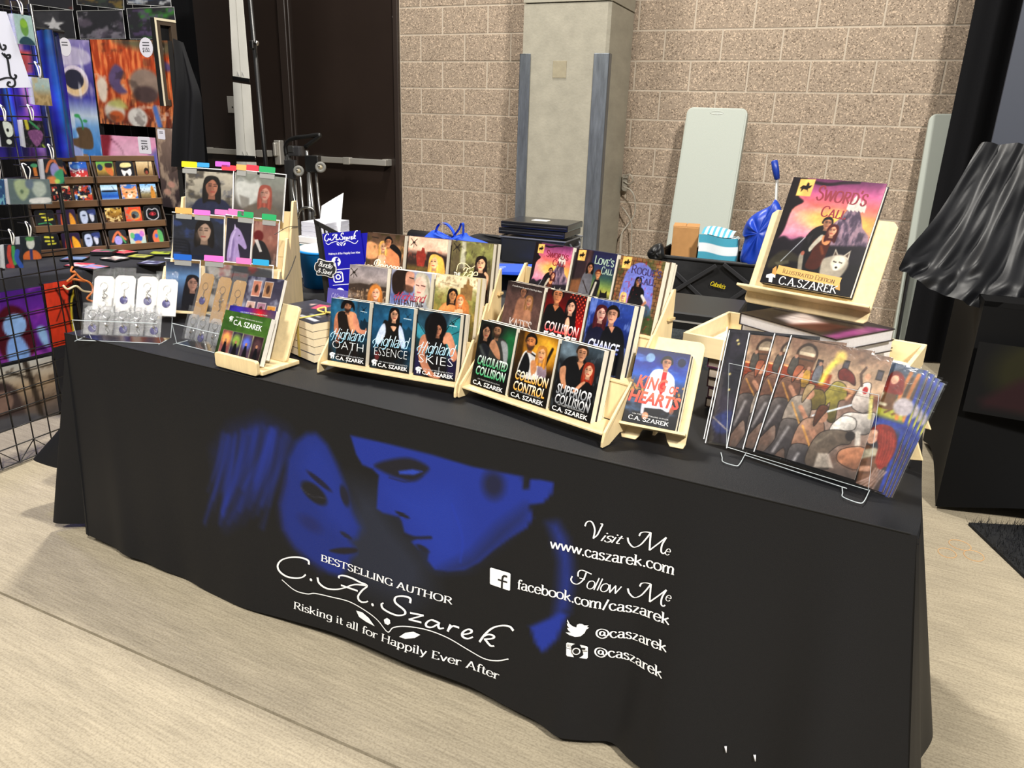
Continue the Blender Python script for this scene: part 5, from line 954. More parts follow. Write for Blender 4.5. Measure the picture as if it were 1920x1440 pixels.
# ------------------------------------------------------------------ comic style prints in a clear stand at the right end
pB = tilted(V(2.1219, .1742, .765), -.2302, .4432)
def c_battle(A):
    _p = A.poly
    def poly(pts, col, soft=0, a=1, curve=False):
        _p(pts, col, soft, a, curve)
        if curve and a > .75:
            q = smooth_path(pts, 4, True); c = np.mean(q, 0); d, ins = A.sd(q); A.mix(np.where(ins, ((A.X-c[0])*.8+(A.Y-c[1]))*4, 0), '#1c1614', .75); A.mix(np.where(ins, (-(A.X-c[0])*.8-(A.Y-c[1]))*3-.1, 0), '#f4e4d0', .35); A.line(list(q)+[q[0]], .007, '#1a1210', .006, .85)
    A.poly = poly
    A.grad((0, '#7a5f4e'), (.15, '#a98f76'), (.3, '#b59a80'), (.36, '#6a3a28'), (.45, '#8b7468'), (.6, '#a58d80'), (1, '#54463f')); A.mottle('#6b5044', 9, 10, 3, .5, .62, .45)
    A.ell(.2, .12, .11, .10, '#3c2c22', .1); A.ell(.2, .13, .09, .085, '#8a7a68', .1); A.rect(.1, .12, .3, .3, '#6b4a36', .02); A.rect(.12, .1, .28, .13, '#c9b8a0', .01); A.rect(.12, .155, .28, .17, '#4a382c', .01)
    A.rect(0, .24, .5, .36, '#8b3f24', .02); A.line([(0, .245), (.3, .265)], .015, '#d8a070', .01)
    for x, y in ((.32, .17), (.57, .13), (.9, .15)): A.rect(x, y-.035, x+.06, y+.05, '#2c2422', .008); A.rect(x+.008, y-.02, x+.052, y+.04, '#4f4a52', .008)
    for x, y, c in ((.1, .22, '#4f4a44'), (.26, .3, '#b08a3c'), (.36, .24, '#6a6a70')): A.poly([(x-.03, y-.05), (x+.03, y-.05), (x+.04, y+.08), (x-.04, y+.08)], c, .012, 1, True); E(A, x, y-.07, .018, .022, '#a8806a', .2)
    A.line([(.42, .32), (.45, .2), (.5, .12)], .05, '#e8e05c', .04, .85, True); A.ell(.53, .08, .05, .05, '#f0d870', .8, 0, .8)
    A.poly([(.44, .5), (.5, .36), (.56, .28), (.66, .3), (.7, .4), (.64, .44), (.66, .6), (.58, .6), (.56, .46), (.5, .56)], '#8f8436', .012, 1, True); A.poly([(.3, .42), (.46, .38), (.52, .5), (.36, .56)], '#77692c', .02, .9, True); E(A, .6, .22, .035, .04, '#c99a7c', .2); A.poly([(.55, .2), (.6, .16), (.7, .2), (.74, .28), (.66, .26), (.58, .26)], '#6b1f16', .012, 1, True); A.line([(.66, .32), (.74, .34), (.7, .4)], .03, '#c0906c', .02)
    A.poly([(.76, .44), (.78, .3), (.82, .24), (.88, .24), (.9, .34), (.96, .42), (.88, .48)], '#d0c4bc', .012, 1, True); E(A, .83, .19, .028, .034, '#c99a7c', .2); A.ell(.845, .3, .025, .03, '#a02420', .3); A.line([(.8, .27), (.76, .18), (.79, .12)], .025, '#5a4438', .01)
    A.poly([(.7, .56), (.76, .5), (.9, .48), (1, .46), (1, .62), (.84, .66), (.74, .66)], '#c9c2bc', .012, 1, True); A.poly([(.64, .64), (.72, .54), (.84, .54), (.86, .62), (.76, .66), (.66, .72)], '#dcd6cf', .012, 1, True); A.line([(.68, .68), (.62, .76)], .05, '#d4ccc2', .02); A.line([(.9, .64), (.93, .74)], .05, '#cfc6bc', .02); A.line([(.44, .6), (.76, .44)], .02, '#dfe8f2', .01, .9); A.line([(.92, .34), (.96, .5)], .035, '#d8cf78', .02, .8)
    def man(x, y, s, body, legs, hair):
        A.poly([(x-.10*s, y), (x+.08*s, y-.04*s), (x+.14*s, y+.10*s), (x+.08*s, y+.26*s), (x-.12*s, y+.24*s)], body, .012, 1, True); A.poly([(x-.12*s, y+.2*s), (x+.10*s, y+.2*s), (x+.16*s, y+.42*s), (x+.06*s, y+.6*s), (x-.02*s, y+.44*s), (x-.16*s, y+.62*s), (x-.24*s, y+.58*s), (x-.14*s, y+.4*s)], legs, .012, 1, True)
        E(A, x+.07*s, y-.07*s, .05*s, .06*s, '#b98a70', .2); A.poly([(x, y-.06*s), (x+.02*s, y-.15*s), (x+.1*s, y-.15*s), (x+.06*s, y-.06*s), (x+.02*s, y+.02*s)], hair, .012, 1, True); A.line([(x+.02*s, y+.06*s), (x+.14*s, y+.16*s), (x+.2*s, y+.12*s)], .05*s, '#b0826a', .015, 1, True); A.line([(x-.08*s, y+.04*s), (x+.06*s, y+.2*s)], .02*s, '#d8a050', .01, .7); A.line([(x-.04*s, y+.26*s), (x-.12*s, y+.5*s)], .025*s, '#d4d0d0', .03, .6)
    man(.12, .36, .9, '#6a4a3c', '#3a3436', '#9a5a40'); man(.28, .5, .95, '#8b8076', '#3d383a', '#a8906a'); man(.46, .66, 1.05, '#94705c', '#2c2a30', '#5a3422')
    A.poly([(.5, .86), (.56, .72), (.7, .66), (.84, .66), (.86, .74), (.76, .78), (.68, .9), (.74, .98), (.52, 1)], '#5f5348', .015, 1, True); E(A, .84, .68, .045, .05, '#2a2220', .25); A.poly([(.8, .8), (1, .74), (1, .92), (.8, .9)], '#b97a56', .03, .8, True); A.line([(.56, .8), (.66, .7)], .02, '#8f8272', .02, .7); A.poly([(.6, .88), (.7, .86), (.78, .96), (.6, 1)], '#c2b8ac', .02, .7)
def c_redhair(A):
    A.grad((0, '#4a5a74'), (.3, '#3c4438'), (.42, '#8a8a3c'), (.46, '#2c3a78'), (.5, '#3a4a8c'), (.56, '#2f3440'), (1, '#4a3a34')); A.poly([(.55, .34), (.8, .28), (1, .34), (1, .42), (.5, .42)], '#a8a83c', .03, .9, True)
    for x in (.86, .93): A.line([(x, .05), (x-.02, .25), (x+.02, .42)], .035, '#b8743c', .015, .9, True); A.line([(x+.03, .08), (x, .3), (x-.1, .4)], .02, '#5a3418', .015, .8, True)
    A.rect(0, .455, 1, .485, '#2c3e8c', .01); A.rect(.955, 0, .985, 1, '#2c3e8c', .01)
    A.poly([(.66, .36), (.68, .22), (.74, .18), (.8, .24), (.82, .36)], '#6a4a30', .012, 1, True); E(A, .9, .32, .09, .09, '#a8a0a4', .3); A.poly([(.67, .2), (.69, .09), (.75, .06), (.82, .1), (.85, .22), (.8, .24), (.7, .24)], '#7a2820', .015, 1, True); E(A, .745, .13, .035, .045, '#d0a288', .2); A.line([(.68, .26), (.66, .34), (.74, .34)], .03, '#c0b8a0', .015)
    A.poly([(.6, .98), (.62, .74), (.72, .68), (.84, .74), (.9, .98)], '#6a4c3a', .02, 1, True); A.line([(.62, .82), (.72, .76), (.8, .72)], .08, '#b0a894', .02); E(A, .735, .61, .05, .075, '#d8ac94', .2)
    hp = [(.7, .56), (.76, .50), (.88, .5), (.96, .6), (.96, .74), (.9, .84), (.84, .78), (.82, .68), (.78, .62), (.76, .55)]; A.poly(hp, '#7f2a22', .015, 1, True)
    for k in range(6): A.line([(.78+.025*k, .54), (.82+.025*k, .66), (.84+.02*k, .8)], .012, '#a84a3a', .012, .7, True)
    for k in range(5): A.line([(.86+.025*k, .84), (.84+.02*k, .92), (.74+.04*k, 1)], .014, '#a89088', .015, .8, True)
    A.line([(.66, .9), (.8, .86)], .05, '#d0a288', .02)
def c_night(A):
    A.grad((0, '#1e1e24'), (.5, '#2a2a34'), (.62, '#3a3440'), (.8, '#2a2630'), (1, '#1c1a1e')); A.mottle('#3f3a48', 8, 6, 3, .5, .66, .6)
    for x, y in ((.1, .07), (.09, .38), (.12, .52), (.12, .1)): A.ell(x, y, .012, .010, '#e8d890', .6)
    A.poly([(0, .8), (.2, .7), (.3, .84), (.1, .92)], '#39447a', .04, .8, True); A.line([(0, .78), (.2, .88)], .012, '#c9b8a0', .01, .8)
_pm = {}
def art_print(key, fn, M, w, h, label, group, n=90):
    o = thing('art_print', label, 'print', M, group)
    if key not in _pm:
        A = Art(w, h, n); fn(A); noise_soft(A, .22, 14, 16, 3); noise_soft(A, .18, 40, 46, 7); A.C = np.clip(A.C, 0, 1)**1.12; _pm[key] = (A.mesh('printed_sheet'), MB().box((0, 0, -.0011), (w, h, -.0002)).mesh('backing_card', M_WHITE), MB().box((-.004, -.006, .0003), (w+.004, h+.004, .0006)).mesh('clear_sleeve', M_SLEEVE))
    a, b, c = _pm[key]; link('printed_sheet', a, o); link('backing_card', b, o); link('clear_sleeve', c, o)
    MB().box((-.0045, -.006, -.0012), (-.0028, h+.004, .0009)).obj('sleeve_seam', mat('sleeve_edge', '#e6e8ea', .3), o)
    return o
M0, pw_, ph_ = planefit(pB, 0, (1487, 631), (1673.8, 672.5), (1603.8, 898.8), (1417.5, 843.8))
art_print('battle', c_battle, M0, pw_, ph_, 'front copy of the tavern battle print in the clear stand', 'tavern battle prints', 150)
M1, _, _ = leftfit(pB, -.004, (1455, 628.8), (1395, 846), pw_, ph_); art_print('battle', c_battle, M1, pw_, ph_, 'second copy of the tavern battle print, just left of the front one', 'tavern battle prints')
M1, _, _ = leftfit(pB, -.008, (1407.5, 627.5), (1365, 842.5), pw_, ph_); art_print('battle', c_battle, M1, pw_, ph_, 'third copy of the tavern battle print, left of the second', 'tavern battle prints')
M1, _, _ = leftfit(pB, -.012, (1370, 622.5), (1326, 828.8), pw_, ph_); art_print('night', c_night, M1, pw_, ph_, 'dark night scene print at the left of the clear stand', 'prints in the clear stand')
M1, _, _ = leftfit(pB, -.016, (1366, 616), (1322, 826), pw_, ph_); art_print('night', c_night, M1, pw_, ph_, 'rearmost dark night print, only its left edge showing', 'prints in the clear stand')
for i, (a, b, lab) in enumerate((((1742, 696), (1652, 934), 'first'), ((1754, 703), (1660, 933), 'second'), ((1763, 711), (1668, 930), 'third'), ((1772, 719), (1676, 926), 'rightmost'))):
    M1, _, _ = rightfit(pB, -.020-.004*i, a, b, pw_, ph_); art_print('redhair', c_redhair, M1, pw_, ph_, lab+' of the fanned red haired woman prints at the right of the clear stand', 'red haired woman prints', 110)
r = thing('print_stand', 'clear acrylic stand with looped feet holding the large prints', 'stand', pB)
fo = .012; P = pB @ T3(0, 0, fo); q = [uv(P, *p) for p in ((1367, 681), (1648, 741), (1628, 919), (1362, 838))]
fp = [(x, y, fo) for x, y in smooth_path(q, 1, True)][:4]
MB().prism([(p[0], p[1]) for p in fp], fo-.0012, fo+.0012).obj('front_plate', M_CLEAR, r)
MB().tube(fp, .0008, 6, True).obj('plate_edge', M_EDGE, r)
def loop(pxs): return [pB.inverted() @ at_z(x, y, TZ+.0035+.0016) for x, y in pxs]
for base, pl4 in (((1362, 840), [(1354, 858), (1356, 866), (1378, 873), (1386, 871), (1396, 854)]), ((1628, 918), [(1580, 924), (1581, 932), (1610, 943), (1620, 940), (1629, 922)])):
    a = loop(pl4); MB().tube(smooth_path([(a[0]+(a[0]-a[1])*1.2)]+a+[a[-1]+(a[-1]-a[-2])*.5], 4), .0010, 6).obj('looped_foot', M_EDGE, r)
cA = pB.inverted() @ at_z(1396, 853, TZ+.006); cB = pB.inverted() @ at_z(1588, 916, TZ+.006)
MB().tube([cA, cB], .0010, 6).obj('front_rail', M_EDGE, r)
b0, b1 = pB.inverted() @ V(2.14, .26, TZ+.004), pB.inverted() @ V(2.33, .22, TZ+.004)
MB().add([(0.02, .0, -.04), (pw_-.02, .0, -.04), b1, b0], [(0, 1, 2, 3)]).obj('base_plate', M_CLEAR, r)
# birch easel feet that stick out behind the prints at the right
P2 = tilted(V(2.36, .30, TZ+.004), -.25, .2)
o = thing('print_rack', 'pale plywood rack whose two pointed feet stick out right of the prints', 'rack', P2)
def pxp(P, pts): return [uv(P, *p) for p in pts]
MB().prism(pxp(P2, [(1690, 762), (1731, 764), (1746, 806), (1690, 792)]), -.004, .004).obj('upper_foot', M_WOOD, o, bevel=.001)
MB().prism(pxp(P2, [(1680, 860), (1700, 800), (1716, 815), (1730, 864), (1706, 862)]), -.008, 0).obj('lower_foot', M_WOOD, o, bevel=.001)
MB().prism(pxp(P2, [(1672, 855), (1722, 700), (1732, 705), (1686, 862)]), -.016, -.009).obj('upright', M_WOOD, o, bevel=.001)
# ------------------------------------------------------------------ left end of the table: wooden rack of sleeved prints
def portrait(A, bg1, bg2, skin, hair, cloth, x=.5, y=.4, r=.16, long=2.4, look=1, seed=3, tex='#8a8478', ta=.4):
    A.grad((0, bg1), (1, bg2)); A.mottle(tex, 5, 7, seed, .5, .66, ta); A.poly([(x-.42, 1.05), (x-.34, y+.34), (x-.1, y+.22), (x+.12, y+.22), (x+.36, y+.36), (x+.44, 1.05)], cloth, .03, 1, True); A.mottle('#30364e', 9, 9, seed+4, .54, .68, .35); head(A, x, y, r, skin, hair, long, look, 0, 1)
aY = .4064; A3 = tilted(V(.0922, .2959, .77), aY, .1935)
bk = V(-math.sin(aY), math.cos(aY), 0)
A2 = tilted(V(.0922, .2959, .86)+bk*.085, aY, .1935); A1 = tilted(V(.0922, .2959, .95)+bk*.17, aY, .1935)
def a_hood(A): portrait(A, '#b0a898', '#6d6a60', '#a06a54', '#15120f', '#20243a', .56, .36, .15, 2.2, 1, 3, '#3a352e', .8)
def a_wolfred(A):
    A.grad((0, '#7c8078'), (.5, '#6a6660'), (1, '#3a352f')); A.poly([(0, .3), (.12, .12), (.3, .2), (.5, .16), (.5, .5), (.3, .75), (.1, .7)], '#b9bab6', .08, .95, True); A.poly([(.06, .2), (.1, .06), (.18, .18)], '#8a8c88', .02); A.poly([(.3, .16), (.42, .05), (.42, .2)], '#8a8c88', .02); A.poly([(.1, .5), (.3, .55), (.32, .78), (.16, .8)], '#77736c', .04, .9); A.poly([(.1, 1.1), (.3, .72), (.8, .66), (1, 1.1)], '#5a5248', .04, 1, True); head(A, .62, .42, .11, '#b08272', '#8a4438', 2.8, -1, 0, 1)
def a_wings(A): portrait(A, '#20242e', '#26262c', '#a08472', '#17120f', '#1c1d26', .62, .34, .15, 2.0, -1, 5, '#2c3a66', .8); [A.line([(.02, .55+.07*k), (.3, .6+.06*k), (.34, .9)], .03, '#0e0f14', .03, .8, True) for k in range(5)]
def a_horse(A):
    A.grad((0, '#1c1a24'), (1, '#2a2236')); A.poly([(.1, 1), (.16, .45), (.3, .25), (.42, .2), (.6, .3), (.84, .6), (.78, .68), (.6, .6), (.5, .6), (.6, 1)], '#9a86b4', .02, 1, True); A.poly([(.3, .26), (.32, .12), (.4, .22)], '#b8a8cc', .01); A.poly([(.3, .4), (.36, .6), (.3, 1), (.16, 1)], '#6d5a8c', .05, .7); A.line([(.34, .3), (.24, .5), (.2, .9)], .06, '#cdbfe0', .05, .6, True); E(A, .52, .38, .025, .025, '#1a1420', .3)
def a_redman(A): A.grad((0, '#7a4a44'), (.5, '#8a5a4c'), (1, '#2a2422')); A.mottle('#b08a78', 5, 5, 3, .5, .65, .5); E(A, .22, .34, .2, .22, '#5a1414', .3); A.poly([(0, 1), (.1, .5), (.5, .5), (.8, 1)], '#1c1a1b', .03, 1, True); A.poly([(.06, .44), (.2, .42), (.4, .7), (.3, .72)], '#c9c4c0', .02, .9)
def a_blueman(A): A.grad((0, '#2c2e3c'), (.3, '#5a82b0'), (.6, '#3a4a66'), (1, '#1a1a20')); A.poly([(.5, 1.1), (.56, .45), (.8, .25), (1.1, .4), (1.1, 1.1)], '#14141a', .03, 1, True); head(A, .8, .42, .17, '#a07868', '#121014', 2.0, 1)
def a_small4(A):
    A.grad((0, '#3a3848'), (1, '#6a6470')); A.mottle('#c8ccd8', 4, 4, 3, .5, .66, .5)
    for x, y, c in ((.3, .22, '#b08070'), (.62, .22, '#9a7a60'), (.24, .62, '#b09890'), (.54, .62, '#9a7a88'), (.82, .66, '#b98a4c')): A.rect(x-.12, y-.15, x+.12, y+.15, '#d8d0cc', .01); A.rect(x-.11, y-.14, x+.11, y+.14, c, .01); A.ell(x, y, .05, .08, '#4a3830', .4)
wr = thing('print_rack', 'tall three tier birch rack with sleeved portrait prints at the left end', 'rack', upright((.0922, .2959, TZ+.004), aY))
W_ = .392; prof = side_profile(.085, .09, .03, 3, slot=.07, rise=.15)
R = lambda x: Matrix(((0, 0, 1, x), (1, 0, 0, 0), (0, 1, 0, .03), (0, 0, 0, 1)))
pr = [(-.03, -.03), (-.03, .0), (.05, .14), (.062, .14), (.072, .10), (.14, .24), (.152, .24), (.16, .20), (.222, .36), (.25, .36), (.26, -.03)]
for x in (-.014, W_): MB().prism(pr, 0, .009, 0, R(x)).obj('side_panel', M_WOOD, wr, bevel=.0015)
for k in range(3): 
    y, z = .085*k, .09*k+.03
    MB().box((-.005, y-.018, z-.009), (W_, y+.05, z-.003)).obj('shelf', M_WOOD, wr, bevel=.001)
    MB().prism([(y+.052, z-.003), (y+.058, z-.003), (y+.086, z+.14), (y+.08, z+.14)], -.005, W_, 0, Matrix(((0, 0, 1, 0), (1, 0, 0, 0), (0, 1, 0, 0), (0, 0, 0, 1)))).obj('back_rest', M_WOOD, wr, bevel=.001)
# black cord round the rack
MB().tube(smooth_path([(W_+.011, .0, .12), (W_+.013, .06, .13), (W_+.012, .14, .16), (W_+.012, .2, .2)], 4), .0012, 5).obj('cord', M_BLACK, wr)
MB().tube(smooth_path([(W_+.011, .02, .30), (W_+.013, .14, .31), (W_+.012, .24, .30)], 4), .0012, 5).obj('cord', M_BLACK, wr)
TABC = dict(y='#e8e020', b='#3a9ad8', v='#c060c8', r='#e03848', o='#f0a860', g='#28a060', p='#f070c8', P='#e878b8', B='#2060c0', c='#30a0d0')
def sleeve(M, w, h, label, fn, n, tabs, group='sleeved prints on the wooden rack', kraft=False):
    o = thing('sleeved_print', label, 'print', M, group)
    MB().box((.004, .004, -.0016), (w-.004, h-.012, -.0004)).obj('backing_card', M_WHITE, o)
    art_obj('printed_sheet', o, w-.01, h-.016, fn, n, T3(.005, .004, 0), .1)
    MB().box((0, 0, .0008), (w, h, .0012)).obj('clear_sleeve', M_SLEEVE, o); MB().box((0, h-.003, -.0018), (w, h, .0014)).box((w-.0022, 0, -.0018), (w, h-.003, .0014)).obj('sleeve_seam', mat('sleeve_edge', '#e6e8ea', .3), o)
    Mi = M.inverted()
    for px0, px1, py0, py1, c in tabs:
        a = uv(M, px0, py1); b = uv(M, px1, py0); hh = max(.010, min(.02, b[1]-a[1]))
        y0 = h-.004 if a[1] < h-.004 else min(a[1], h+.012)
        t = MB(); t.prism(rrect(a[0], y0, b[0], y0+hh, .003), -.0003, .0003, 0, T3(0, 0, .0020)).obj('index_tab', mat('tab_'+c, TABC[c], .35, spec=.5), o)
        I = Ink(); I.word(sans('story notes'), (a[0]+.003, y0+hh*.35), (b[0]-.003, y0+hh*.3), (a[0]+.003, y0+hh*.75), '#1a1a1a'); I.v = [(x, y, .0026) for x, y, z in I.v]; 
        me = I.obj('tab_scribble', o) if False else None
        if c in 'yoBgp': MB().prism(rrect(a[0]+.003, h-.022, b[0]-.001, h-.006, .002), -.0002, .0002, 0, T3(0, 0, .0016)).obj('tab_insert', mat('tab_paper', '#8f8f8c', .5), o)
    return o
def sfit(M, off, TL, TR, BL, BR): return planefit(M, off, TL, TR, BR, BL)
M, w, h = sfit(A1, 0, (341, 312), (443, 319), (350, 402), (433, 409)); sleeve(M, w, h, 'sleeved print of a hooded dark woman in a birch wood, top tier', a_hood, 70, [(341, 370, 302, 313, 'y'), (370, 393, 306, 313, 'b'), (404, 432, 304, 312, 'v'), (416, 443, 311, 319, 'r')])
M, w, h = sfit(A1, -.004, (440, 318.5), (541, 325), (434, 409), (528, 415)); sleeve(M, w, h, 'sleeved print of a white wolf and red haired woman, top tier', a_wolfred, 70, [(443, 463, 310, 318, 'o'), (462, 486, 311, 319, 'r'), (486, 517, 312, 322, 'g')])
M, w, h = sfit(A2, 0, (317.5, 396), (428, 405), (326, 486), (415, 492)); sleeve(M, w, h, 'sleeved print of a dark haired figure with black wings, middle tier', a_wings, 70, [(329, 361, 388, 400, 'o'), (364, 395, 395, 402, 'p'), (403, 428, 394, 402, 'P')])
M, w, h = sfit(A2, .003, (425, 402), (476, 407), (417, 491), (470, 496)); sleeve(M, w, h, 'narrow sleeved print of a lilac unicorn foal on black, middle tier', a_horse, 44, [(428, 458, 394, 402, 'P'), (445, 476, 400, 411, 'g')])
M, w, h = sfit(A2, -.004, (473, 407), (527, 413), (470, 496), (518, 500)); sleeve(M, w, h, 'narrow sleeved print of a man in black with red glow, middle tier', a_redman, 44, [(491, 519, 402, 413, 'g')])
M, w, h = sfit(A3, 0, (305, 483), (380, 488), (312, 585), (372, 590)); sleeve(M, w, h, 'sleeved print of a black haired man on blue, bottom tier', a_blueman, 56, [(326, 360, 477, 490, 'B')])
M, w, h = sfit(A3, -.004, (383, 488), (515, 496), (380, 590), (508, 598)); sleeve(M, w, h, 'wide sleeved print with pale shapes behind the kraft cards, bottom tier', lambda A: (A.grad((0, '#3a3c40'), (1, '#55504c')), A.mottle('#c0b8ae', 5, 5, 3, .5, .64, .7), A.mottle('#7a2c28', 4, 4, 8, .56, .66, .7)), 60, [(383, 420, 482, 494, 'p'), (443, 472, 486, 497, 'P'), (474, 505, 487, 499, 'c')])

# ------------------------------------------------------------------ clear holders with key chains
M_KRAFTC = mat('kraft_card', '#a8834f', .75, var=.08, scale=40); M_PURP = mat('purple_enamel', '#3c3878', .35, spec=.6); M_BAG = film('crinkled_bag', gloss=.05, rough=.09, body=.02, crinkle=.9, cs=55)
def keychain(M, label, group, card, cw=.048, chh=.105, style=0):
    o = thing('keychain', label, 'keychain', M, group)
    c = .010; MB().prism([(0, 0), (cw, 0), (cw, chh-c), (cw-c, chh), (c, chh), (0, chh-c)], -.0012, 0).obj('card', card, o)
    m = MB(); cx, cy_ = cw*.5, chh*.72
    m.tube([(cx+.012*math.cos(t*math.pi/8), cy_+.012*math.sin(t*math.pi/8), .0012) for t in range(16)], .0008, 5, True).obj('split_ring', M_WIRE, o)
    m = MB()
    for k in range(4): m.tube([(cx+.0028*math.cos(t*math.pi/4)*(1 if k % 2 else .4), cy_-.0145-.0052*k+.0034*math.sin(t*math.pi/4), .0018+.0012*math.cos(t*math.pi/4)*(0 if k % 2 else 1)) for t in range(8)], .0006, 4, True)
    m.obj('chain', M_WIRE, o)
    if style != 1: MB().lathe([(.0001, 0), (.0125, 0), (.0132, .0008), (.0125, .0022), (.0001, .0022)], 20, 0, T3(cx+(.004 if style == 2 else 0), cy_-.046, .0004), False).obj('charm_disc', M_PURP, o, True)
    MB().lathe([(.0001, 0), (.004, .001), (.0045, .003), (.003, .005), (.0001, .0056)], 10, 0, T3(cx+.002, cy_-.036, .0006), False).obj('bead', mat('dark_bead', '#6a6258', .3, .8), o, True)
    if style == 1: MB().tube(smooth_path([(cx-.004, cy_-.03, .002), (cx+.008, cy_-.038, .002), (cx, cy_-.048, .002), (cx+.009, cy_-.058, .002), (cx+.003, cy_-.068, .002)], 4), .0011, 5).obj('clasp', M_WIRE, o)
    if style: MB().tube(smooth_path([(cx+.012, cy_-.01, .004), (cx+.004, cy_-.022, .005), (cx+.015, cy_-.03, .004), (cx+.006, cy_-.042, .005), (cx+.014, cy_-.052, .004)], 4), .0013, 5).obj('spring_clasp', M_WIRE, o)
    MB().box((-.003, -.004, .0060), (cw+.003, chh+(.024 if not style == 2 else .008), .0063)).obj('clear_bag', M_BAG, o)
    return o
H1 = tilted(V(.0832, .0156, TZ+.006), .4448, .40)
def holder(M, w, h, label, lip=.066, depth=.066):
    r = thing('clear_holder', label, 'holder', M); t = .40
    fz = math.sin(t); inv = Matrix.Rotation(0, 4, 'X')
    # local axes: y up the leaning back, z forward; 'down' direction of the world in this frame
    dn = M.to_3x3().inverted() @ V(0, 0, -1); fw = M.to_3x3().inverted() @ V(math.sin(0), 0, 0)
    hor = M.to_3x3().inverted() @ V(M.to_3x3().col[0][1], -M.to_3x3().col[0][0], 0)      # horizontal, towards the viewer
    B0, B1 = V(-.004, .0, -.012), V(w+.004, .0, -.012)
    up = -dn
    def sheet(a, b, c, d, nm): MB().add([a, b, c, d], [(0, 1, 2, 3)]).obj(nm, M_CLEAR, r)
    sheet(B0, B1, B1+V(0, h, 0), B0+V(0, h, 0), 'back_plate')
    F0, F1 = B0+hor*depth, B1+hor*depth
    sheet(B0, B1, F1, F0, 'tray_floor')
    G0, G1 = F0+up*lip+hor*.008, F1+up*lip+hor*.008
    sheet(F0, F1, G1, G0, 'front_plate')
    MB().tube([F0, G0, G1, F1, F0], .0013, 5, True).obj('plate_edge', M_EDGE, r); 
    MB().tube([B0, B0+V(0, h, 0), B1+V(0, h, 0), B1], .0011, 5).obj('back_edge', M_EDGE, r)
    for s, f in ((B0, F0), (B1, F1)): MB().tube(smooth_path([f+up*.0, f+dn*.000+hor*.012, s+hor*depth*.4], 3), .0013, 5).obj('foot', M_EDGE, r)
    return r, hor, up
_, hor, up = holder(H1, .2554, .10, 'clear acrylic holder of key chains at the far left front corner')
nl = ['leftmost', 'second', 'third', 'rightmost']
for i, (px, py) in enumerate(((178, 517), (217, 516), (259, 518), (296, 523))):
    P = H1 @ T3(0, 0, -.004+.0065*(3-i)*.3); a = uv(P, px, py)
    keychain(P @ T3(a[0], a[1]-.118, 0), nl[i]+' white key chain card in the back row of the left clear holder', 'key chains in the left holder', M_WHITE, .066, .118, (1, 0, 2, 0)[i])
for i in range(5):
    P = H1 @ T3(.004+.049*i, -.004, .036+.004*(i % 2))
    keychain(P, ['first', 'second', 'third', 'fourth', 'fifth'][i]+' bagged purple disc key chain in the front row of the left clear holder', 'key chains in the left holder', film('empty_bag', gloss=.08, rough=.1, body=.12, crinkle=.8, cs=60), .050, .090, i % 2 and 1 or 2)
p = at_z(336, 641, TZ+.006); H2 = tilted(p-V(0, -.05, 0), -.04, .40)
holder(H2, .22, .085, 'second clear acrylic holder of key chains, behind the small book rack')
for i, (px, py) in enumerate(((380, 511), (412, 518), (440, 524))):
    P = H2 @ T3(0, 0, -.004-.004*i); a = uv(P, px, py)
    keychain(P @ T3(a[0], a[1]-.15, 0), ['leftmost', 'middle', 'rightmost'][i]+' kraft backed key chain card in the second clear holder', 'key chains in the second holder', M_KRAFTC, .058, .15, (0, 1, 0)[i])
for i in range(3):
    P = H2 @ T3(.004+.05*i, -.004, .034+.004*(i % 2))
    keychain(P, ['left', 'middle', 'right'][i]+' bagged silver key chain in the front row of the second clear holder', 'key chains in the second holder', MATS['empty_bag'], .050, .080, 1+i % 2)

# ------------------------------------------------------------------ small wooden book rack with the three collected volumes
hY = -.05; hp = V(.664, .006, TZ+.004); hM = upright(hp, hY)
r = thing('book_rack', 'small pale wooden rack with rounded lip holding three collected paperbacks', 'rack', hM)
MB().box((0, .0125, 0), (.172, .150, .012)).obj('base', M_WOOD, r, bevel=.003, seg=2)
MB().prism(rrect(-.004, 0, .165, .042, .009), -.012, 0, 0, Matrix(((1, 0, 0, 0), (0, 0, -1, 0), (0, 1, 0, 0), (0, 0, 0, 1)))).obj('front_lip', M_WOOD, r, bevel=.001)
hB = hM @ T3(0, .108, .0125) @ Matrix.Rotation(math.pi/2-.43, 4, 'X'); MB().prism(rrect(.006, 0, .160, .165, .014), -.010, 0).obj('back_board', M_WOOD, r, bevel=.0015, M=hM.inverted() @ hB)
oY, oT = .05, .43
O1 = tilted(hM @ V(.008, .034, .0135), hY+.02, oT)
def om1(A): c_omni(A, '#4d6b34', [('#8a5a58', '#e0a870'), ('#3a3448', '#8aa058'), ('#5a4a58', '#6a78c0'), ('#33242a', '#5a4448')]); mascot(A, .17, .17, .045)
def om2(A): A.grad((0, '#34307a'), (1, '#1c1a2c')); A.ell(.62, .35, .35, .4, '#c02a30', .8); A.ell(.3, .3, .3, .3, '#4a40a0', .8); A.ell(.92, .5, .2, .5, '#55505a', .8)
def om3(A): a_small4(A)
def t_om(I): I.word(sans('C.A. SZAREK', .008), (.24, .28), (.86, .30), (.24, .165), '#f2f2f0'); I.word(sans('USA TODAY BESTSELLING AUTHOR'), (.26, .12), (.84, .13), (.26, .095), '#c8d0c0')
bwid = .160
Mb1, w1, h1 = planefit(O1, .012, (412.4, 597), (503, 614), (481, 703), (400, 684)); Mb1 = O1 @ T3((O1.inverted() @ Mb1.translation).x, .002, .012)
book(w1, h1, .017, '#23281e', 'green collected paperback with four small covers, front of the small rack', Mb1, art=om1, text=t_om, n=100, pages=M_PAGEW)
q = O1 @ T3(0, 0, -.012)
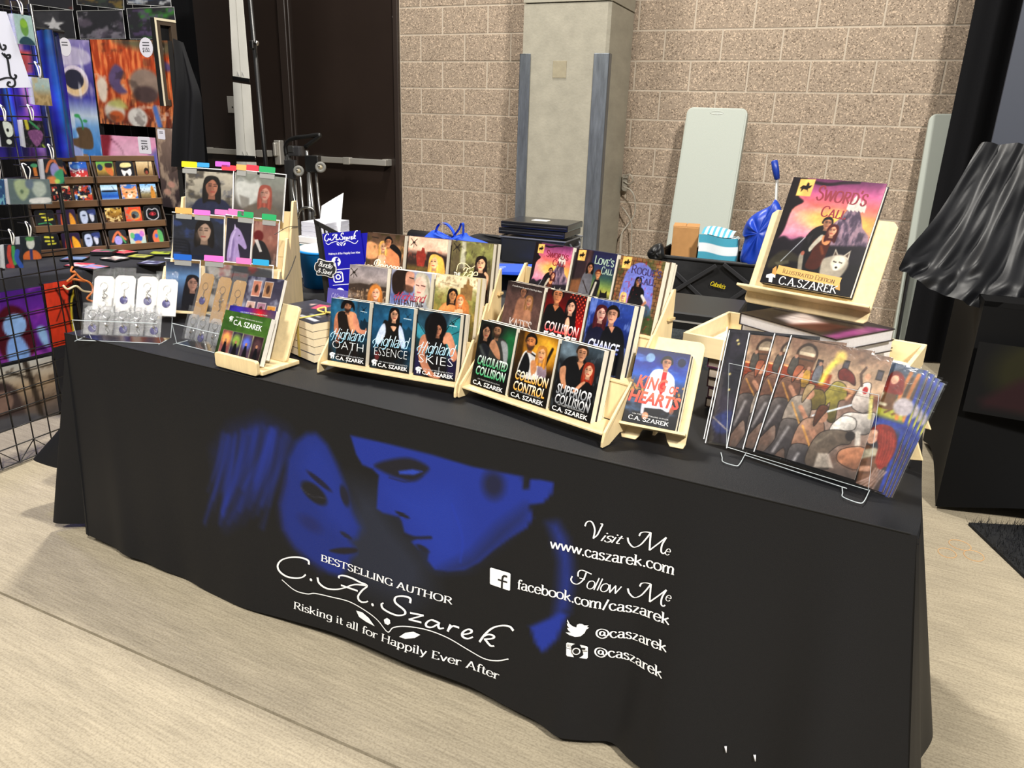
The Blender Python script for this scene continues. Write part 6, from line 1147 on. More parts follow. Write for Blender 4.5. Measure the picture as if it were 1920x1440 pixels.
Mb2, w2, h2 = planefit(q, 0, (429.6, 569), (518.7, 586.6), (497, 676), (415, 660)); book(w2, h2, .015, '#1d1a2c', 'purple and red collected paperback, middle of the small rack', Mb2, art=om2, text=t_om, n=90, pages=M_PAGEW)
q = O1 @ T3(0, 0, -.034)
Mb3, w3, h3 = planefit(q, 0, (465, 516), (531.6, 525.5), (512, 628), (446, 612)); book(w3, h3, .012, '#2a2838', 'grey violet collected paperback standing tallest at the back of the small rack', Mb3, art=om3, n=64, pages=M_PAGEW)

# ------------------------------------------------------------------ banded paperback bundles
def a_slate(A): A.grad((0, '#4a4c58'), (1, '#3a3c48')); A.poly([(.5, .2), (.8, .1), (.95, .4), (.7, .5)], '#d86a80', .06, .9); A.poly([(.3, .3), (.45, .2), (.5, .4)], '#e8c8c0', .04, .8); A.rect(.15, .78, .85, .88, '#e6e6e8', .02, .8); A.rect(.2, .62, .6, .68, '#c8c8d0', .02, .6)
def bundle(P0, P1, yaw, n, w, h, t, lab, grp, band=True, topart=True):
    M0 = upright(P0, yaw)
    for k in range(n):
        M = M0 @ T3(0, 0, (k+1)*t) @ Matrix.Rotation(.012*((k*3) % 4-1.5), 4, 'Z')
        book(w, h, t-.0004, '#3c3e4a', ['bottom', 'second', 'third', 'fourth', 'top'][k]+' paperback of the '+lab, M, group=grp, art=('slate', a_slate) if k == n-1 else None, n=40, pages=mat('cream_pages', '#e8d9b8', .8, var=.06, scale=150))
    if band:
        o = thing('ribbon_band', 'yellow ribbon tied round the '+lab, 'ribbon', M0); m = MB(); z = n*t; x = w*.42; e = .0022
        m.tube([(x, -e, -.0), (x, -e, z+e), (x, h*.5, z+e+.0005), (x, h+e, z+e), (x, h+e, 0)], .0012, 4)
        mb = MB(); ww = .006
        for a, b in (((x-ww, -e-.0006, .001), (x+ww, -e, z+e)), ((x-ww, -e, z+.0012), (x+ww, h+e, z+e)), ((x-ww, h+e, .001), (x+ww, h+e+.0006, z+e))): mb.box(a, b)
        mb.obj('strap', mat('yellow_ribbon', '#c9b45a', .6, var=.1, scale=60), o)
        MB().tube(smooth_path([(x, h*.55, z+.004), (x+.03, h*.5, z+.012), (x+.035, h*.62, z+.008), (x, h*.57, z+.005), (x-.03, h*.66, z+.012), (x-.03, h*.5, z+.009)], 5, True), .0032, 6).obj('bow', MATS['yellow_ribbon'], o, True)
a = at_z(544, 661, TZ+.004); b = at_z(591, 680.5, TZ+.004); yb = math.atan2(b.y-a.y, b.x-a.x)
bw2 = (b-a).length
bundle(a, b, yb, 5, bw2, .17, .0232, 'banded bundle left of the middle stand', 'paperbacks in the banded bundle')
c = at_z(533, 655, TZ+.004)+V(-.03, .03, 0); bundle(c-V(.06, -.01, 0), None, yb+.05, 5, .115, .17, .0225, 'bundle hidden behind the small rack', 'paperbacks in the bundle behind the small rack', band=False)
c = upright(a, yb) @ V(.02, .19, 0); bundle(c, None, yb+.25, 4, .125, .17, .0232, 'farther bundle beside the black slat stand', 'paperbacks in the farther bundle')

# ------------------------------------------------------------------ blue leaflets in a black slatted stand, chalkboard tag
fY = .34; FP = tilted(at_z(617, 577, TZ+.004)+V(0, 0, 0), fY, .10)
o = thing('slat_stand', 'black metal slatted stand holding blue leaflets behind the middle stand', 'stand', FP)
qs = lambda pts, off=0: [(*uv(FP @ T3(0, 0, off), *p), off) for p in pts]
m = MB(); q = qs([(589, 412), (612, 576), (619, 576), (598, 418)], -.02); m.prism([p[:2] for p in q], -.026, -.018).obj('side_rail', M_BLKM, o)
q = qs([(588, 411), (634, 435), (633, 443), (590, 421)], -.02); MB().prism([p[:2] for p in q], -.026, -.018).obj('top_rail', M_BLKM, o)
for k in range(5):
    x0, y0, x1, y1 = 597+8.2*k, 419+4.2*k, 618+8.2*k, 560
    q = qs([(x0, y0), (x0+3.2, y0+1.6), (x1+3.2, y1), (x1, y1)], -.02); MB().prism([p[:2] for p in q], -.024, -.020).obj('slat', M_BLKM, o)
q = qs([(606, 574), (680, 590), (680, 594), (606, 579)], 0); MB().prism([p[:2] for p in q], -.03, .012).obj('bottom_ledge', M_BLKM, o)
M_BLUEP = mat('blue_print', '#14129a', .3, spec=.5)
def leaflet(M, w, h, label, full):
    o = thing('leaflet', label, 'leaflet', M, 'blue leaflets'); MB().box((0, 0, -.0008), (w, h, 0)).obj('card', M_BLUEP, o)
    if not full: return o
    I = Ink()
    allp = [p for t, s in LOGO for p in split(s)]+split(VINE); xs_ = [p[0] for p in allp]
    # the same logo as on the throw, straightened: take away the slope of its baseline
    def st(x, y): return (.05+.88*(x-85)/(1850-85))*w, h*(.965)-(y-.345*(x-85)-95)/(1850-85)*w*1.75
    I.strokes([smooth_path([st(*p) for p in split(s)], 5) if t == 'c' else [st(*p) for p in split(s)] for t, s in LOGO], .0036, .0018, '#f4f4f8')
    I.strokes([smooth_path([st(*p) for p in split(VINE)], 5)], .0022, .0022, '#f4f4f8')
    for q in (LEAF1, LEAF2, BUD): I.shape([st(*p) for p in split(q)], '#f4f4f8')
    I.word(drawn('Risking it all for Happily Ever After', thick=12, thin=6), (.10*w, h*.695), (.93*w, h*.68), (.10*w, h*.73), '#f4f4f8')
    for k, y in enumerate((.60, .385, .165)):
        c = (.27*w, h*y)
        if k != 1: I.shape([(c[0]+.12*w*math.cos(t*.35), c[1]+.12*w*math.sin(t*.35)) for t in range(18)], '#f4f4f8')
        else:
            I.strokes([[(p[0], p[1]) for p in rrect(c[0]-.12*w, c[1]-.12*w, c[0]+.12*w, c[1]+.12*w, .04*w)+[(c[0]+.12*w, c[1]+.08*w)]]], .0045, .0045, '#f4f4f8'); I.strokes([[(c[0]+.055*w*math.cos(t*.4), c[1]+.055*w*math.sin(t*.4)) for t in range(17)]], .0045, .0045, '#f4f4f8'); I.shape([(c[0]+.08*w+.012*w*math.cos(t), c[1]+.08*w+.012*w*math.sin(t)) for t in range(6)], '#f4f4f8')
        if k < 2: I.strokes([[(.1*w, h*(y-.11)), (.95*w, h*(y-.11))]], .002, .002, '#f4f4f8')
    I.v = [(x, y, .0006) for x, y, z in I.v]; I.obj('lettering', o)
    J = Ink(); c = (.28*w, h*.60); J.strokes([smooth_path([(c[0]+.06*w, c[1]+.075*w), (c[0]+.01*w, c[1]+.07*w), (c[0], c[1]+.03*w), (c[0], c[1]-.12*w)], 4)], .0075, .0075, '#14129a'); J.strokes([[(c[0]-.045*w, c[1]), (c[0]+.06*w, c[1])]], .006, .006, '#14129a'); c = (.27*w, h*.165); J.strokes([[(c[0]-.05*w, c[1]+.05*w), (c[0]+.05*w, c[1]+.05*w), (c[0], c[1]-.06*w), (c[0]-.05*w, c[1]+.05*w)]], .005, .005, '#14129a')
    J.v = [(x, y, .0012) for x, y, z in J.v]; J.obj('emblem', o); return o
M, w, h = planefit(FP, .002, (604, 438), (676, 432), (692, 566), (622, 572)); leaflet(M, w, h, 'front blue leaflet with white logo and social icons in the slatted stand', True)
M, w, h = planefit(FP, -.006, (622, 441), (690, 437), (704, 566), (636, 572)); leaflet(M, w, h, 'plain looking blue leaflet peeking out right behind the front one', False)
M, w, h = planefit(FP, .016, (618, 540), (654, 546), (650, 590), (608, 588)); o = thing('bookmark_card', 'small lilac card below the blue leaflet', 'card', M); MB().box((0, 0, -.0008), (w, h, 0)).obj('card', mat('lilac_print', '#5a52a4', .4), o); I = Ink(); I.word(drawn('C.A.Szarek', 'script', 8, 4), (.2*w, .62*h), (.8*w, .6*h), (.2*w, .84*h), '#b9b4e0'); I.v = [(x, y, .0006) for x, y, z in I.v]; I.obj('lettering', o)
M, w, h = planefit(FP, .010, (595, 487), (627, 494), (625, 519), (593, 512)); o = thing('chalkboard_tag', 'small scalloped chalkboard tag with white chalk words on the slatted stand', 'sign', M)
def scal(g): return [(w/2+(w/2+g)*c*(1+.10*math.cos(6*t)), h/2+(h/2+g)*s*(1+.10*math.cos(6*t))) for t in [k*2*math.pi/36 for k in range(36)] for c, s in [(math.copysign(abs(math.cos(t))**.55, math.cos(t)), math.copysign(abs(math.sin(t))**.55, math.sin(t)))]]
MB().prism(scal(.006), -.004, 0).obj('white_edge', M_WHITE, o); MB().prism(scal(.003), 0, .0012).obj('slate', mat('chalk_slate', '#17181a', .8), o)
I = Ink(); I.word(drawn('Bundle', 'script', 8, 6), (.10*w, .58*h), (.90*w, .50*h), (.12*w, .98*h), '#f4f4f4'); I.word(drawn('& Save!', 'script', 8, 6), (.08*w, .10*h), (.92*w, .06*h), (.08*w, .46*h), '#f4f4f4'); I.v = [(x, y, .0018) for x, y, z in I.v]; I.obj('lettering', o)
# ------------------------------------------------------------------ black clothed table behind the left half, with bags and boxes
BZ = .732
def draped_box(name, label, cat, x0, x1, y0, y1, z, M=None, seed=1, flare=.04, matl=None):
    rg = np.random.RandomState(seed); n = 24; per = []
    for a, b in (((x0, y0), (x1, y0)), ((x1, y0), (x1, y1)), ((x1, y1), (x0, y1)), ((x0, y1), (x0, y0))):
        for k in range(n): t = k/n; per.append((a[0]+(b[0]-a[0])*t, a[1]+(b[1]-a[1])*t))
    cx, cy_ = (x0+x1)/2, (y0+y1)/2; N = len(per); ph = rg.rand(6)*6
    def ring(zz, f):
        out = []
        for i, (x, y) in enumerate(per):
            d = np.array((x-cx, y-cy_)); d /= np.linalg.norm(d); w = f*(.6+.4*math.sin(i*.55+ph[0])+.5*math.sin(i*1.27+ph[1])); out.append((x+d[0]*w, y+d[1]*w, zz))
        return out
    m = MB(); vs = []; L_ = [(z, 0), (z-.012, .006)]+[(z-(z-.02)*t, flare*t) for t in (.15, .35, .6, .8, 1)]
    for zz, f in L_: vs += ring(zz, f)
    fs = [(i*N+j, i*N+(j+1) % N, (i+1)*N+(j+1) % N, (i+1)*N+j) for i in range(len(L_)-1) for j in range(N)]; fs = [f[::-1] for f in fs]; fs.append(tuple(range(N)))
    o = m.add(vs, fs).obj(name, matl or M_BLKCL, None, True, M=M); return tag(o, label, cat)
draped_box('tablecloth', 'plain black cloth over the table behind the book stands', 'tablecloth', -.05, 1.14, .85, 2.5, BZ, seed=4)
# blue bucket with white liner
c = at_z(584, 541, BZ+.002)+V(0, .08, 0); rb_ = .098
o = thing('bucket', 'blue plastic bucket lined with white paper behind the wooden print rack', 'bucket', Matrix.Translation(c))
ztop = (hit(584, 466, c, V(.3, -1, 0).normalized()).z-c.z)
MB().lathe([(.0001, 0), (rb_*.86, 0), (rb_, ztop-.01), (rb_+.006, ztop-.008), (rb_+.006, ztop), (rb_-.003, ztop), (rb_*.84, .004), (.0001, .004)], 40, 0, None, False).obj('body', mat('blue_bucket', '#1a90e4', .4, spec=.5), o, True)
MB().lathe([(rb_-.006, ztop-.03), (rb_-.004, ztop+.012), (rb_*.5, ztop+.02), (.0001, ztop+.012)], 24, 0, None, False).obj('paper_liner', M_WHITE, o, True)
# white lidded carton with papers on it
p = at_n(560, 452, 1.12); M = upright((p.x, p.y, BZ+.003), TH)
zt = sz(578, 444, 1.12)[1]-BZ-.003; wt = sz(604, 450, 1.12)[0]-sz(548, 450, 1.12)[0]
o = thing('storage_box', 'white storage box with teal band behind the blue bucket', 'box', M); MB().box((0, 0, 0), (wt, .22, zt-.03)).obj('body', M_WHITE, o, bevel=.004); MB().box((-.003, -.003, zt-.03), (wt+.003, .223, zt)).obj('lid', M_WHITE, o, bevel=.003); MB().box((.002, -.0022, zt-.065), (wt-.002, 0, zt-.036)).obj('band', mat('teal_band', '#3f6a78', .5), o)
zp = sz(578, 417, 1.12)[1]-sz(578, 443, 1.12)[1]
for k in range(3):
    oo = thing('paper_stack', ('lowest', 'middle', 'topmost')[k]+' bundle of printed papers on the white storage box', 'paper', M @ T3(.01-.004*k, .01+.006*k, zt+zp/3*k+.0008)); MB().box((0, 0, 0), (wt-.03, .17, zp/3-.001)).obj('sheets', mat('grey_paper', '#c4c4cc', .7, var=.12, scale=160, stretch=(.1, .1, 6)), oo)
# big white sheet bent upright
q = [at_n(*p, 1.2) for p in ((598, 432), (634, 432), (640, 362), (603, 386))]
m = MB(); rows = []
for i in range(7):
    t = i/6; a = q[0].lerp(q[3], t); b = q[1].lerp(q[2], t); rows.append([tuple(a.lerp(b, s)+WN*(.02*math.sin(s*2.2))+V(0, 0, .004*math.sin(s*3)*t)) for s in (0, .25, .5, .75, 1)])
lo = [tuple(Vector(r)-V(0, 0, Vector(rows[0][0]).z-BZ-.006)) for r in rows[0]]
m.sheet([lo]+rows).obj('paper_sheet', mat('bright_paper', '#f2f2f4', .6), None, True); tag(bpy.data.objects['paper_sheet.002'] if 'paper_sheet.002' in bpy.data.objects else COL.objects[-1], 'tall bent sheet of blank white paper standing before the brown door', 'paper')
# rolled black bag, tote bags, black folder cases
NB = 2.02
def rod(name, label, cat, a, b, r, matl, n=14, extra=None):
    A_, B_ = Vector(a), Vector(b); o = thing(name, label, cat, frame(A_, B_-A_, (0, 0, 1))); Ln = (B_-A_).length
    MB().lathe([(.0001, 0), (r*.8, .0), (r, .012), (r*1.02, Ln*.5), (r, Ln-.012), (r*.8, Ln), (.0001, Ln)], n, 0, Matrix(((0, 0, 1, 0), (1, 0, 0, 0), (0, 1, 0, 0), (0, 0, 0, 1))), False).obj('body', matl, o, True)
    for x in (.03, .08): MB().lathe([(.0001, 0), (.006, .001), (.004, .004), (.0001, .005)], 10, 0, Matrix(((0, 0, 0, 0), (0, 0, 0, 0), (0, 0, 0, 0), (0, 0, 0, 1))) if 0 else T3(x, -.0, r*1.0), False).obj('rivet', M_WIRE, o, True)
    return o
a = at_n(768, 442, NB); b = at_n(846, 452, NB); a.z = max(a.z, BZ+.05)
# support block: black suitcase lying under the bags
p0_ = at_n(752, 470, NB-.12); p1_ = at_n(905, 470, NB-.12); zc_ = sz(800, 459, NB)[1]
o = thing('suitcase', 'black soft suitcase lying on the back table under the blue bags', 'suitcase', upright((p0_.x, p0_.y, BZ+.002), TH)); wS = (p1_-p0_).length
MB().box((0, 0, 0), (wS, .34, zc_-BZ-.01)).obj('body', mat('black_nylon', '#15151a', .7, bump=.2, bscale=700), o, bevel=.03, seg=3); MB().box((wS*.3, -.006, .04), (wS*.7, 0, .055)).obj('zip', M_BLKM, o)
rod('bag_roll', 'rolled black bag with two rivets left of the blue tote bags', 'bag', (a.x, a.y, a.z), (b.x, b.y, b.z), .036, mat('black_vinyl', '#121214', .4, spec=.5))
def crumple(name, label, cat, outline, n, thick, matl, seed, group=None, handles=()):
    """a soft bag: its outline on a plane at depth n, puffed towards the viewer and the back"""
    P = MW(n); pts = smooth_path([uv(P, *p) for p in outline], 3, True); c = np.mean(pts, 0); rg = np.random.RandomState(seed); o = thing(name, label, cat, P @ T3(c[0], c[1], 0), group)
    rings = []; K = len(pts)
    for s, zz in ((1, 0), (.9, .55), (.66, .85), (.36, 1), (.1, 1.02)):
        rings.append([((p[0]-c[0])*s, (p[1]-c[1])*s, thick*(zz+.28*rg.randn()*(s < .95)*(s > .2))) for p in pts])
    m = MB(); vs = [p for r in rings for p in r]; fs = [(i*K+j, i*K+(j+1) % K, (i+1)*K+(j+1) % K, (i+1)*K+j) for i in range(len(rings)-1) for j in range(K)]; fs.append(tuple(range((len(rings)-1)*K, len(rings)*K)))
    bk_ = [(p[0], p[1], -thick*.5) for p in rings[0]]; o0 = len(vs); vs += bk_; fs += [(o0+j, o0+(j+1) % K, (j+1) % K, j) for j in range(K)]; fs.append(tuple(range(o0, o0+K))[::-1])
    ob = m.add(vs, fs).obj('body', matl, o, True); mod = ob.modifiers.new('smooth', 'SUBSURF'); mod.levels = mod.render_levels = 1
    for h_, r_ in handles:
        q = [uv(P, *p) for p in h_]; mm = MB(); sp = smooth_path([(x-c[0], y-c[1], thick*.4) for x, y in q], 5)
        rows = [[(x, y, z-.012), (x, y, z+.012)] for x, y, z in sp]; mm.sheet(rows); nn = [[(x+.0, y-r_, z-.012), (x, y-r_, z+.012)] for x, y, z in sp]; mm.sheet(nn)
        mm.obj('handle', matl, o, True)
    return o
crumple('tote_bag', 'crumpled blue tote bag with raised handles on the black suitcase', 'bag', [(790, 452), (812, 430), (822, 440), (842, 446), (872, 436), (880, 444), (920, 458), (912, 472), (860, 466), (820, 462)], NB-.10, .05, M_BLUECL, 3, handles=[([(818, 440), (826, 420), (840, 418), (852, 430), (858, 446)], .006), ([(850, 446), (864, 428), (868, 418), (872, 420), (872, 440)], .006)])
crumple('jacket', 'black garment bundled behind the blue tote bag', 'jacket', [(872, 450), (892, 438), (915, 440), (962, 444), (1000, 440), (1060, 436), (1078, 432), (1084, 446), (1070, 458), (1000, 480), (935, 470)], NB+.36, .05, mat('black_fleece', '#121215', .8, bump=.3, bscale=300), 6)
# folded blue tote bags, one on another
for k in range(4):
    z = BZ+.012+.026*k; pz = at_z(925, 514, z); M = upright((pz.x-.02, pz.y, z), .42+.03*k)
    o = thing('tote_bag', ('bottom', 'second', 'third', 'top')[k]+' folded blue tote bag of the pile right of the middle stand', 'bag', M, 'folded blue tote bags'); m = MB(); rows = []
    for i in range(9):
        t = i/8; rows.append([(x*.36-.02, t*.26-.02, .004+.006*math.sin(x*5+k)*math.sin(t*4+k)+.010*math.exp(-((t-.0)/.12)**2)) for x in np.linspace(0, 1, 10)])
    top = rows; botm = [[(x, y, z_-.012) for x, y, z_ in r] for r in rows]
    m.sheet(top); m.sheet([r[::-1] for r in botm]); 
    for rr_ in ((top[0], botm[0]), (botm[-1], top[-1])): m.sheet([rr_[1], rr_[0]])
    m.sheet([[r[0] for r in top], [r[0] for r in botm]]); m.sheet([[r[-1] for r in botm], [r[-1] for r in top]])
    m.obj('folded_cloth', M_BLUECL, o, True)
    if k == 3: I = Ink(); I.strokes([[(.02, .0, ), (.06, .02)], [(.025, .03), (.07, .045)]], .006, .006, '#e8eefc'); I.v = [(x, y, .022) for x, y, z in I.v]; I.obj('print_mark', o)
# clear box and stacked black cases
s0, zb = sz(938, 452, NB); s1, _ = sz(1060, 456, NB); M = MW(NB, s0, 0) 
zl, zh = sz(1000, 444, NB)[1], sz(1000, 418, NB)[1]; w_ = s1-s0
o = thing('file_box', 'clear plastic file box with black contents on the back table', 'box', upright((WN*NB+WS*s0).to_tuple()[:2]+(BZ+.002,), TH)); hB_ = zl-BZ-.002
MB().box((.004, .004, .003), (w_-.004, .256, hB_-.02)).obj('contents', mat('black_folders', '#17181c', .5, var=.2, scale=30), o, bevel=.006); MB().box((0, 0, 0), (w_, .26, hB_-.012)).obj('clear_shell', film('box_plastic', (.8, .82, .85), .02, .2, .01), o, bevel=.004); MB().tube([(-.002, -.002, hB_-.012), (w_+.002, -.002, hB_-.012), (w_+.002, .262, hB_-.012), (-.002, .262, hB_-.012)], .004, 6, True).obj('rim', mat('grey_rim', '#6c6e74', .35), o); MB().tube(smooth_path([(w_+.004, .06, hB_-.03), (w_+.014, .08, hB_-.05), (w_+.014, .18, hB_-.05), (w_+.004, .2, hB_-.03)], 4), .005, 6).obj('handle', mat('grey_rim', '#6c6e74', .35), o)
hh = (zh-zl)/2
for k in range(2):
    oo = thing('flat_case', ('lower', 'upper')[k]+' flat black glossy case on the clear file box', 'case', upright((WN*NB+WS*(s0-.012+.012*k)).to_tuple()[:2]+(zl+.001+hh*k,), TH+.02*k)); MB().box((0, 0, 0), (w_+.006, .25, hh-.002)).obj('shell', mat('gloss_black', '#17171a', .18, spec=.6), oo, bevel=.006, seg=2); MB().box((.004, -.0015, hh*.42), (w_, 0, hh*.52)).obj('seam', M_WIRE, oo)
    if k: MB().box((w_*.36, .10, hh-.002), (w_*.6, .16, hh-.0012)).obj('white_label', M_WHITE, oo)
crumple('bag', 'small black bag standing right of the clear file box', 'bag', [(1062, 470), (1060, 450), (1076, 432), (1082, 440), (1080, 470)], NB+.36, .05, mat('black_nylon', '#15151a', .7), 9)

# ------------------------------------------------------------------ folding wagon with box, towel and umbrella
NW_ = 2.35
P = MW(NW_); pt = lambda x, y: uv(P, x, y)
x0 = pt(1222, 500)[0]; x1 = pt(1500, 500)[0]; zt_ = pt(1330, 489)[1]; zb_ = pt(1330, 582)[1]
o = thing('folding_wagon', 'black fabric folding wagon with crossed bars behind the table', 'wagon', MW(NW_, x0, 0)); W = x1-x0; D_ = .42
M_NYL = mat('wagon_fabric', '#131315', .5, bump=.4, bscale=14, spec=.5)
def panel(y, nm):
    m = MB(); rows = []
    for i in range(9):
        t = i/8; rows.append([(W*s, zb_+(zt_-zb_)*t, y+.012*math.sin(s*9)*math.sin(t*math.pi)) for s in np.linspace(0, 1, 17)])
    m.sheet(rows).obj(nm, M_NYL, o, True)
panel(0, 'front_panel'); panel(-D_, 'rear_panel')
for x, nm in ((0, 'end_panel'), (W, 'end_panel')): MB().box((x-.003, zb_, -D_), (x+.003, zt_, 0)).obj(nm, M_NYL, o)
MB().box((0, zb_, -D_), (W, zb_+.01, 0)).obj('bottom_panel', M_NYL, o)
MB().tube([(0, zt_, .004), (W, zt_, .004), (W, zt_, -D_), (0, zt_, -D_)], .010, 6, True).obj('top_hem', M_NYL, o)
M_BAR = mat('wagon_bar', '#3a3a3c', .35, .4)
def pbar(a, b, wd=.010, z=.016, nm='cross_bar'):
    a, b = np.array(pt(*a))-[x0, 0], np.array(pt(*b))-[x0, 0]; d = (b-a)/np.linalg.norm(b-a); nn = np.array((-d[1], d[0]))*wd
    MB().prism([tuple(a+nn), tuple(b+nn), tuple(b-nn), tuple(a-nn)], z, z+.010).obj(nm, M_BAR, o, bevel=.002)
pbar((1262, 504), (1335, 574)); pbar((1345, 496), (1266, 544), z=.028); pbar((1358, 494), (1420, 544)); pbar((1350, 575), (1450, 508), z=.028)
for xx in (.03, W-.03):
    MB().tube([(xx, .07, .0), (xx, zt_+.03, .0)], .011, 8).obj('corner_post', M_BLACK, o)
    for yy in (.02, -D_-.02): MB().lathe([(.0001, -.018), (.055, -.018), (.062, -.01), (.062, .01), (.055, .018), (.0001, .018)], 18, 0, T3(xx, .063, yy), False).obj('wheel', M_BLACK, o, True)
MB().box((.01, zb_-.05, -.01), (W-.01, zb_-.035, .01)).box((.01, zb_-.05, -D_), (W-.01, zb_-.035, -D_+.02)).obj('base_rail', M_BLACK, o)
a, b = np.array(pt(1333, 532))-[x0, 0], np.array(pt(1361, 541))-[x0, 0]
I = Ink(); I.word(drawn("Cabela's", 'script', 10, 6), (a[0], a[1]-.006), (b[0], b[1]-.002), (a[0], a[1]+.018), '#e8d020'); I.v = [(x, y, .016) for x, y, z in I.v]; I.obj('lettering', o)
crumple('strap_bundle', 'black folded wagon handle and straps at its left end', 'strap', [(1212, 478), (1222, 462), (1240, 455), (1246, 470), (1244, 486), (1226, 490)], NW_-.04, .03, M_BLACK, 5)
# cardboard box inside the wagon
Pb = MW(NW_+.16); q = [uv(Pb, *p) for p in ((1257, 482), (1304, 484), (1312, 430), (1267, 424))]
zz = zb_+.014; wB = q[1][0]-q[0][0]; hb_ = (q[2][1]+q[3][1])/2-zz
o = thing('cardboard_box', 'tall brown cardboard box standing in the black wagon', 'box', upright((WN*(NW_+.16)+WS*q[0][0]).to_tuple()[:2]+(zz,), TH+.16))
MB().box((0, 0, 0), (wB, .17, hb_)).obj('body', M_KRAFT, o, bevel=.002); MB().box((-.001, .002, hb_), (wB*.48, .168, hb_+.004)).obj('flap', M_KRAFT, o); MB().box((wB*.52, .002, hb_), (wB+.001, .168, hb_+.004)).obj('flap', M_KRAFT, o)
I = Ink(); I.word(sans('FRAGILE GOODS', .01), (.3*wB, .12), (.9*wB, .12), (.3*wB, .14), '#6b4a28'); I.v = [(x, y, hb_+.0045) for x, y, z in I.v]
# striped towel
def stripes(A):
    A.C[:] = hx('#e8eef0'); s = ((A.Y*4.2) % 1); A.mix(((s < .5)*1.0), '#4aa0b8', 1)
Pt = MW(NW_+.06); q = [uv(Pt, *p) for p in ((1305, 488), (1378, 492), (1380, 448), (1312, 440))]; zz = zb_+.014
o = thing('towel', 'folded turquoise and white striped towel in the black wagon', 'towel', upright((WN*(NW_+.06)+WS*q[0][0]).to_tuple()[:2]+(zz,), TH)); wT = q[1][0]-q[0][0]; hT = (q[2][1]+q[3][1])/2-zz
A = Art(wT, hT, 40); stripes(A); h_, w2_ = A.X.shape; v_ = np.zeros((h_, w2_, 3)); v_[..., 0] = A.X*wT+.006*np.sin(A.Y*7); v_[..., 1] = .006*np.sin(A.X*8)+.03*np.maximum(0, .15-A.Y)**.5*.0; v_[..., 2] = (1-A.Y)*hT+.006*np.sin(A.X*5+1)
TWM = art_mat('towelling', .9, .2, bump=.3, bscale=400, sheen=.2)
link('front_fold', grid_mesh('front_fold', v_.reshape(-1, 3), h_, w2_, A.C, TWM, True), o)
A = Art(wT, .16, 50); A.C[:] = hx('#e8eef0'); A.mix((((A.X*6) % 1) < .5)*1.0, '#4aa0b8', 1); h_, w2_ = A.X.shape; v_ = np.zeros((h_, w2_, 3)); v_[..., 0] = A.X*wT*.8+.012+.02*A.Y*0; v_[..., 1] = .16*(1-A.Y); v_[..., 2] = hT+.004+.035*np.sin((1-A.Y)*math.pi*.8)*(.6+.4*np.sin(A.X*3+.5))+.006*np.sin(A.X*5+1)*A.Y
link('top_fold', grid_mesh('top_fold', v_.reshape(-1, 3), h_, w2_, A.C, TWM, True), o)
MB().box((.006, .012, 0), (wT-.006, .15, hT-.006)).obj('inner_folds', mat('towel_white', '#dfe6e8', .9), o, bevel=.01)
# blue umbrella leaning in the wagon
NU = NW_+.10; a = at_n(1452, 302, NU); b = at_n(1457, 336, NU); c = at_n(1463, 400, NU); lowp = V(c.x+.02, c.y, zb_+.02)
o = thing('umbrella', 'furled blue umbrella with blue grip on a steel shaft, in the wagon', 'umbrella', frame(lowp, (a-lowp), WN)); Mi = o.matrix_world.inverted()
MB().tube([Mi @ b, Mi @ lowp], .008, 10).obj('shaft', M_STEEL, o, True)
MB().tube([Mi @ (a+(a-b)*.05), Mi @ a, Mi @ (a.lerp(b, .5)), Mi @ b], [.008, .016, .017, .013], 12).obj('grip', mat('blue_grip', '#1c3a9a', .35), o, True)
crumple('umbrella_canopy', 'loose blue canopy cloth of the furled umbrella', 'umbrella', [(1455, 372), (1445, 385), (1418, 398), (1400, 415), (1391, 440), (1396, 448), (1386, 492), (1412, 500), (1440, 494), (1452, 440), (1468, 400)], NW_+.02, .05, mat('umbrella_nylon', '#1a3fae', .4, spec=.5), 12)
cn = bpy.data.objects['umbrella_canopy']; body = cn.children[0]; mw = cn.matrix_world.copy(); body.name = 'canopy'; body.parent = o; body.matrix_local = Mi @ mw; bpy.data.objects.remove(cn)
# dark crate low behind the stand, with a bright metal strip
p0_ = at_n(1238, 640, 1.25); p1_ = at_n(1330, 640, 1.25); zt2 = sz(1270, 585, 1.25)[1]
o = thing('storage_crate', 'low black crate with a bright metal strip behind the right stand', 'crate', upright((p0_.x-.06, p0_.y, 0), TH)); wC = (p1_-p0_).length+.14
MB().box((0, 0, .0), (wC, .36, zt2)).obj('body', M_BLACK, o, bevel=.006); zs = sz(1270, 602, 1.25)[1]; MB().box((.02, -.004, zs-.003), (wC-.02, 0, zs+.003)).obj('metal_strip', M_STEEL, o); zs2 = sz(1270, 617, 1.25)[1]; MB().box((.0, -.006, .02), (wC, -.001, zs2)).obj('mesh_pocket', mat('grey_mesh', '#4c5154', .9, var=.4, scale=140), o)

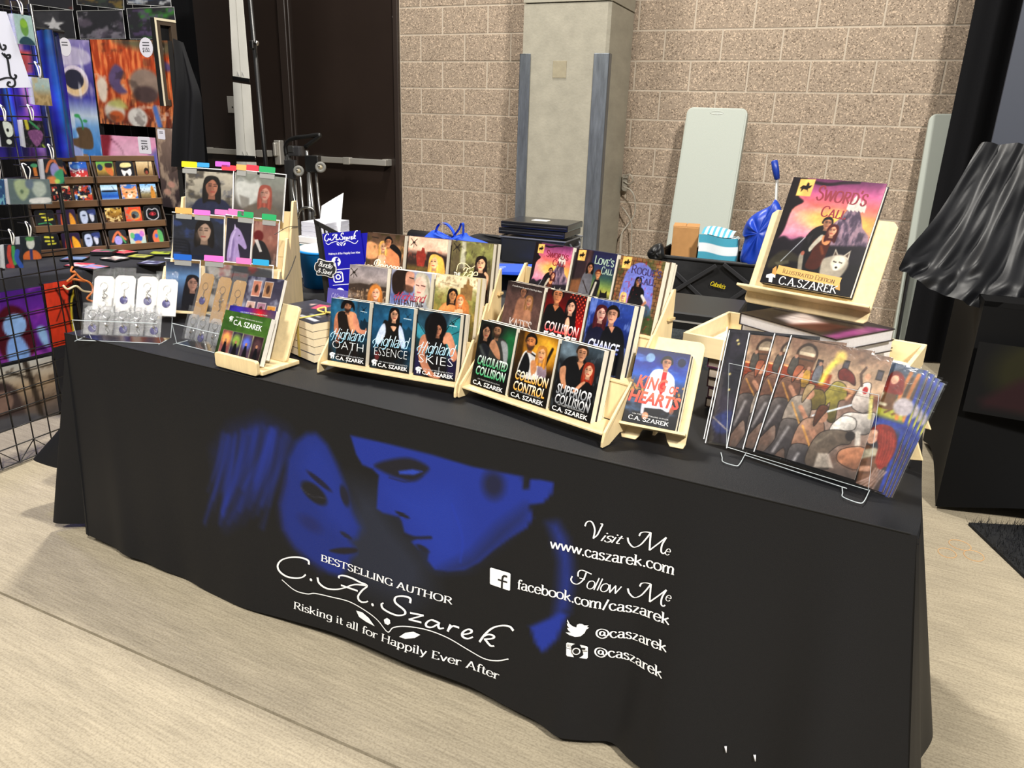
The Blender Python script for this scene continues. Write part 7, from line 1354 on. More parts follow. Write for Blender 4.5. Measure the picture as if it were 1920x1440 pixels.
# ------------------------------------------------------------------ cables, folding tables against the wall
M_CABLE = mat('beige_cable', '#a9a294', .55)
def pcable(pts, n, r, label):
    o = MB().tube([tuple(p) for p in smooth_path([at_n(x, y, n-.03*math.sin(i*1.3)) for i, (x, y) in enumerate(pts)], 5)], r, 6).obj('cable', M_CABLE, None, True); tag(o, label, 'cable', 'cables by the pillar'); return o
pcable([(1172, 330), (1181, 327), (1187, 338), (1180, 345), (1170, 340)], 4.2, .005, 'small loop of cable at the top right of the pillar foot')
pcable([(1168, 350), (1182, 356), (1190, 372), (1190, 400), (1178, 420), (1165, 440), (1162, 480)], 4.19, .006, 'cable curving out then down beside the pillar')
pcable([(1166, 388), (1174, 398), (1184, 418), (1184, 450), (1182, 490)], 4.21, .005, 'inner cable hanging straight beside the pillar')
MB().box((-.02, -.03, 0), (.02, .0, .12)).obj('outlet_box', mat('grey_box', '#8e887c', .6), None, M=upright(at_n(1173, 343, 4.27)-V(0, 0, .06), TH)); tag(COL.objects[-1], 'small grey outlet box on the wall by the cables', 'outlet')
M_TBL = mat('grey_white_plastic', '#a4aaa1', .5, bump=.15, bscale=300)
def folded_table(nt, nb, TLp, TRp, BLp, BRp, label, hh=1.8, thick=.075, frame_px=None):
    tl, tr = at_n(*TLp, nt), at_n(*TRp, nt); bl, br = at_n(*BLp, nb), at_n(*BRp, nb); up = ((tl+tr)-(bl+br)).normalized(); xx = (tr-tl); w = xx.length
    k = tl.z/up.z; o0 = tl-up*k; M = frame(o0, xx, up); h = k
    o = thing('folding_table', label, 'table', M); MB().prism(rrect(0, .0, w, h, .045, 6), -thick, 0).obj('table_top', M_TBL, o, bevel=.008, seg=2)
    return o, w, h
o, w, h = folded_table(4.08, 3.86, (1283, 200), (1397, 203), (1243, 460), (1366, 440), 'pale grey folded table leaning on the block wall right of the pillar')
MB().tube([(w*.5+.045*math.cos(t*math.pi/10), h-.035+.011*math.sin(t*math.pi/10), .001) for t in range(20)], .0035, 6, True).obj('handle_rim', mat('rim_plastic', '#aeb2aa', .4), o)
m = MB().prism(rrect(.012, .012, w-.012, h-.012, .04, 6), 0, .002); m.obj('raised_panel', M_TBL, o, bevel=.0015)
o, w, h = folded_table(4.19, 4.05, (1746, 213), (1842, 213), (1683, 560), (1780, 560), 'second pale folded table leaning on the wall beside the black curtain', thick=.06)
MB().tube([(.03, .02, .02), (.03, h*.42, .02), (w*.55, h*.42, .02), (w*.55, .02, .02)], .012, 6).obj('leg_frame', M_BLKM, o)
q = M_BLKM

# ------------------------------------------------------------------ right side: black drape, covered table, rug
M_DRAPE = mat('black_drape', '#08080b', .9, bump=.2, bscale=200, spec=.2)
def drape(name, label, pxl, n, width, z1, amp, matl, cat='curtain', seed=0):
    s0 = sz(*pxl, n)[0]; m = MB(); rows = []
    for z in np.linspace(.01, z1, 8): rows.append([(x, z, amp*math.sin(x*22+seed)+.6*amp*math.sin(x*41+1+seed)) for x in np.linspace(0, width, 70)])
    o = m.sheet(rows).obj(name, matl, None, True, M=MW(n, s0)); return tag(o, label, cat)
drape('curtain', 'black floor length curtain beside the folded table at the right', (1792, 175), 3.95, 1.6, 3.6, .018, M_DRAPE)
# slim grey banner pole edge
s0, _ = sz(1905, 120, 3.7); zb3 = 0
o = MB().box((-.035, .02, 0), (.30, 3.6, .03)).obj('banner_panel', mat('slate_panel', '#3a3f4c', .6), None, M=MW(3.7, s0)); tag(o, 'blue grey upright panel in front of the black curtain at the far right', 'panel')
# covered table of the neighbour
bx = at_z(1735, 968, 0); X0, Y0 = 2.62, 1.80
SP = mat('spandex_cover', '#060607', .75, spec=.15)
TZ2 = .86
tz = at_n(1700, 485, 2.0).z
o = thing('covered_table', 'tall table in a tight black stretch cover at the right edge', 'table', Matrix.Translation((X0, Y0, 0)))
def stretch_face(pa, pb, arch, nm):
    m = MB(); rows = []
    for i in range(13):
        t = i/12; r_ = []
        for k in range(21):
            s = k/20; x = pa[0]+(pb[0]-pa[0])*s; y = pa[1]+(pb[1]-pa[1])*s; zlow = .015+arch*math.sin(math.pi*s)**1.2; pinch = .05*math.sin(math.pi*s)*math.sin(math.pi*t); nx_, ny_ = -(pb[1]-pa[1]), (pb[0]-pa[0]); L_ = math.hypot(nx_, ny_); r_.append((x+nx_/L_*pinch, y+ny_/L_*pinch, zlow+(TZ2-zlow)*t))
        rows.append(r_)
    m.sheet(rows).obj(nm, SP, o, True)
C4 = [(0, 0), (1.2, .06), (1.15, .82), (-.05, .76)]
stretch_face(C4[0], C4[1], .10, 'stretch_cover'); stretch_face(C4[1], C4[2], .08, 'stretch_cover'); stretch_face(C4[2], C4[3], .10, 'stretch_cover'); stretch_face(C4[3], C4[0], .08, 'stretch_cover')
MB().prism(C4, TZ2-.02, TZ2).obj('table_top', SP, o)
# printed colour on the cover front
def a_dim(A): A.C[:] = hx('#060607'); A.ell(.75, .35, .55, .5, '#1d1c0a', .5); A.poly([(.15, .8), (.5, .45), (1, .2), (1, .9), (.2, .9)], '#200c10', .12)
a = hit(1836, 640, (0, Y0-.03, 0), V(0, 1, 0)); b = hit(1985, 800, (0, Y0-.03, 0), V(0, 1, 0))
po = art_obj('cover_print', o, b.x-a.x, a.z-b.z, a_dim, 40, Matrix.Translation((a.x-X0, a.y-Y0-.004, b.z)) @ Matrix.Rotation(math.pi/2, 4, 'X'), 0); po.data.materials[0] = art_mat('spandex_print', .7, .2)
# loose black sheet draped over a peaked load
PK = [at_n(1838, 268, 2.25), at_n(1960, 268, 2.25)]
m = MB(); rows = []
sil = [(1838, 268), (1822, 300), (1795, 345), (1755, 390), (1715, 430), (1690, 460), (1679, 486), (1684, 505)]
import itertools
low = [(1684, 505), (1712, 520), (1740, 540), (1790, 560), (1830, 575), (1880, 590), (1935, 590)]
NS = 1.72
topl = [at_n(1838+18*k, 268+.4*k, 2.2) for k in range(11)]; lowl = [at_n(*p, NS) for p in smooth_path(low, 2)][:13]; K = 11
lowl = [lowl[min(len(lowl)-1, round(i*(len(lowl)-1)/(K-1)))] for i in range(K)]
brow = [at_n(1700+26*k, 470+10*math.sin(k*.9)+7*k, 1.80) for k in range(K)]
rg = np.random.RandomState(5); rows = []
for j in range(17):
    t = j/16; r_ = []
    for i in range(K*4-3):
        f = i/4; a_ = int(min(f, K-2)); fr_ = f-a_
        T_ = topl[a_].lerp(topl[a_+1], fr_); B_ = brow[a_].lerp(brow[a_+1], fr_); Lw = lowl[a_].lerp(lowl[a_+1], fr_)
        p = T_.lerp(B_, (t/.62)) if t < .62 else B_.lerp(Lw, (t-.62)/.38)
        if t < .62: p = p-V(0, 0, .05*math.sin(math.pi*t/.62))
        w_ = (.010*math.sin(i*.62+1.1*math.sin(t*3))+.006*math.sin(i*1.31+2*t))*min(1, .35+t*1.2)+.012*math.sin(i*1.1+3*t)*max(0, t-.5)+.008*math.sin(t*17+i*.5); r_.append(tuple(p-WN*w_*1.5+V(0, 0, w_*.5)))
    rows.append(r_)
m.sheet(rows); back = [[rows[0][i] for i in range(len(rows[0]))], [tuple(Vector(p)+WN*.35-V(0, 0, .45)) for p in rows[0]]]; m.sheet(back[::-1])
ob = m.obj('draped_sheet', mat('black_satin', '#0d0e12', .5, spec=.5, bump=.3, bscale=12), None, True); tag(ob, 'loose black sheet thrown over the goods on the covered table', 'sheet'); ob.modifiers.new('smooth', 'SUBSURF').render_levels = 1
# shaggy black rug
a, b = at_z(1815, 985, 0), at_z(1935, 1100, 0); dv = (b-a).normalized(); nv = V(-dv.y, dv.x, 0)
if nv.x < 0: nv = -nv
M = frame(a+V(0, 0, .001), dv, nv) ; Lr = (b-a).length+.5
if M.to_3x3().col[2].z < 0: M = frame(a+V(0, 0, .001), nv, dv); swapxy = True
else: swapxy = False
o = thing('rug', 'shaggy black rug on the floor at the right edge', 'rug', M); lx, ly = (1.4, Lr) if swapxy else (Lr, 1.4)
MB().box((0, 0, 0), (lx, ly, .012)).obj('backing', mat('rug_black', '#0c0d10', .95), o)
m = MB(); rg = random.Random(2)
for k in range(9000):
    x, y = rg.uniform(-.005, lx), rg.uniform(-.005, ly); h_ = rg.uniform(.02, .045); dx, dy = rg.uniform(-.02, .02), rg.uniform(-.02, .02); m.add([(x-.002, y, .01), (x+.002, y, .01), (x+dx, y+dy, .01+h_)], [(0, 1, 2)])
tag(m.obj('pile', mat('rug_pile', '#14161c', .8), o), kind='stuff')
# ------------------------------------------------------------------ hand truck and sign stand before the door
NH = 3.25; P = MW(NH); q0 = uv(P, 560, 400); o = thing('hand_truck', 'folded steel hand truck with black handle and two small casters by the door', 'hand truck', P @ T3(q0[0], 0, 0))
def hp(x, y, z=0): a = uv(P, x, y); return (a[0]-q0[0], a[1], z)
def tubes(nm, paths, r, m_, sm=True): 
    for p in paths: MB().tube(smooth_path(p, 4) if len(p) > 2 else p, r, 8).obj(nm, m_, o, True)
M_CHR = mat('worn_chrome', '#9a9a98', .3, .9)
drop = lambda p, z=0: (p[0], .06, p[2])
tubes('handle', [[hp(537, 292), hp(536, 272), hp(548, 260), hp(575, 256), hp(598, 253), hp(596, 258), hp(572, 276)]], .016, M_BLACK)
MB().box(hp(546, 292, -.03), (hp(567, 274)[0], hp(567, 274)[1], .04)).obj('latch_block', mat('grey_case', '#4a4a4c', .35, .4), o, bevel=.01, seg=2); MB().box(hp(548, 285, .041), (hp(556, 274)[0], hp(556, 274)[1], .048)).obj('chrome_strip', M_CHR, o)
for a, b, r in (((536, 284), (560, 420), .013), ((541, 290), (545, 330), .02), ((575, 282), (590, 420), .014), ((563, 332), (570, 412), .010), ((579, 326), (582, 418), .016), ((592, 320), (602, 420), .010), ((553, 330), (560, 420), .010)):
    A_ = hp(*a); MB().tube([A_, hp(*b), (hp(*b)[0], .12, 0)], r, 8).obj('frame_tube', M_CHR, o, True)
MB().box(hp(537, 335, -.02), (hp(555, 300)[0], hp(555, 300)[1], .02)).obj('side_plate', mat('grey_case', '#4a4a4c', .35), o, bevel=.006); MB().box(hp(575, 322, -.03), (hp(598, 292)[0], hp(598, 292)[1], .02)).obj('side_plate', M_BLACK, o, bevel=.006)
MB().tube(smooth_path([hp(561, 408, .02), hp(568, 394, .03), (hp(582, 388, .05)), hp(592, 392, .03), hp(594, 404, .02)], 5), .010, 8).obj('toe_loop', M_CHR, o, True)
for x, y in ((568, 320), (609, 313)):
    c = hp(x, y, .05); w_ = MB(); RX = T3(*c) @ Matrix.Rotation(.5, 4, 'Y'); w_.lathe([(.018, -.012), (.034, -.014), (.040, -.008), (.040, .008), (.034, .014), (.018, .012), (.018, -.012)], 20, 0, RX, False); wo = w_.obj('wheel', mat('grey_rubber', '#7c7b76', .6), o, True)
    MB().lathe([(.0001, -.010), (.018, -.010), (.018, .010), (.006, .013), (.0001, .016)], 16, 0, RX, False).obj('hub', mat('tan_hub', '#a59a80', .4), wo, True); MB().tube([(c[0]-.03, c[1]+.03, c[2]-.01), (c[0]-.012, c[1]+.024, c[2]+.005), (c[0], c[1], c[2]+.016)], .007, 6).obj('fork', M_CHR, o, True)
MB().box((-.12, .0, -.05), (.20, .06, .16)).obj('toe_plate', M_CHR, o, bevel=.004); 
# stand with hanging white panels
NS_ = 2.75; P = MW(NS_); q0 = uv(P, 455, 150); o = thing('sign_stand', 'black pole stand hung with narrow white panels by binder clips', 'stand', P @ T3(q0[0], 0, 0))
top = hp(459, -40, -.03); low = hp(493, 310, -.03); k = (low[0]-top[0])/(low[1]-top[1])
MB().tube([(top[0]-.0, top[1], -.03), (top[0]+k*(0.03-top[1]), .03, -.03)], .016, 10).obj('pole', M_BLKM, o, True)
kb = hp(470, 82, -.01); MB().box((kb[0]-.016, kb[1]-.03, -.05), (kb[0]+.016, kb[1]+.02, .0)).obj('clamp', M_BLKM, o, bevel=.004); MB().lathe([(.0001, 0), (.006, 0), (.006, .02), (.016, .024), (.016, .034), (.0001, .036)], 12, 0, T3(kb[0]+.01, kb[1]+.005, -.02) @ Matrix.Rotation(math.pi/2, 4, 'Y'), False).obj('knob', M_WIRE, o, True)
for a in (.4, 2.5, 4.6): MB().tube([(top[0]+k*(.4-top[1]), .4, -.03), (top[0]+k*(0-top[1])+.2*math.cos(a), .012, -.03+.2*math.sin(a))], .010, 6).obj('leg', M_BLKM, o, True)
M_STRIP = mat('off_white_board', '#dcdad2', .6, var=.04, scale=8)
for i, (a, b, c, d) in enumerate((((428, -40), (452, -38), (468, 151), (437, 146)), ((437, 154), (469, 159), (479, 296), (444, 294)), ((444, 303), (480, 304), (492, 450), (452, 450)))):
    pts = [hp(*p) for p in (a, b, c, d)]; MB().prism([p[:2] for p in pts], -.002, .002).obj('white_panel', M_STRIP, o); mid = [((pts[0][0]+pts[1][0])/2, (pts[0][1]+pts[1][1])/2, .0026), ((pts[3][0]+pts[2][0])/2, (pts[3][1]+pts[2][1])/2, .0026)]; MB().tube(mid, .0014, 4).obj('fold_line', mat('crease_grey', '#8a8880', .7), o)
    if i < 2:
        l, r_ = pts[3], pts[2]; MB().prism([(l[0], l[1]+.012), (r_[0], r_[1]+.012), (r_[0], r_[1]-.014), (l[0], l[1]-.014)], -.005, .006).obj('binder_clip', M_BLKM, o)
        cx = (l[0]+r_[0])/2
        for s in (-.02, .02): MB().tube([(cx+s-.008, l[1]+.01, .007), (cx+s, l[1]+.04, .012), (cx+s+.008, l[1]+.01, .007)], .0013, 5).obj('clip_wire', M_WIRE, o)

# ------------------------------------------------------------------ the neighbouring art booth at the left
dA = V(-.092, .996, 0).normalized(); PA = frame(V(-.794, .104, 0), dA, V(0, 0, 1))
tt = uv(PA, 135, 500)[0]; t0 = tt-.61; M_GW = mat('grid_black', '#0b0b0c', .35, spec=.6)
def gridwall(M, w, z0, z1, label, step=.0762, feet=True):
    o = thing('gridwall_panel', label, 'grid panel', M)
    for x in (0, w): MB().tube([(x, z0, 0), (x, z1, 0)], .0085, 8).obj('frame_tube', M_GW, o, True)
    vm = MB().tube([(0, z0, 0), (0, z1, 0)], .0028, 5).mesh('wire', M_GW, True); hm = MB().tube([(0, 0, .004), (w, 0, .004)], .0028, 5).mesh('wire', M_GW, True)
    k = 1
    while k*step < w-.02: link('wire', vm, o, T3(k*step, 0, 0)); k += 1
    z = z0+.004
    while z < z1: link('wire', hm, o, T3(0, z, 0)); z += step
    if feet:
        zg = [(step*i, z0 if i % 2 else z0+step, .0) for i in range(int(w/step)+1)]; MB().tube(zg, .0026, 5).obj('zigzag_brace', M_GW, o, True)
    return o
gridwall(PA @ T3(t0, 0, 0), .61, .012, 1.80, 'black wire grid panel at the left end of the table, hung with sleeved cards')
gridwall(PA @ T3(t0-.63, 0, 0), .61, .012, 1.80, 'black wire grid panel nearest the camera at the left edge')
def blobs(base, items):
    def f(A):
        if isinstance(base, tuple): A.grad(*[(i/(len(base)-1), c) for i, c in enumerate(base)])
        else: A.C[:] = hx(base)
        for it in items:
            if it[0] == 'e': A.ell(*it[1:])
            elif it[0] == 'p': A.poly(*it[1:], curve=True)
            elif it[0] == 'l': A.line(it[1], it[2], it[3], .02, .9, True)
            elif it[0] == 'm': A.mottle(*it[1:])
    return f
M_STR = mat('white_elastic', '#e8e6de', .7)
def hang_card(px, off, label, fn, n=26):
    (x0, y0), (x1, y1), (x2, y2), (x3, y3) = px; M, w, h = planefit(PA, off, *px); o = thing('hanging_card', label, 'card', M, 'sleeved cards on the grid panel')
    art_obj('printed_card', o, w-.008, h-.008, fn, n, T3(.004, .003, 0), .08); 
    for k in range(1, 4): MB().box((-.004*k+.002, .002*k, -.0032*k-.001), (w-.006-.004*k, h-.004-.001*k, -.0032*k)).obj('sleeve_behind', film('old_sleeve', gloss=.04, rough=.2, body=.25), o)
    MB().box((0, 0, .0012), (w, h, .0016)).obj('clear_sleeve', M_SLEEVE, o)
    MB().tube(smooth_path([(w*.45, h-.006, .003), (w*.40, h+.03, .004), (w*.42, h+.05, -.01), (w*.5, h+.05, -.012), (w*.54, h+.03, .004), (w*.5, h-.006, .003)], 4), .0022, 5).obj('elastic_loop', M_STR, o, True)
    MB().tube([(w*.46, h+.045, .012), (w*.46, h+.045, -off+.0)], .0026, 6).obj('hook', M_GW, o)
def R4(x0, y0, x1, y1, sk=7, dy=2): return ((x0, y0), (x1, y0+dy), (x1+sk, y1+dy), (x0+sk, y1))
hang_card(R4(24, 24, 61, 84), .050, 'pale teal card with a green bust shape, topmost by the white scroll sign', blobs('#a9c6c4', [('e', .5, .42, .22, .3, '#6a9a4a', .1), ('e', .5, .3, .2, .14, '#8ab840', .2), ('p', [(.1, 1), (.3, .76), (.7, .76), (.95, 1)], '#2c4a58', .04)]))
hang_card(R4(57, 142, 93, 198), .050, 'sand coloured card with a pale grey top, second down on the grid', blobs(('#b4c4c2', '#a8beba', '#a08a62', '#8c7650'), [('m', '#c8b080', 6, 6, 3, .5, .6, .6)]))
hang_card(R4(-6, 223, 24, 276), .060, 'black card with white curved patches at the very left edge', blobs('#17181c', [('p', [(.3, .05), (.9, .1), (.95, .5), (.5, .6)], '#d8e0d8', .03), ('e', .6, .35, .1, .07, '#17181c', .1), ('e', .6, .8, .2, .1, '#cfd6cf', .1)]))
hang_card(R4(40, 222, 81, 277), .056, 'black card with yellow stripe, green leaf and purple bud', blobs('#1a1c1e', [('l', [(.15, .02), (.2, .3)], .16, '#d8d040'), ('l', [(.35, .05), (.75, .3)], .1, '#3fa060'), ('p', [(.2, .42), (.8, .35), (.92, .6), (.6, .95), (.35, .8)], '#7a4a7a', .03), ('m', '#c08ab0', 14, 14, 4, .55, .6, .3), ('l', [(.85, .9), (.95, 1)], .08, '#a0c040')]))
hang_card(R4(78, 295, 117, 345), .058, 'black card with a rainbow swirl of orange, lilac and green', blobs('#23262c', [('l', [(.1, .5), (.3, .15), (.55, .05), (.7, .3), (.98, .4)], .14, '#e8804a'), ('e', .55, .45, .24, .3, '#9a94d0', .2), ('p', [(.5, .6), (.95, .4), (1, .9), (.6, 1)], '#40a070', .1), ('p', [(.1, .75), (.5, .7), (.6, 1), (.2, 1)], '#e08848', .1), ('e', .62, .9, .14, .1, '#b8d860', .4)]))
hang_card(R4(11, 332, 93, 383), .066, 'wide grey green card with two pale ovals and a small label', blobs('#5f7070', [('p', [(.15, .1), (.42, .05), (.48, .5), (.32, .85), (.18, .6)], '#a8b890', .06), ('p', [(.56, .15), (.82, .1), (.9, .5), (.7, .75), (.56, .5)], '#b4c0b4', .06), ('e', .5, .2, .1, .2, '#6a7a8a', .5), ('e', .3, .5, .04, .08, '#5f7458', .5), ('p', [(.5, .78), (.95, .75), (.95, .95), (.5, .97)], '#e0e0dc', .02)]), 40)
hang_card(R4(-14, 332, 8, 384), .060, 'blue mottled card cut off by the left edge, beside the wide grey green card', blobs('#2a4a78', [('m', '#7ab8c8', 6, 6, 3, .5, .6, .9)]))
hang_card(R4(33, 440, 75, 487), .060, 'dark card with a white oval above an orange base', blobs('#2a3034', [('e', .5, .3, .2, .26, '#d8dcd4', .1), ('p', [(.1, .98), (.25, .65), (.75, .62), (.98, .98)], '#d8703a', .04), ('l', [(.5, .6), (.5, 1)], .14, '#2a3a78'), ('e', .48, .1, .22, .1, '#5a9a5a', .4)]))
hang_card(R4(3, 455, 41, 503), .064, 'dark card with red, green and blue wave stripes, lowest on the grid', blobs('#2c3038', [('l', [(.3, .1), (.25, .5), (.4, .95)], .22, '#d85040'), ('l', [(.5, .12), (.5, .5), (.55, .8)], .2, '#50b060'), ('l', [(.72, .3), (.66, .6), (.9, .95)], .26, '#3a60c0'), ('e', .2, .9, .16, .1, '#c83a48', .3)]))
# white sign with scrolls
Pq = PA @ T3(0, 0, .045); q = [uv(Pq, *p) for p in ((-40, 18), (12, 22), (60, 164), (-40, 166))]
o = thing('scroll_sign', 'white card sign with black scroll flourishes at the left edge', 'sign', Pq @ T3(q[3][0], q[3][1], 0)); rel = lambda x, y: (uv(Pq, x, y)[0]-q[3][0], uv(Pq, x, y)[1]-q[3][1])
MB().prism([rel(*p) for p in ((-40, 18), (12, 22), (60, 164), (-40, 166))], -.003, 0).obj('card', mat('cool_white', '#dfe2f4', .5), o)
I = Ink()
for pts in ([(-2, 80), (3, 92), (9, 92), (10, 86), (5, 84)], [(3, 99), (12, 108), (18, 108), (18, 103), (12, 104)], [(7, 100), (14, 112), (18, 138), (22, 146), (28, 147), (30, 142), (26, 140)], [(-2, 150), (12, 146), (25, 148), (28, 158), (22, 163), (14, 160), (16, 154), (20, 155)]): I.strokes([smooth_path([rel(*p) for p in pts], 5)], .009, .006, '#22242a')
I.v = [(x, y, .0008) for x, y, z in I.v]; I.obj('scroll_print', o)
# foil banner behind the grid: iridescent colours with the blue LED light painted in
PF = PA @ T3(0, 0, -.55); q = [uv(PF, *p) for p in ((-30, 40), (112, 60), (112, 292), (-30, 300))]; xa = min(p[0] for p in q); xb = max(p[0] for p in q); ya = min(p[1] for p in q); yb_ = max(p[1] for p in q)
o = thing('foil_banner', 'shimmering blue violet foil banner with LED light painted in, behind the grid panel', 'banner', PF @ T3(xa, ya, 0))
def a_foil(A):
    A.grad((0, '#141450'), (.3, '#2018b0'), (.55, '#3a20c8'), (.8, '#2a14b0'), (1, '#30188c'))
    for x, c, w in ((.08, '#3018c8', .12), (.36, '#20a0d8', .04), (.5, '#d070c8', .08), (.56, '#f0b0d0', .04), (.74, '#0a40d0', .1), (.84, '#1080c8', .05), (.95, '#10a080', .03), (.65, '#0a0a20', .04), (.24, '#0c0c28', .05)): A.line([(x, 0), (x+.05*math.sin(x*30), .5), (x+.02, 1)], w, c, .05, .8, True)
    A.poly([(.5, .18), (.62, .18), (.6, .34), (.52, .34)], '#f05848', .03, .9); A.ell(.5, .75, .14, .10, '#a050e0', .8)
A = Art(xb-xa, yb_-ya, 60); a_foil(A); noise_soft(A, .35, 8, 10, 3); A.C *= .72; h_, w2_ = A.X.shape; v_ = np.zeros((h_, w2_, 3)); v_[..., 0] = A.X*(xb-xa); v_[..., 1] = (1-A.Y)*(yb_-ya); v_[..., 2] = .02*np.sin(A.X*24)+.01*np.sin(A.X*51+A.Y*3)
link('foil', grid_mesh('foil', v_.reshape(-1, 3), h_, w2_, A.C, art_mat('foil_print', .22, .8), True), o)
MB().tube([(-.02, yb_-ya, 0), (xb-xa+.02, yb_-ya, 0)], .008, 8).obj('top_rod', M_BLKM, o); MB().tube([(0, .01-ya, -.02), (0, yb_-ya, -.01)], .008, 8).obj('side_pole', M_BLKM, o)
bl = bpy.data.lights.new('blue_led', 'AREA'); bl.energy = 9; bl.color = (.16, .2, 1); bl.size = .25; blo = bpy.data.objects.new('blue_led', bl); COL.objects.link(blo); blo.matrix_world = PA @ T3(tt-.25, 1.9, -.28) @ Matrix.Rotation(-math.pi/2, 4, 'X')

# booth table, coaster racks
rD = V(.3627, .932, 0).normalized(); rN = V(rD.y, -rD.x, 0); RT = frame(V(-1.465, 1.18, 0), rD, V(0, 0, 1)); BTZ = .695
draped_box('tablecloth', 'black cloth on the art booth table under the coaster racks', 'tablecloth', -.62, .95, -.44, .32, BTZ, M=upright((-1.465, 1.18, 0), math.atan2(rD.y, rD.x)), seed=8, flare=.03)
M_WAL = mat('walnut_board', '#6a4c2e', .55, var=.18, scale=9, stretch=(.5, 5, 5))
def coaster_rack(M, w, label):
    o = thing('coaster_rack', label, 'rack', M)
    MB().box((0, .0, -.128), (w, .495, -.118)).obj('back_board', M_WAL, o)
    MB().box((0, .468, -.117), (w, .495, -.107)).obj('top_board', M_WAL, o, bevel=.001)
    for k in range(4):
        y, z = .004+.118*k, -.022*k
        MB().box((.0055, y, z-.010), (w-.0055, y+.034, z-.003)).obj('lip', M_WAL, o, bevel=.001); MB().box((.0055, y+.018, z-.046), (w-.0055, y+.022, z-.0105)).obj('ledge', M_WAL, o)
        for x in (0, w-.005): MB().prism([(z-.003, y), (z-.003, y+.03), (z-.045, y+.112), (-.1175, y+.112), (-.1175, y)], 0, .005, 0, Matrix(((0, 0, 1, x), (0, 1, 0, 0), (1, 0, 0, 0), (0, 0, 0, 1)))).obj('side_panel', mat('dark_walnut', '#3a2a1a', .6), o)
    return o
_cm = {}
def coaster(M, col, row, w, side, fn, label):
    o = thing('coaster', label, 'coaster', M @ T3(.012+col*(w-.022)/3, .0275+.118*row, -.022*row-.0125) @ Matrix.Rotation(-.16, 4, 'X'), 'coasters on the brown racks')
    if 'b' not in _cm: _cm['b'] = MB().prism(rrect(0, 0, side, side, .012), -.006, 0).mesh('body', M_BLACK)
    link('body', _cm['b'], o); art_obj('print', o, side-.006, side-.006, fn, 24, T3(.003, .003, .0006), .1)
RW = .318; side = .088
def two_heads(A): A.C[:] = hx('#10131a'); A.poly([(.1, .2), (.45, .15), (.5, .7), (.3, .95), (.1, .8)], '#b8c4d8', .05, 1, True); A.poly([(.6, .35), (.85, .3), (.85, .7), (.7, .8)], '#c8ccd4', .05, 1, True); A.poly([(.5, .1), (.98, .05), (.95, .4), (.6, .3)], '#3a4a90', .06, .7, True); A.ell(.3, .4, .1, .05, '#2a3448', .4)
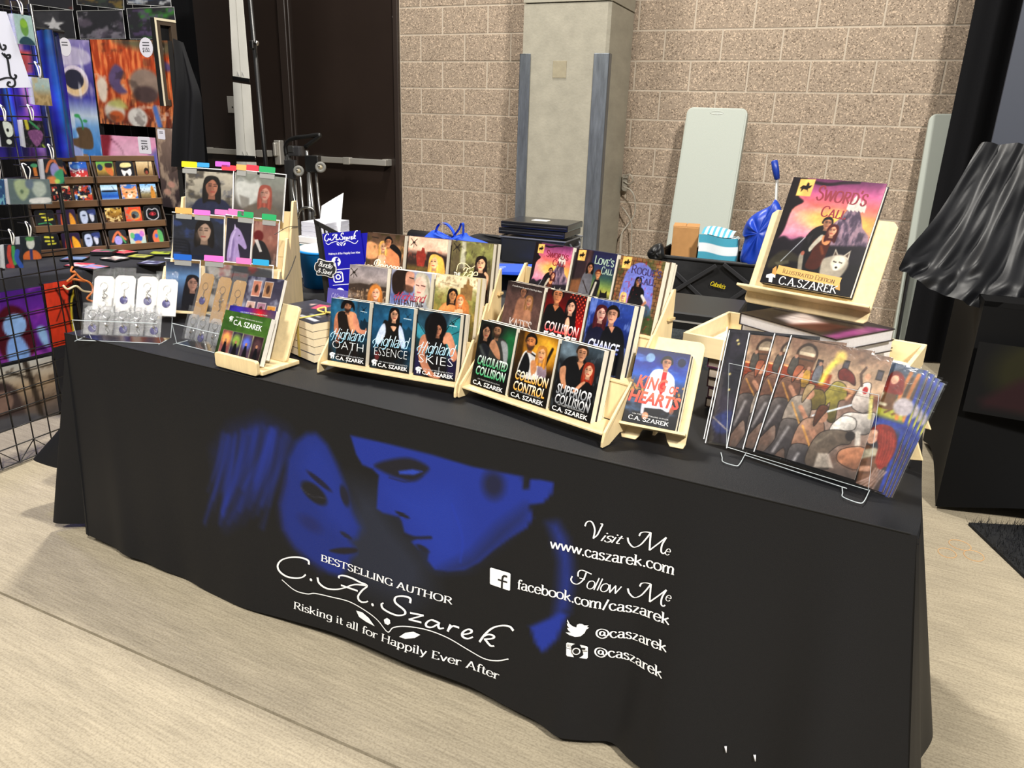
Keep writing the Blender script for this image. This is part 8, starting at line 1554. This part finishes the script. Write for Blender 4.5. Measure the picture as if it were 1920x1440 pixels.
cr = [
 [('green and orange swirled coaster', blobs(('#60b050', '#c8a040', '#3a3026'), [('e', .2, .35, .16, .2, '#1a3a5a', .2), ('p', [(.5, .3), (.9, .4), (.9, .9), (.6, .7)], '#d07038', .05), ('p', [(.55, .1), (.95, .1), (.9, .35), (.55, .35)], '#2a2420', .05)])), ('black coaster with cream mask like patches', blobs('#1c1c20', [('p', [(.3, .1), (.8, .08), (.85, .32), (.25, .35)], '#e8d890', .04), ('p', [(.25, .5), (.5, .6), (.8, .45), (.85, .75), (.7, .9), (.55, .7), (.4, .92), (.3, .8)], '#f0ece0', .03)])), ('sepia coaster with a dark shape among bare trees', blobs(('#d8c090', '#b09060', '#6a5030'), [('l', [(.8, 0), (.75, .5)], .05, '#2a2018'), ('e', .6, .62, .16, .22, '#1c1612', .2), ('e', .6, .7, .09, .12, '#8a4030', .3)]))],
 [('blue winter lake coaster', blobs(('#a8d8f0', '#d8eef8', '#3a78c0', '#1a50b0', '#b0d0f0'), [('p', [(.1, .35), (.9, .35), (.9, .45), (.1, .45)], '#101828', .03), ('l', [(.7, .1), (.85, .4)], .03, '#203048')])), ('orange tabby cat coaster', blobs('#3a70b8', [('p', [(.08, .1), (.3, .25), (.7, .25), (.92, .1), (.95, .6), (.7, .98), (.3, .98), (.05, .6)], '#e88a4a', .04), ('m', '#f8c8a0', 5, 12, 3, .5, .6, .7), ('e', .5, .72, .16, .14, '#f4e0cc', .5), ('e', .5, .66, .05, .035, '#b04030', .3), ('e', .33, .5, .06, .05, '#304020', .3), ('e', .67, .5, .06, .05, '#304020', .3)])), ('landscape coaster with an ochre tower under blue sky', blobs(('#78b0e0', '#c8dcec', '#8a7a50', '#4a3a28'), [('p', [(.62, .95), (.65, .3), (.75, .1), (.85, .3), (.9, .95)], '#c08030', .04), ('m', '#2c2a22', 9, 9, 4, .56, .64, .6)]))],
 [('amber and brown marbled coaster', blobs(('#c8a040', '#8a6020', '#3a1c10'), [('m', '#f0d890', 6, 7, 3, .5, .62, .8), ('m', '#2a120a', 8, 8, 5, .54, .62, .8)])), ('red orange ringed coaster', blobs('#d84a2a', [('e', .6, .5, .35, .35, '#f08a3a', .1), ('e', .6, .5, .24, .24, '#4a5a5a', .1), ('m', '#8a8a78', 8, 8, 3, .5, .6, .6), ('e', .5, .6, .12, .15, '#2a1a18', .2)])), ('black coaster with white curled ornament and red centre', blobs('#0e0e10', [('l', [(.15, .3), (.3, .15), (.5, .22), (.7, .15), (.85, .3), (.85, .7), (.6, .88), (.4, .88), (.15, .7), (.15, .3)], .05, '#e8e8e8'), ('l', [(.3, .5), (.5, .38), (.7, .5), (.5, .6), (.3, .5)], .05, '#c03038'), ('e', .5, .5, .08, .07, '#e04048', .3)]))],
 [('dark grey coaster with a rainbow rimmed lilac oval', blobs('#26282c', [('l', [(.15, .7), (.3, .35), (.55, .1), (.7, .35), (.95, .6)], .14, '#e87848'), ('e', .5, .65, .24, .3, '#a098d8', .15), ('l', [(.7, .4), (.9, .8)], .1, '#50b060')])), ('pastel coaster with blue and green splashes', blobs(('#f0b0a0', '#a8d0c0'), [('e', .5, .55, .3, .28, '#3a60c0', .2), ('e', .2, .4, .14, .2, '#60b070', .3), ('e', .8, .3, .15, .2, '#c878c0', .3), ('e', .5, .85, .2, .12, '#e89060', .4)])), ('black coaster with an orange green split oval', blobs('#141416', [('p', [(.35, .95), (.25, .5), (.5, .1), (.85, .3), (.9, .95)], '#e07048', .04), ('p', [(.62, .1), (.9, .3), (.9, .95), (.66, .9)], '#5aa860', .06), ('e', .5, .5, .1, .14, '#4a70c0', .3)]))]]
cl = [
 [('teal coaster with orange flame shapes', blobs('#14161c', [('l', [(.5, .9), (.5, .3)], .2, '#e88a40'), ('e', .5, .2, .2, .12, '#50a070', .3)])), ('dark coaster with violet and orange arcs', blobs('#1a1a2c', [('e', .5, .4, .36, .3, '#3a3a90', .3), ('l', [(.8, .2), (.95, .7)], .1, '#e07a40')])), ('blue coaster with red white spotted mushrooms', blobs(('#2858b8', '#2a60c0', '#c03030', '#a02828'), [('e', .7, .75, .34, .2, '#c83838', .1), ('m', '#f4f0ec', 9, 9, 3, .58, .62, .9), ('e', .4, .3, .2, .14, '#5a90d8', .4)]))],
 [('busy red and yellow comic coaster, left of the left rack', blobs('#201414', [('m', '#e0a040', 6, 6, 2, .48, .6, .9), ('m', '#b02020', 5, 5, 7, .5, .6, .9)])), ('red, cream and blue patchwork coaster, centre of the left rack', blobs('#14141c', [('m', '#e8d8b0', 6, 6, 5, .48, .58, .9), ('m', '#c03828', 5, 6, 9, .5, .58, .9)])), ('crowded cream, red and blue coaster', blobs('#101018', [('m', '#f0dcb0', 6, 7, 12, .46, .56, 1), ('m', '#c83c20', 6, 6, 15, .52, .6, .9), ('m', '#4a80d0', 6, 4, 18, .56, .62, .8)]))],
 [('black coaster with yellow scribbles, third row', blobs('#15161a', [('l', [(.3, .2), (.6, .25)], .12, '#e8e040'), ('l', [(.35, .4), (.65, .45)], .1, '#e8e040'), ('l', [(.5, .6), (.9, .55)], .1, '#e8e040'), ('l', [(.1, .8), (.6, .75), (.8, .9)], .06, '#40a060')])), ('violet coaster with orange columns, third row', blobs(('#3a2a4a', '#2a2038'), [('p', [(.2, .3), (.4, .2), (.45, 1), (.15, 1)], '#d8582a', .05), ('p', [(.7, .2), (.9, .5), (.95, 1), (.65, 1)], '#f0a030', .06)])), ('black and white coaster of two heads, third row', two_heads)],
 [('black coaster with yellow scribbles, bottom row', blobs('#15161a', [('l', [(.3, .15), (.7, .2)], .12, '#e8e040'), ('l', [(.3, .4), (.7, .42)], .12, '#e8e040'), ('l', [(.4, .6), (.8, .58)], .1, '#e8e040')])), ('violet coaster with red and yellow columns, bottom row', blobs(('#2a1c3a', '#2a1430'), [('p', [(.2, .3), (.4, .2), (.5, 1), (.15, 1)], '#e04a20', .05), ('p', [(.6, .2), (.9, .5), (1, 1), (.6, 1)], '#f0a828', .06)])), ('black and white coaster of two heads, bottom row', two_heads)]]
for off, grid, nm in ((0, cr, 'right'), (-.325, cl, 'left')):
    Mr = RT @ T3(off, BTZ+.003, 0); coaster_rack(Mr, RW, 'brown four tier coaster rack, '+nm+' one on the art booth table')
    for r_, row in enumerate(grid):
        for c, (lab, fn) in enumerate(row): coaster(Mr, c, 3-r_, RW, side, fn, lab+' on the '+nm+' brown rack')
# flat packs of stickers on the booth table
packs = [((150, 496), '#d83a4a', '#f0e8e4'), ((196, 474), '#e06a90', '#3a6a50'), ((232, 472), '#d04050', '#a0c0a0'), ((262, 462), '#3a8a60', '#101014'), ((298, 458), '#48a070', '#e8dcc8'), ((215, 484), '#e8d0c0', '#2a2a30'), ((262, 480), '#b0b440', '#1c1c20'), ((302, 474), '#a8b838', '#20242a'), ((176, 500), '#8a96c8', '#d86a60'), ((285, 492), '#40486a', '#c0c8d8'), ((140, 484), '#6a90b8', '#c8504a')]
for i, (pxy, c1, c2) in enumerate(packs):
    p = at_z(*pxy, BTZ+.012); o = thing('sticker_pack', ['red', 'pink', 'rose', 'green', 'mint', 'cream', 'olive', 'lime', 'lilac', 'navy', 'sky blue'][i]+' topped flat sticker pack lying before the coaster racks', 'pack', upright((p.x, p.y, BTZ+.004), .35+.3*math.sin(i*2.1)), 'sticker packs')
    t = .008+.012*(i in (1, 3, 4)); MB().box((-.055, -.045, 0), (.055, .045, t)).obj('stack', M_BLACK, o, bevel=.001); art_obj('print', o, .104, .084, blobs(c1, [('m', c2, 3, 3, i, .46, .58, .9)]), 14, T3(-.052, -.042, t+.0006), .1)

# canvases, sleeves and a second grid behind
NC = 2.05
def canvas(px, n, label, fn, N=60, depth=.035):
    M, w, h = planefit(MW(n), 0, *px); o = thing('canvas_print', label, 'canvas', M); MB().box((0, 0, -depth), (w, h, -.0006)).obj('stretcher', mat('canvas_black_edge', '#08080b', .7), o); art_obj('painted_face', o, w, h, fn, N, None, .12); return o, w, h
def tag_disc(o, x, y, r, txt, rect=False, ttx=None):
    if rect: MB().prism(rrect(x-r, y-r*.95, x+r, y+r*.95, r*.2), .0008, .0018).obj('price_tag', mat('tag_white', '#e4e2ee', .5), o)
    else: MB().prism([(x+r*math.cos(t*.3), y+r*math.sin(t*.3)) for t in range(21)], .0008, .0018).obj('price_tag', mat('tag_white', '#e4e2ee', .5), o)
    I = Ink()
    if txt: I.word(sans(txt, .02), (x-r*.55, y-r*.55), (x+r*.55, y-r*.55), (x-r*.55, y-r*.02), '#1a1a1e')
    for k in range(2): I.strokes([[(x-r*.5, y+r*(.2+.28*k)), (x+r*.5, y+r*(.2+.28*k))]], r*.12, r*.12, '#55555c')
    I.v = [(a, b, .0022) for a, b, c in I.v]; I.obj('tag_writing', o)
def a_space(A):
    A.grad((0, '#8a80b8'), (.12, '#6a60a8'), (.3, '#3a3480'), (.42, '#3c3c98'), (.5, '#8a98c8'), (.56, '#b8c8dc'), (.64, '#6a9ad0'), (.8, '#4080c8'), (1, '#2a60b0')); A.mottle('#c8b8e0', 4, 5, 3, .52, .66, .6)
    A.ell(.5, .3, .36, .115, '#d8cce0', .06); A.ell(.5, .33, .30, .09, '#e0b870', .5, 0, .7); A.ell(.48, .29, .26, .075, '#2a2a3c', .06); A.poly([(.05, .06), (.3, .04), (.9, .08), (.95, .16), (.5, .19), (.1, .16)], '#c8c0d8', .05, .8, True); A.mottle('#f0f0f8', 7, 4, 8, .6, .7, .5)
    A.poly([(.38, .66), (.74, .66), (.78, .80), (.5, .82), (.2, .79), (.22, .75), (.42, .73)], '#5a4632', .03, 1, True); A.line([(.56, .66), (.54, .6), (.46, .56)], .04, '#2a7a4a', .02, 1, True); A.ell(.44, .565, .08, .015, '#3a9a58', .3); A.ell(.64, .6, .06, .012, '#3a9a58', .3); A.rect(.48, .86, .6, .99, '#8a6a48', .02)
def a_shag(A):
    A.grad((0, '#c85a34'), (.4, '#c8502a'), (.8, '#8a3a22'), (1, '#4a2c28')); f = A.fbm(30, 5, 4); A.mix((f-.46)*7, '#e88a50', .8); A.mix((.46-f)*7, '#8a2c14', .6); A.poly([(.3, 0), (1, 0), (1, .16), (.6, .1)], '#3a5a4c', .06, .7, True); A.mottle('#e0d0c0', 9, 9, 12, .62, .68, .5)
    A.poly([(.2, .4), (.3, .28), (.4, .36), (.34, .5), (.42, .6), (.3, .62), (.2, .52)], '#5a4a70', .03, 1, True); A.poly([(.82, .2), (1, .26), (1, .34), (.9, .32)], '#5a4a70', .03, 1, True); A.ell(.66, .5, .2, .18, '#8a766a', .25); A.ell(.66, .62, .16, .1, '#4a3a3a', .4)
    A.poly([(.02, .5), (.1, .44), (.16, .52), (.12, .72), (.04, .7)], '#d8c8b8', .03, 1, True); A.ell(.22, .84, .14, .12, '#c8bcb0', .3); A.ell(.24, .9, .1, .07, '#b0522a', .4); A.poly([(.14, .76), (.3, .68), (.4, .8)], '#a8a860', .04, .9, True); A.ell(.52, .9, .13, .12, '#c8c4c0', .25); A.line([(.76, .78), (.8, .98)], .06, '#4a6ab0', .03); A.mottle('#2a2020', 6, 6, 8, .58, .66, .4)
def a_pink(A): A.grad((0, '#e0a0c0'), (1, '#d878b0')); A.poly([(0, 0), (.2, 0), (.1, .6), (0, 1)], '#7a1c2a', .06, .95, True); A.line([(.2, .1), (.35, .3), (.42, .6)], .02, '#5a2038', .01, .9, True); A.poly([(.85, .5), (1, .3), (1, 1), (.8, 1)], '#3a5ab0', .1, .9); A.ell(.5, .4, .3, .3, '#ecc0d8', .9, 0, .6)
def a_greige(A): A.grad((0, '#8a7468'), (.4, '#6a5850'), (1, '#2a2228')); A.mottle('#c0a890', 4, 7, 3, .5, .64, .7); A.ell(.6, .7, .2, .04, '#c09080', .3); A.ell(.35, .8, .2, .04, '#b08878', .3)
o, w, h = canvas(((103, 74), (169, 75), (193, 320), (122, 322)), NC, 'tall canvas of violet sky, pale oval and brown lump on blue', a_space, 54); tag_disc(o, w*.36, h*.945, w*.16, None)
o, w, h = canvas(((171, 75), (312, 75), (331, 241), (186, 232)), NC, 'large canvas of orange shaggy texture with violet crescents', a_shag, 90); tag_disc(o, w*.73, h*.92, w*.085, '$150.')
o, w, h = canvas(((190, 253), (290, 258), (300, 330), (196, 330)), NC, 'pink canvas with dark red edge and a price tag', a_pink, 40); tag_disc(o, w*.80, h*.80, w*.11, '$75', True)
o, w, h = canvas(((294, 240), (329, 241), (336, 390), (303, 388)), NC-.03, 'narrow grey brown canvas right of the pink one', a_greige, 24); tag_disc(o, w*.3, h*.92, w*.2, None, True)
# canvas seen from its edge and back, black cloth hung on it
nf = V(-.35, -.94, 0).normalized(); c0 = at_n(312, 197, 1.75)
q = [at_n(327, 44, 2.0), at_n(368, 62, 2.14), at_n(352, 205, 2.14), at_n(302, 198, 2.0)]
FX = (q[1]-q[0]); FX.z = 0; Mf = frame(q[3], FX, V(0, 0, 1)); wf_ = FX.length; hf_ = (q[0]-q[3]).length
o = thing('framed_canvas', 'canvas seen from behind with bare wooden stretcher, turned at the booth corner', 'canvas', Mf)
for a, b in (((0, 0, 0), (.035, hf_, .028)), ((wf_-.035, 0, 0), (wf_, hf_, .028)), ((.0351, hf_-.035, 0), (wf_-.0351, hf_, .028)), ((.0351, 0, 0), (wf_-.0351, .035, .028))): MB().box(a, b).obj('stretcher_bar', mat('raw_pine', '#3c2e20', .7, var=.1, scale=20), o, bevel=.001)
MB().box((-.002, -.002, -.004), (wf_+.002, hf_+.002, -.0005)).obj('canvas_sheet', mat('canvas_black_edge', '#08080b', .7), o); MB().box((-.004, -.002, -.004), (-.0021, hf_, .030)).obj('wrapped_edge', M_BLACK, o)
MB().box((.0, -.001, .0285), (.012, hf_+.001, .0300)).box((.0121, hf_-.012, .0285), (wf_, hf_+.001, .030)).obj('canvas_fold', mat('raw_canvas', '#cfc4aa', .9), o)
m = MB(); rows = []
for j in range(15):
    t = j/14; L0 = at_n(325+8*min(t*3, 1)-4*t, 72+240*t, 2.0); R0 = at_n(345+30*min(t*2.5, 1)+4*t, 80+240*t, 2.06); rows.append([tuple(L0.lerp(R0, s)-WN*(.025*math.sin(s*9+t*2)*(.3+t)*min(1, t*4+.2)+.004)) for s in np.linspace(0, 1, 16)])
ob = m.sheet(rows).obj('hanging_cloth', mat('dull_black', '#0b0b0e', .75, spec=.3), None, True); tag(ob, 'black cloth hanging from the turned canvas at the booth corner', 'cloth')
o = thing('hook', 'small chrome hook holding the black cloth', 'hook', Matrix.Translation(at_n(334, 72, 1.70))) if False else None
gB = MW(2.2); q = uv(gB, -40, 330), uv(gB, 334, -60); xB0, xB1 = q[0][0], uv(gB, 328, 100)[0]
gridwall(gB @ T3(xB0, 0, 0), xB1-xB0, .012, 2.35, 'black wire grid wall behind the canvases of the art booth', .1524)
def a_dk(seed, c1, c2, star=False):
    def f(A):
        A.C[:] = hx('#24242a'); A.mottle(c1, 3, 3, seed, .48, .62, .8); A.mottle(c2, 5, 5, seed+9, .54, .64, .7)
        if star: A.poly([(.5+(.3 if k % 2 == 0 else .12)*math.sin(k*math.pi/5), .5-(.3 if k % 2 == 0 else .12)*math.cos(k*math.pi/5)) for k in range(10)], '#c0c0c4', .02)
    return f
sl = [(((60, 19), (135, 20), (144, 73), (67, 73)), 'dark print with a plain silver star, upper row of the booth', a_dk(3, '#3a3a40', '#4a4a50', True)), (((143, 19), (230, 20), (236, 73), (152, 73)), 'dark mauve print with a small pink star sticker', a_dk(5, '#5a5060', '#8a8490')), (((238, 15), (326, 14), (333, 72), (244, 74)), 'dark print with bright green and violet streaks', a_dk(8, '#3a8a30', '#5a4470')), (((-10, -40), (52, -40), (54, 12), (-8, 12)), 'dark print cut by the top edge at far left', a_dk(11, '#4a3c30', '#3a3a40')), (((52, -40), (134, -40), (136, 13), (53, 13)), 'dark brown and red print cut by the top edge', a_dk(14, '#6a2c24', '#3a3030')), (((143, -40), (230, -40), (232, 13), (144, 13)), 'dark green and gold print cut by the top edge', a_dk(17, '#3a4a3a', '#8a7030')), (((237, -42), (318, -44), (321, 9), (238, 11)), 'blue and white print cut by the top edge', a_dk(20, '#3a5a8a', '#d8dce0'))]
for px, lab, fn in sl:
    M, w, h = planefit(MW(2.14), 0, *px); o = thing('sleeved_print', lab, 'print', M, 'sleeved prints above the canvases'); art_obj('printed_sheet', o, w-.01, h-.01, fn, 44, T3(.005, .005, 0), .1); MB().box((0, 0, -.002), (w, h, -.0008)).obj('backing_card', M_BLACK, o); MB().box((0, 0, .001), (w, h, .0015)).obj('clear_sleeve', M_SLEEVE, o); MB().tube([(0, 0, .0016), (w, 0, .0016), (w, h, .0016), (0, h, .0016)], .0012, 4, True).obj('sleeve_edge', mat('sleeve_edge', '#e6e8ea', .3), o)
# prints fixed low on the grid panel, seen through its wires
def low_print(px, off, label, fn, N=54):
    M, w, h = planefit(PA, off, *px); o = thing('canvas_print', label, 'canvas', M); MB().box((0, 0, -.03), (w, h, -.0006)).obj('stretcher', mat('canvas_black_edge', '#08080b', .7), o); art_obj('painted_face', o, w, h, fn, N, None, .12)
def a_purple(A): A.grad((0, '#4a2080'), (.5, '#6a2898'), (1, '#3a1458')); A.mottle('#a040b8', 4, 5, 3, .5, .64, .7); A.poly([(.45, .95), (.42, .4), (.6, .2), (.78, .4), (.8, .95)], '#4a1420', .03, 1, True); A.ell(.62, .5, .13, .17, '#8ab0e8', .1); A.poly([(.52, .7), (.66, .66), (.74, 1), (.5, 1)], '#7aa0e0', .03, 1, True); A.poly([(.0, .2), (.3, .3), (.36, .8), (.0, .95)], '#3aa050', .05, 1, True); A.ell(.16, .6, .08, .06, '#b02830', .3); A.poly([(.86, .6), (.96, .62), (.98, .9), (.9, .84)], '#8ab0e0', .03, 1, True)
def a_orange(A): A.grad((0, '#d8402a'), (1, '#c0341c')); A.line([(.3, .1), (.5, .4), (.6, .8)], .05, '#2a1414', .03, .9, True); A.line([(.5, .3), (.2, .6)], .03, '#2a1414', .03, .8, True); A.poly([(.6, .3), (.8, .05), (1, .05), (1, .9), (.7, 1)], '#16161c', .04, 1, True); A.line([(.62, .9), (.66, .4), (.85, .12)], .06, '#c8b030', .02, 1, True)
def a_wood(A): A.grad((0, '#b8b8b4'), (.4, '#a08a70'), (.7, '#6a5a50'), (1, '#4a4648')); A.mottle('#5a4a3c', 12, 12, 3, .52, .62, .6); A.line([(.7, 0), (.76, .5), (.8, 1)], .06, '#2a221c', .02, .9, True); A.line([(.76, .3), (.5, .1)], .03, '#2a221c', .02, .9, True); A.poly([(.2, .9), (.22, .4), (.4, .22), (.56, .4), (.6, .9)], '#3c3030', .04, 1, True); A.ell(.4, .55, .12, .18, '#7a6258', .2); A.poly([(.1, 1), (.2, .82), (.6, .82), (.8, 1)], '#4a4a50', .04, 1, True)
low_print(((-90, 565), (80, 534), (96, 655), (-75, 705)), -.012, 'violet canvas with pale blue and green shapes behind the grid wires', a_purple)
low_print(((83, 533), (150, 521), (163, 635), (99, 653)), -.012, 'orange red canvas with dark branches behind the grid wires', a_orange, 40)
low_print(((-80, 713), (97, 663), (110, 775), (-65, 832)), -.012, 'grey woodland canvas, lowest behind the grid wires', a_wood)
o = thing('lanyard', 'tangle of orange and white cords tied to the grid tube', 'cord', PA @ T3(tt, 0, .02)); w0 = lambda x, y, z=0: (uv(PA @ T3(0, 0, .02), x, y)[0]-tt, uv(PA @ T3(0, 0, .02), x, y)[1], z)
for i, pts in enumerate(([(136, 500), (131, 508), (140, 512), (134, 520), (128, 528), (140, 524), (160, 528)], [(118, 535), (125, 542), (140, 536), (155, 545), (172, 548)], [(138, 508), (150, 522), (166, 530), (174, 545), (165, 560), (178, 566)])): MB().tube(smooth_path([w0(x, y, .008*math.sin(k)) for k, (x, y) in enumerate(pts)], 5), .0045, 6).obj('cord', mat('orange_cord', '#d87a3a', .6) if i != 1 else mat('cream_cord', '#e8d8b0', .6), o, True)

s0 = uv(MW(2.42), -260, 100)[0]; s1 = uv(MW(2.42), 372, 100)[0]
m = MB(); rows = [[(x, z, .02*math.sin(x*19)+.012*math.sin(x*37+1)) for x in np.linspace(0, s1-s0, 70)] for z in np.linspace(.01, 3.3, 6)]
tag(m.sheet(rows).obj('curtain', M_DRAPE, None, True, M=MW(2.42, s0)), 'black backdrop curtain behind the art booth at the left', 'curtain')
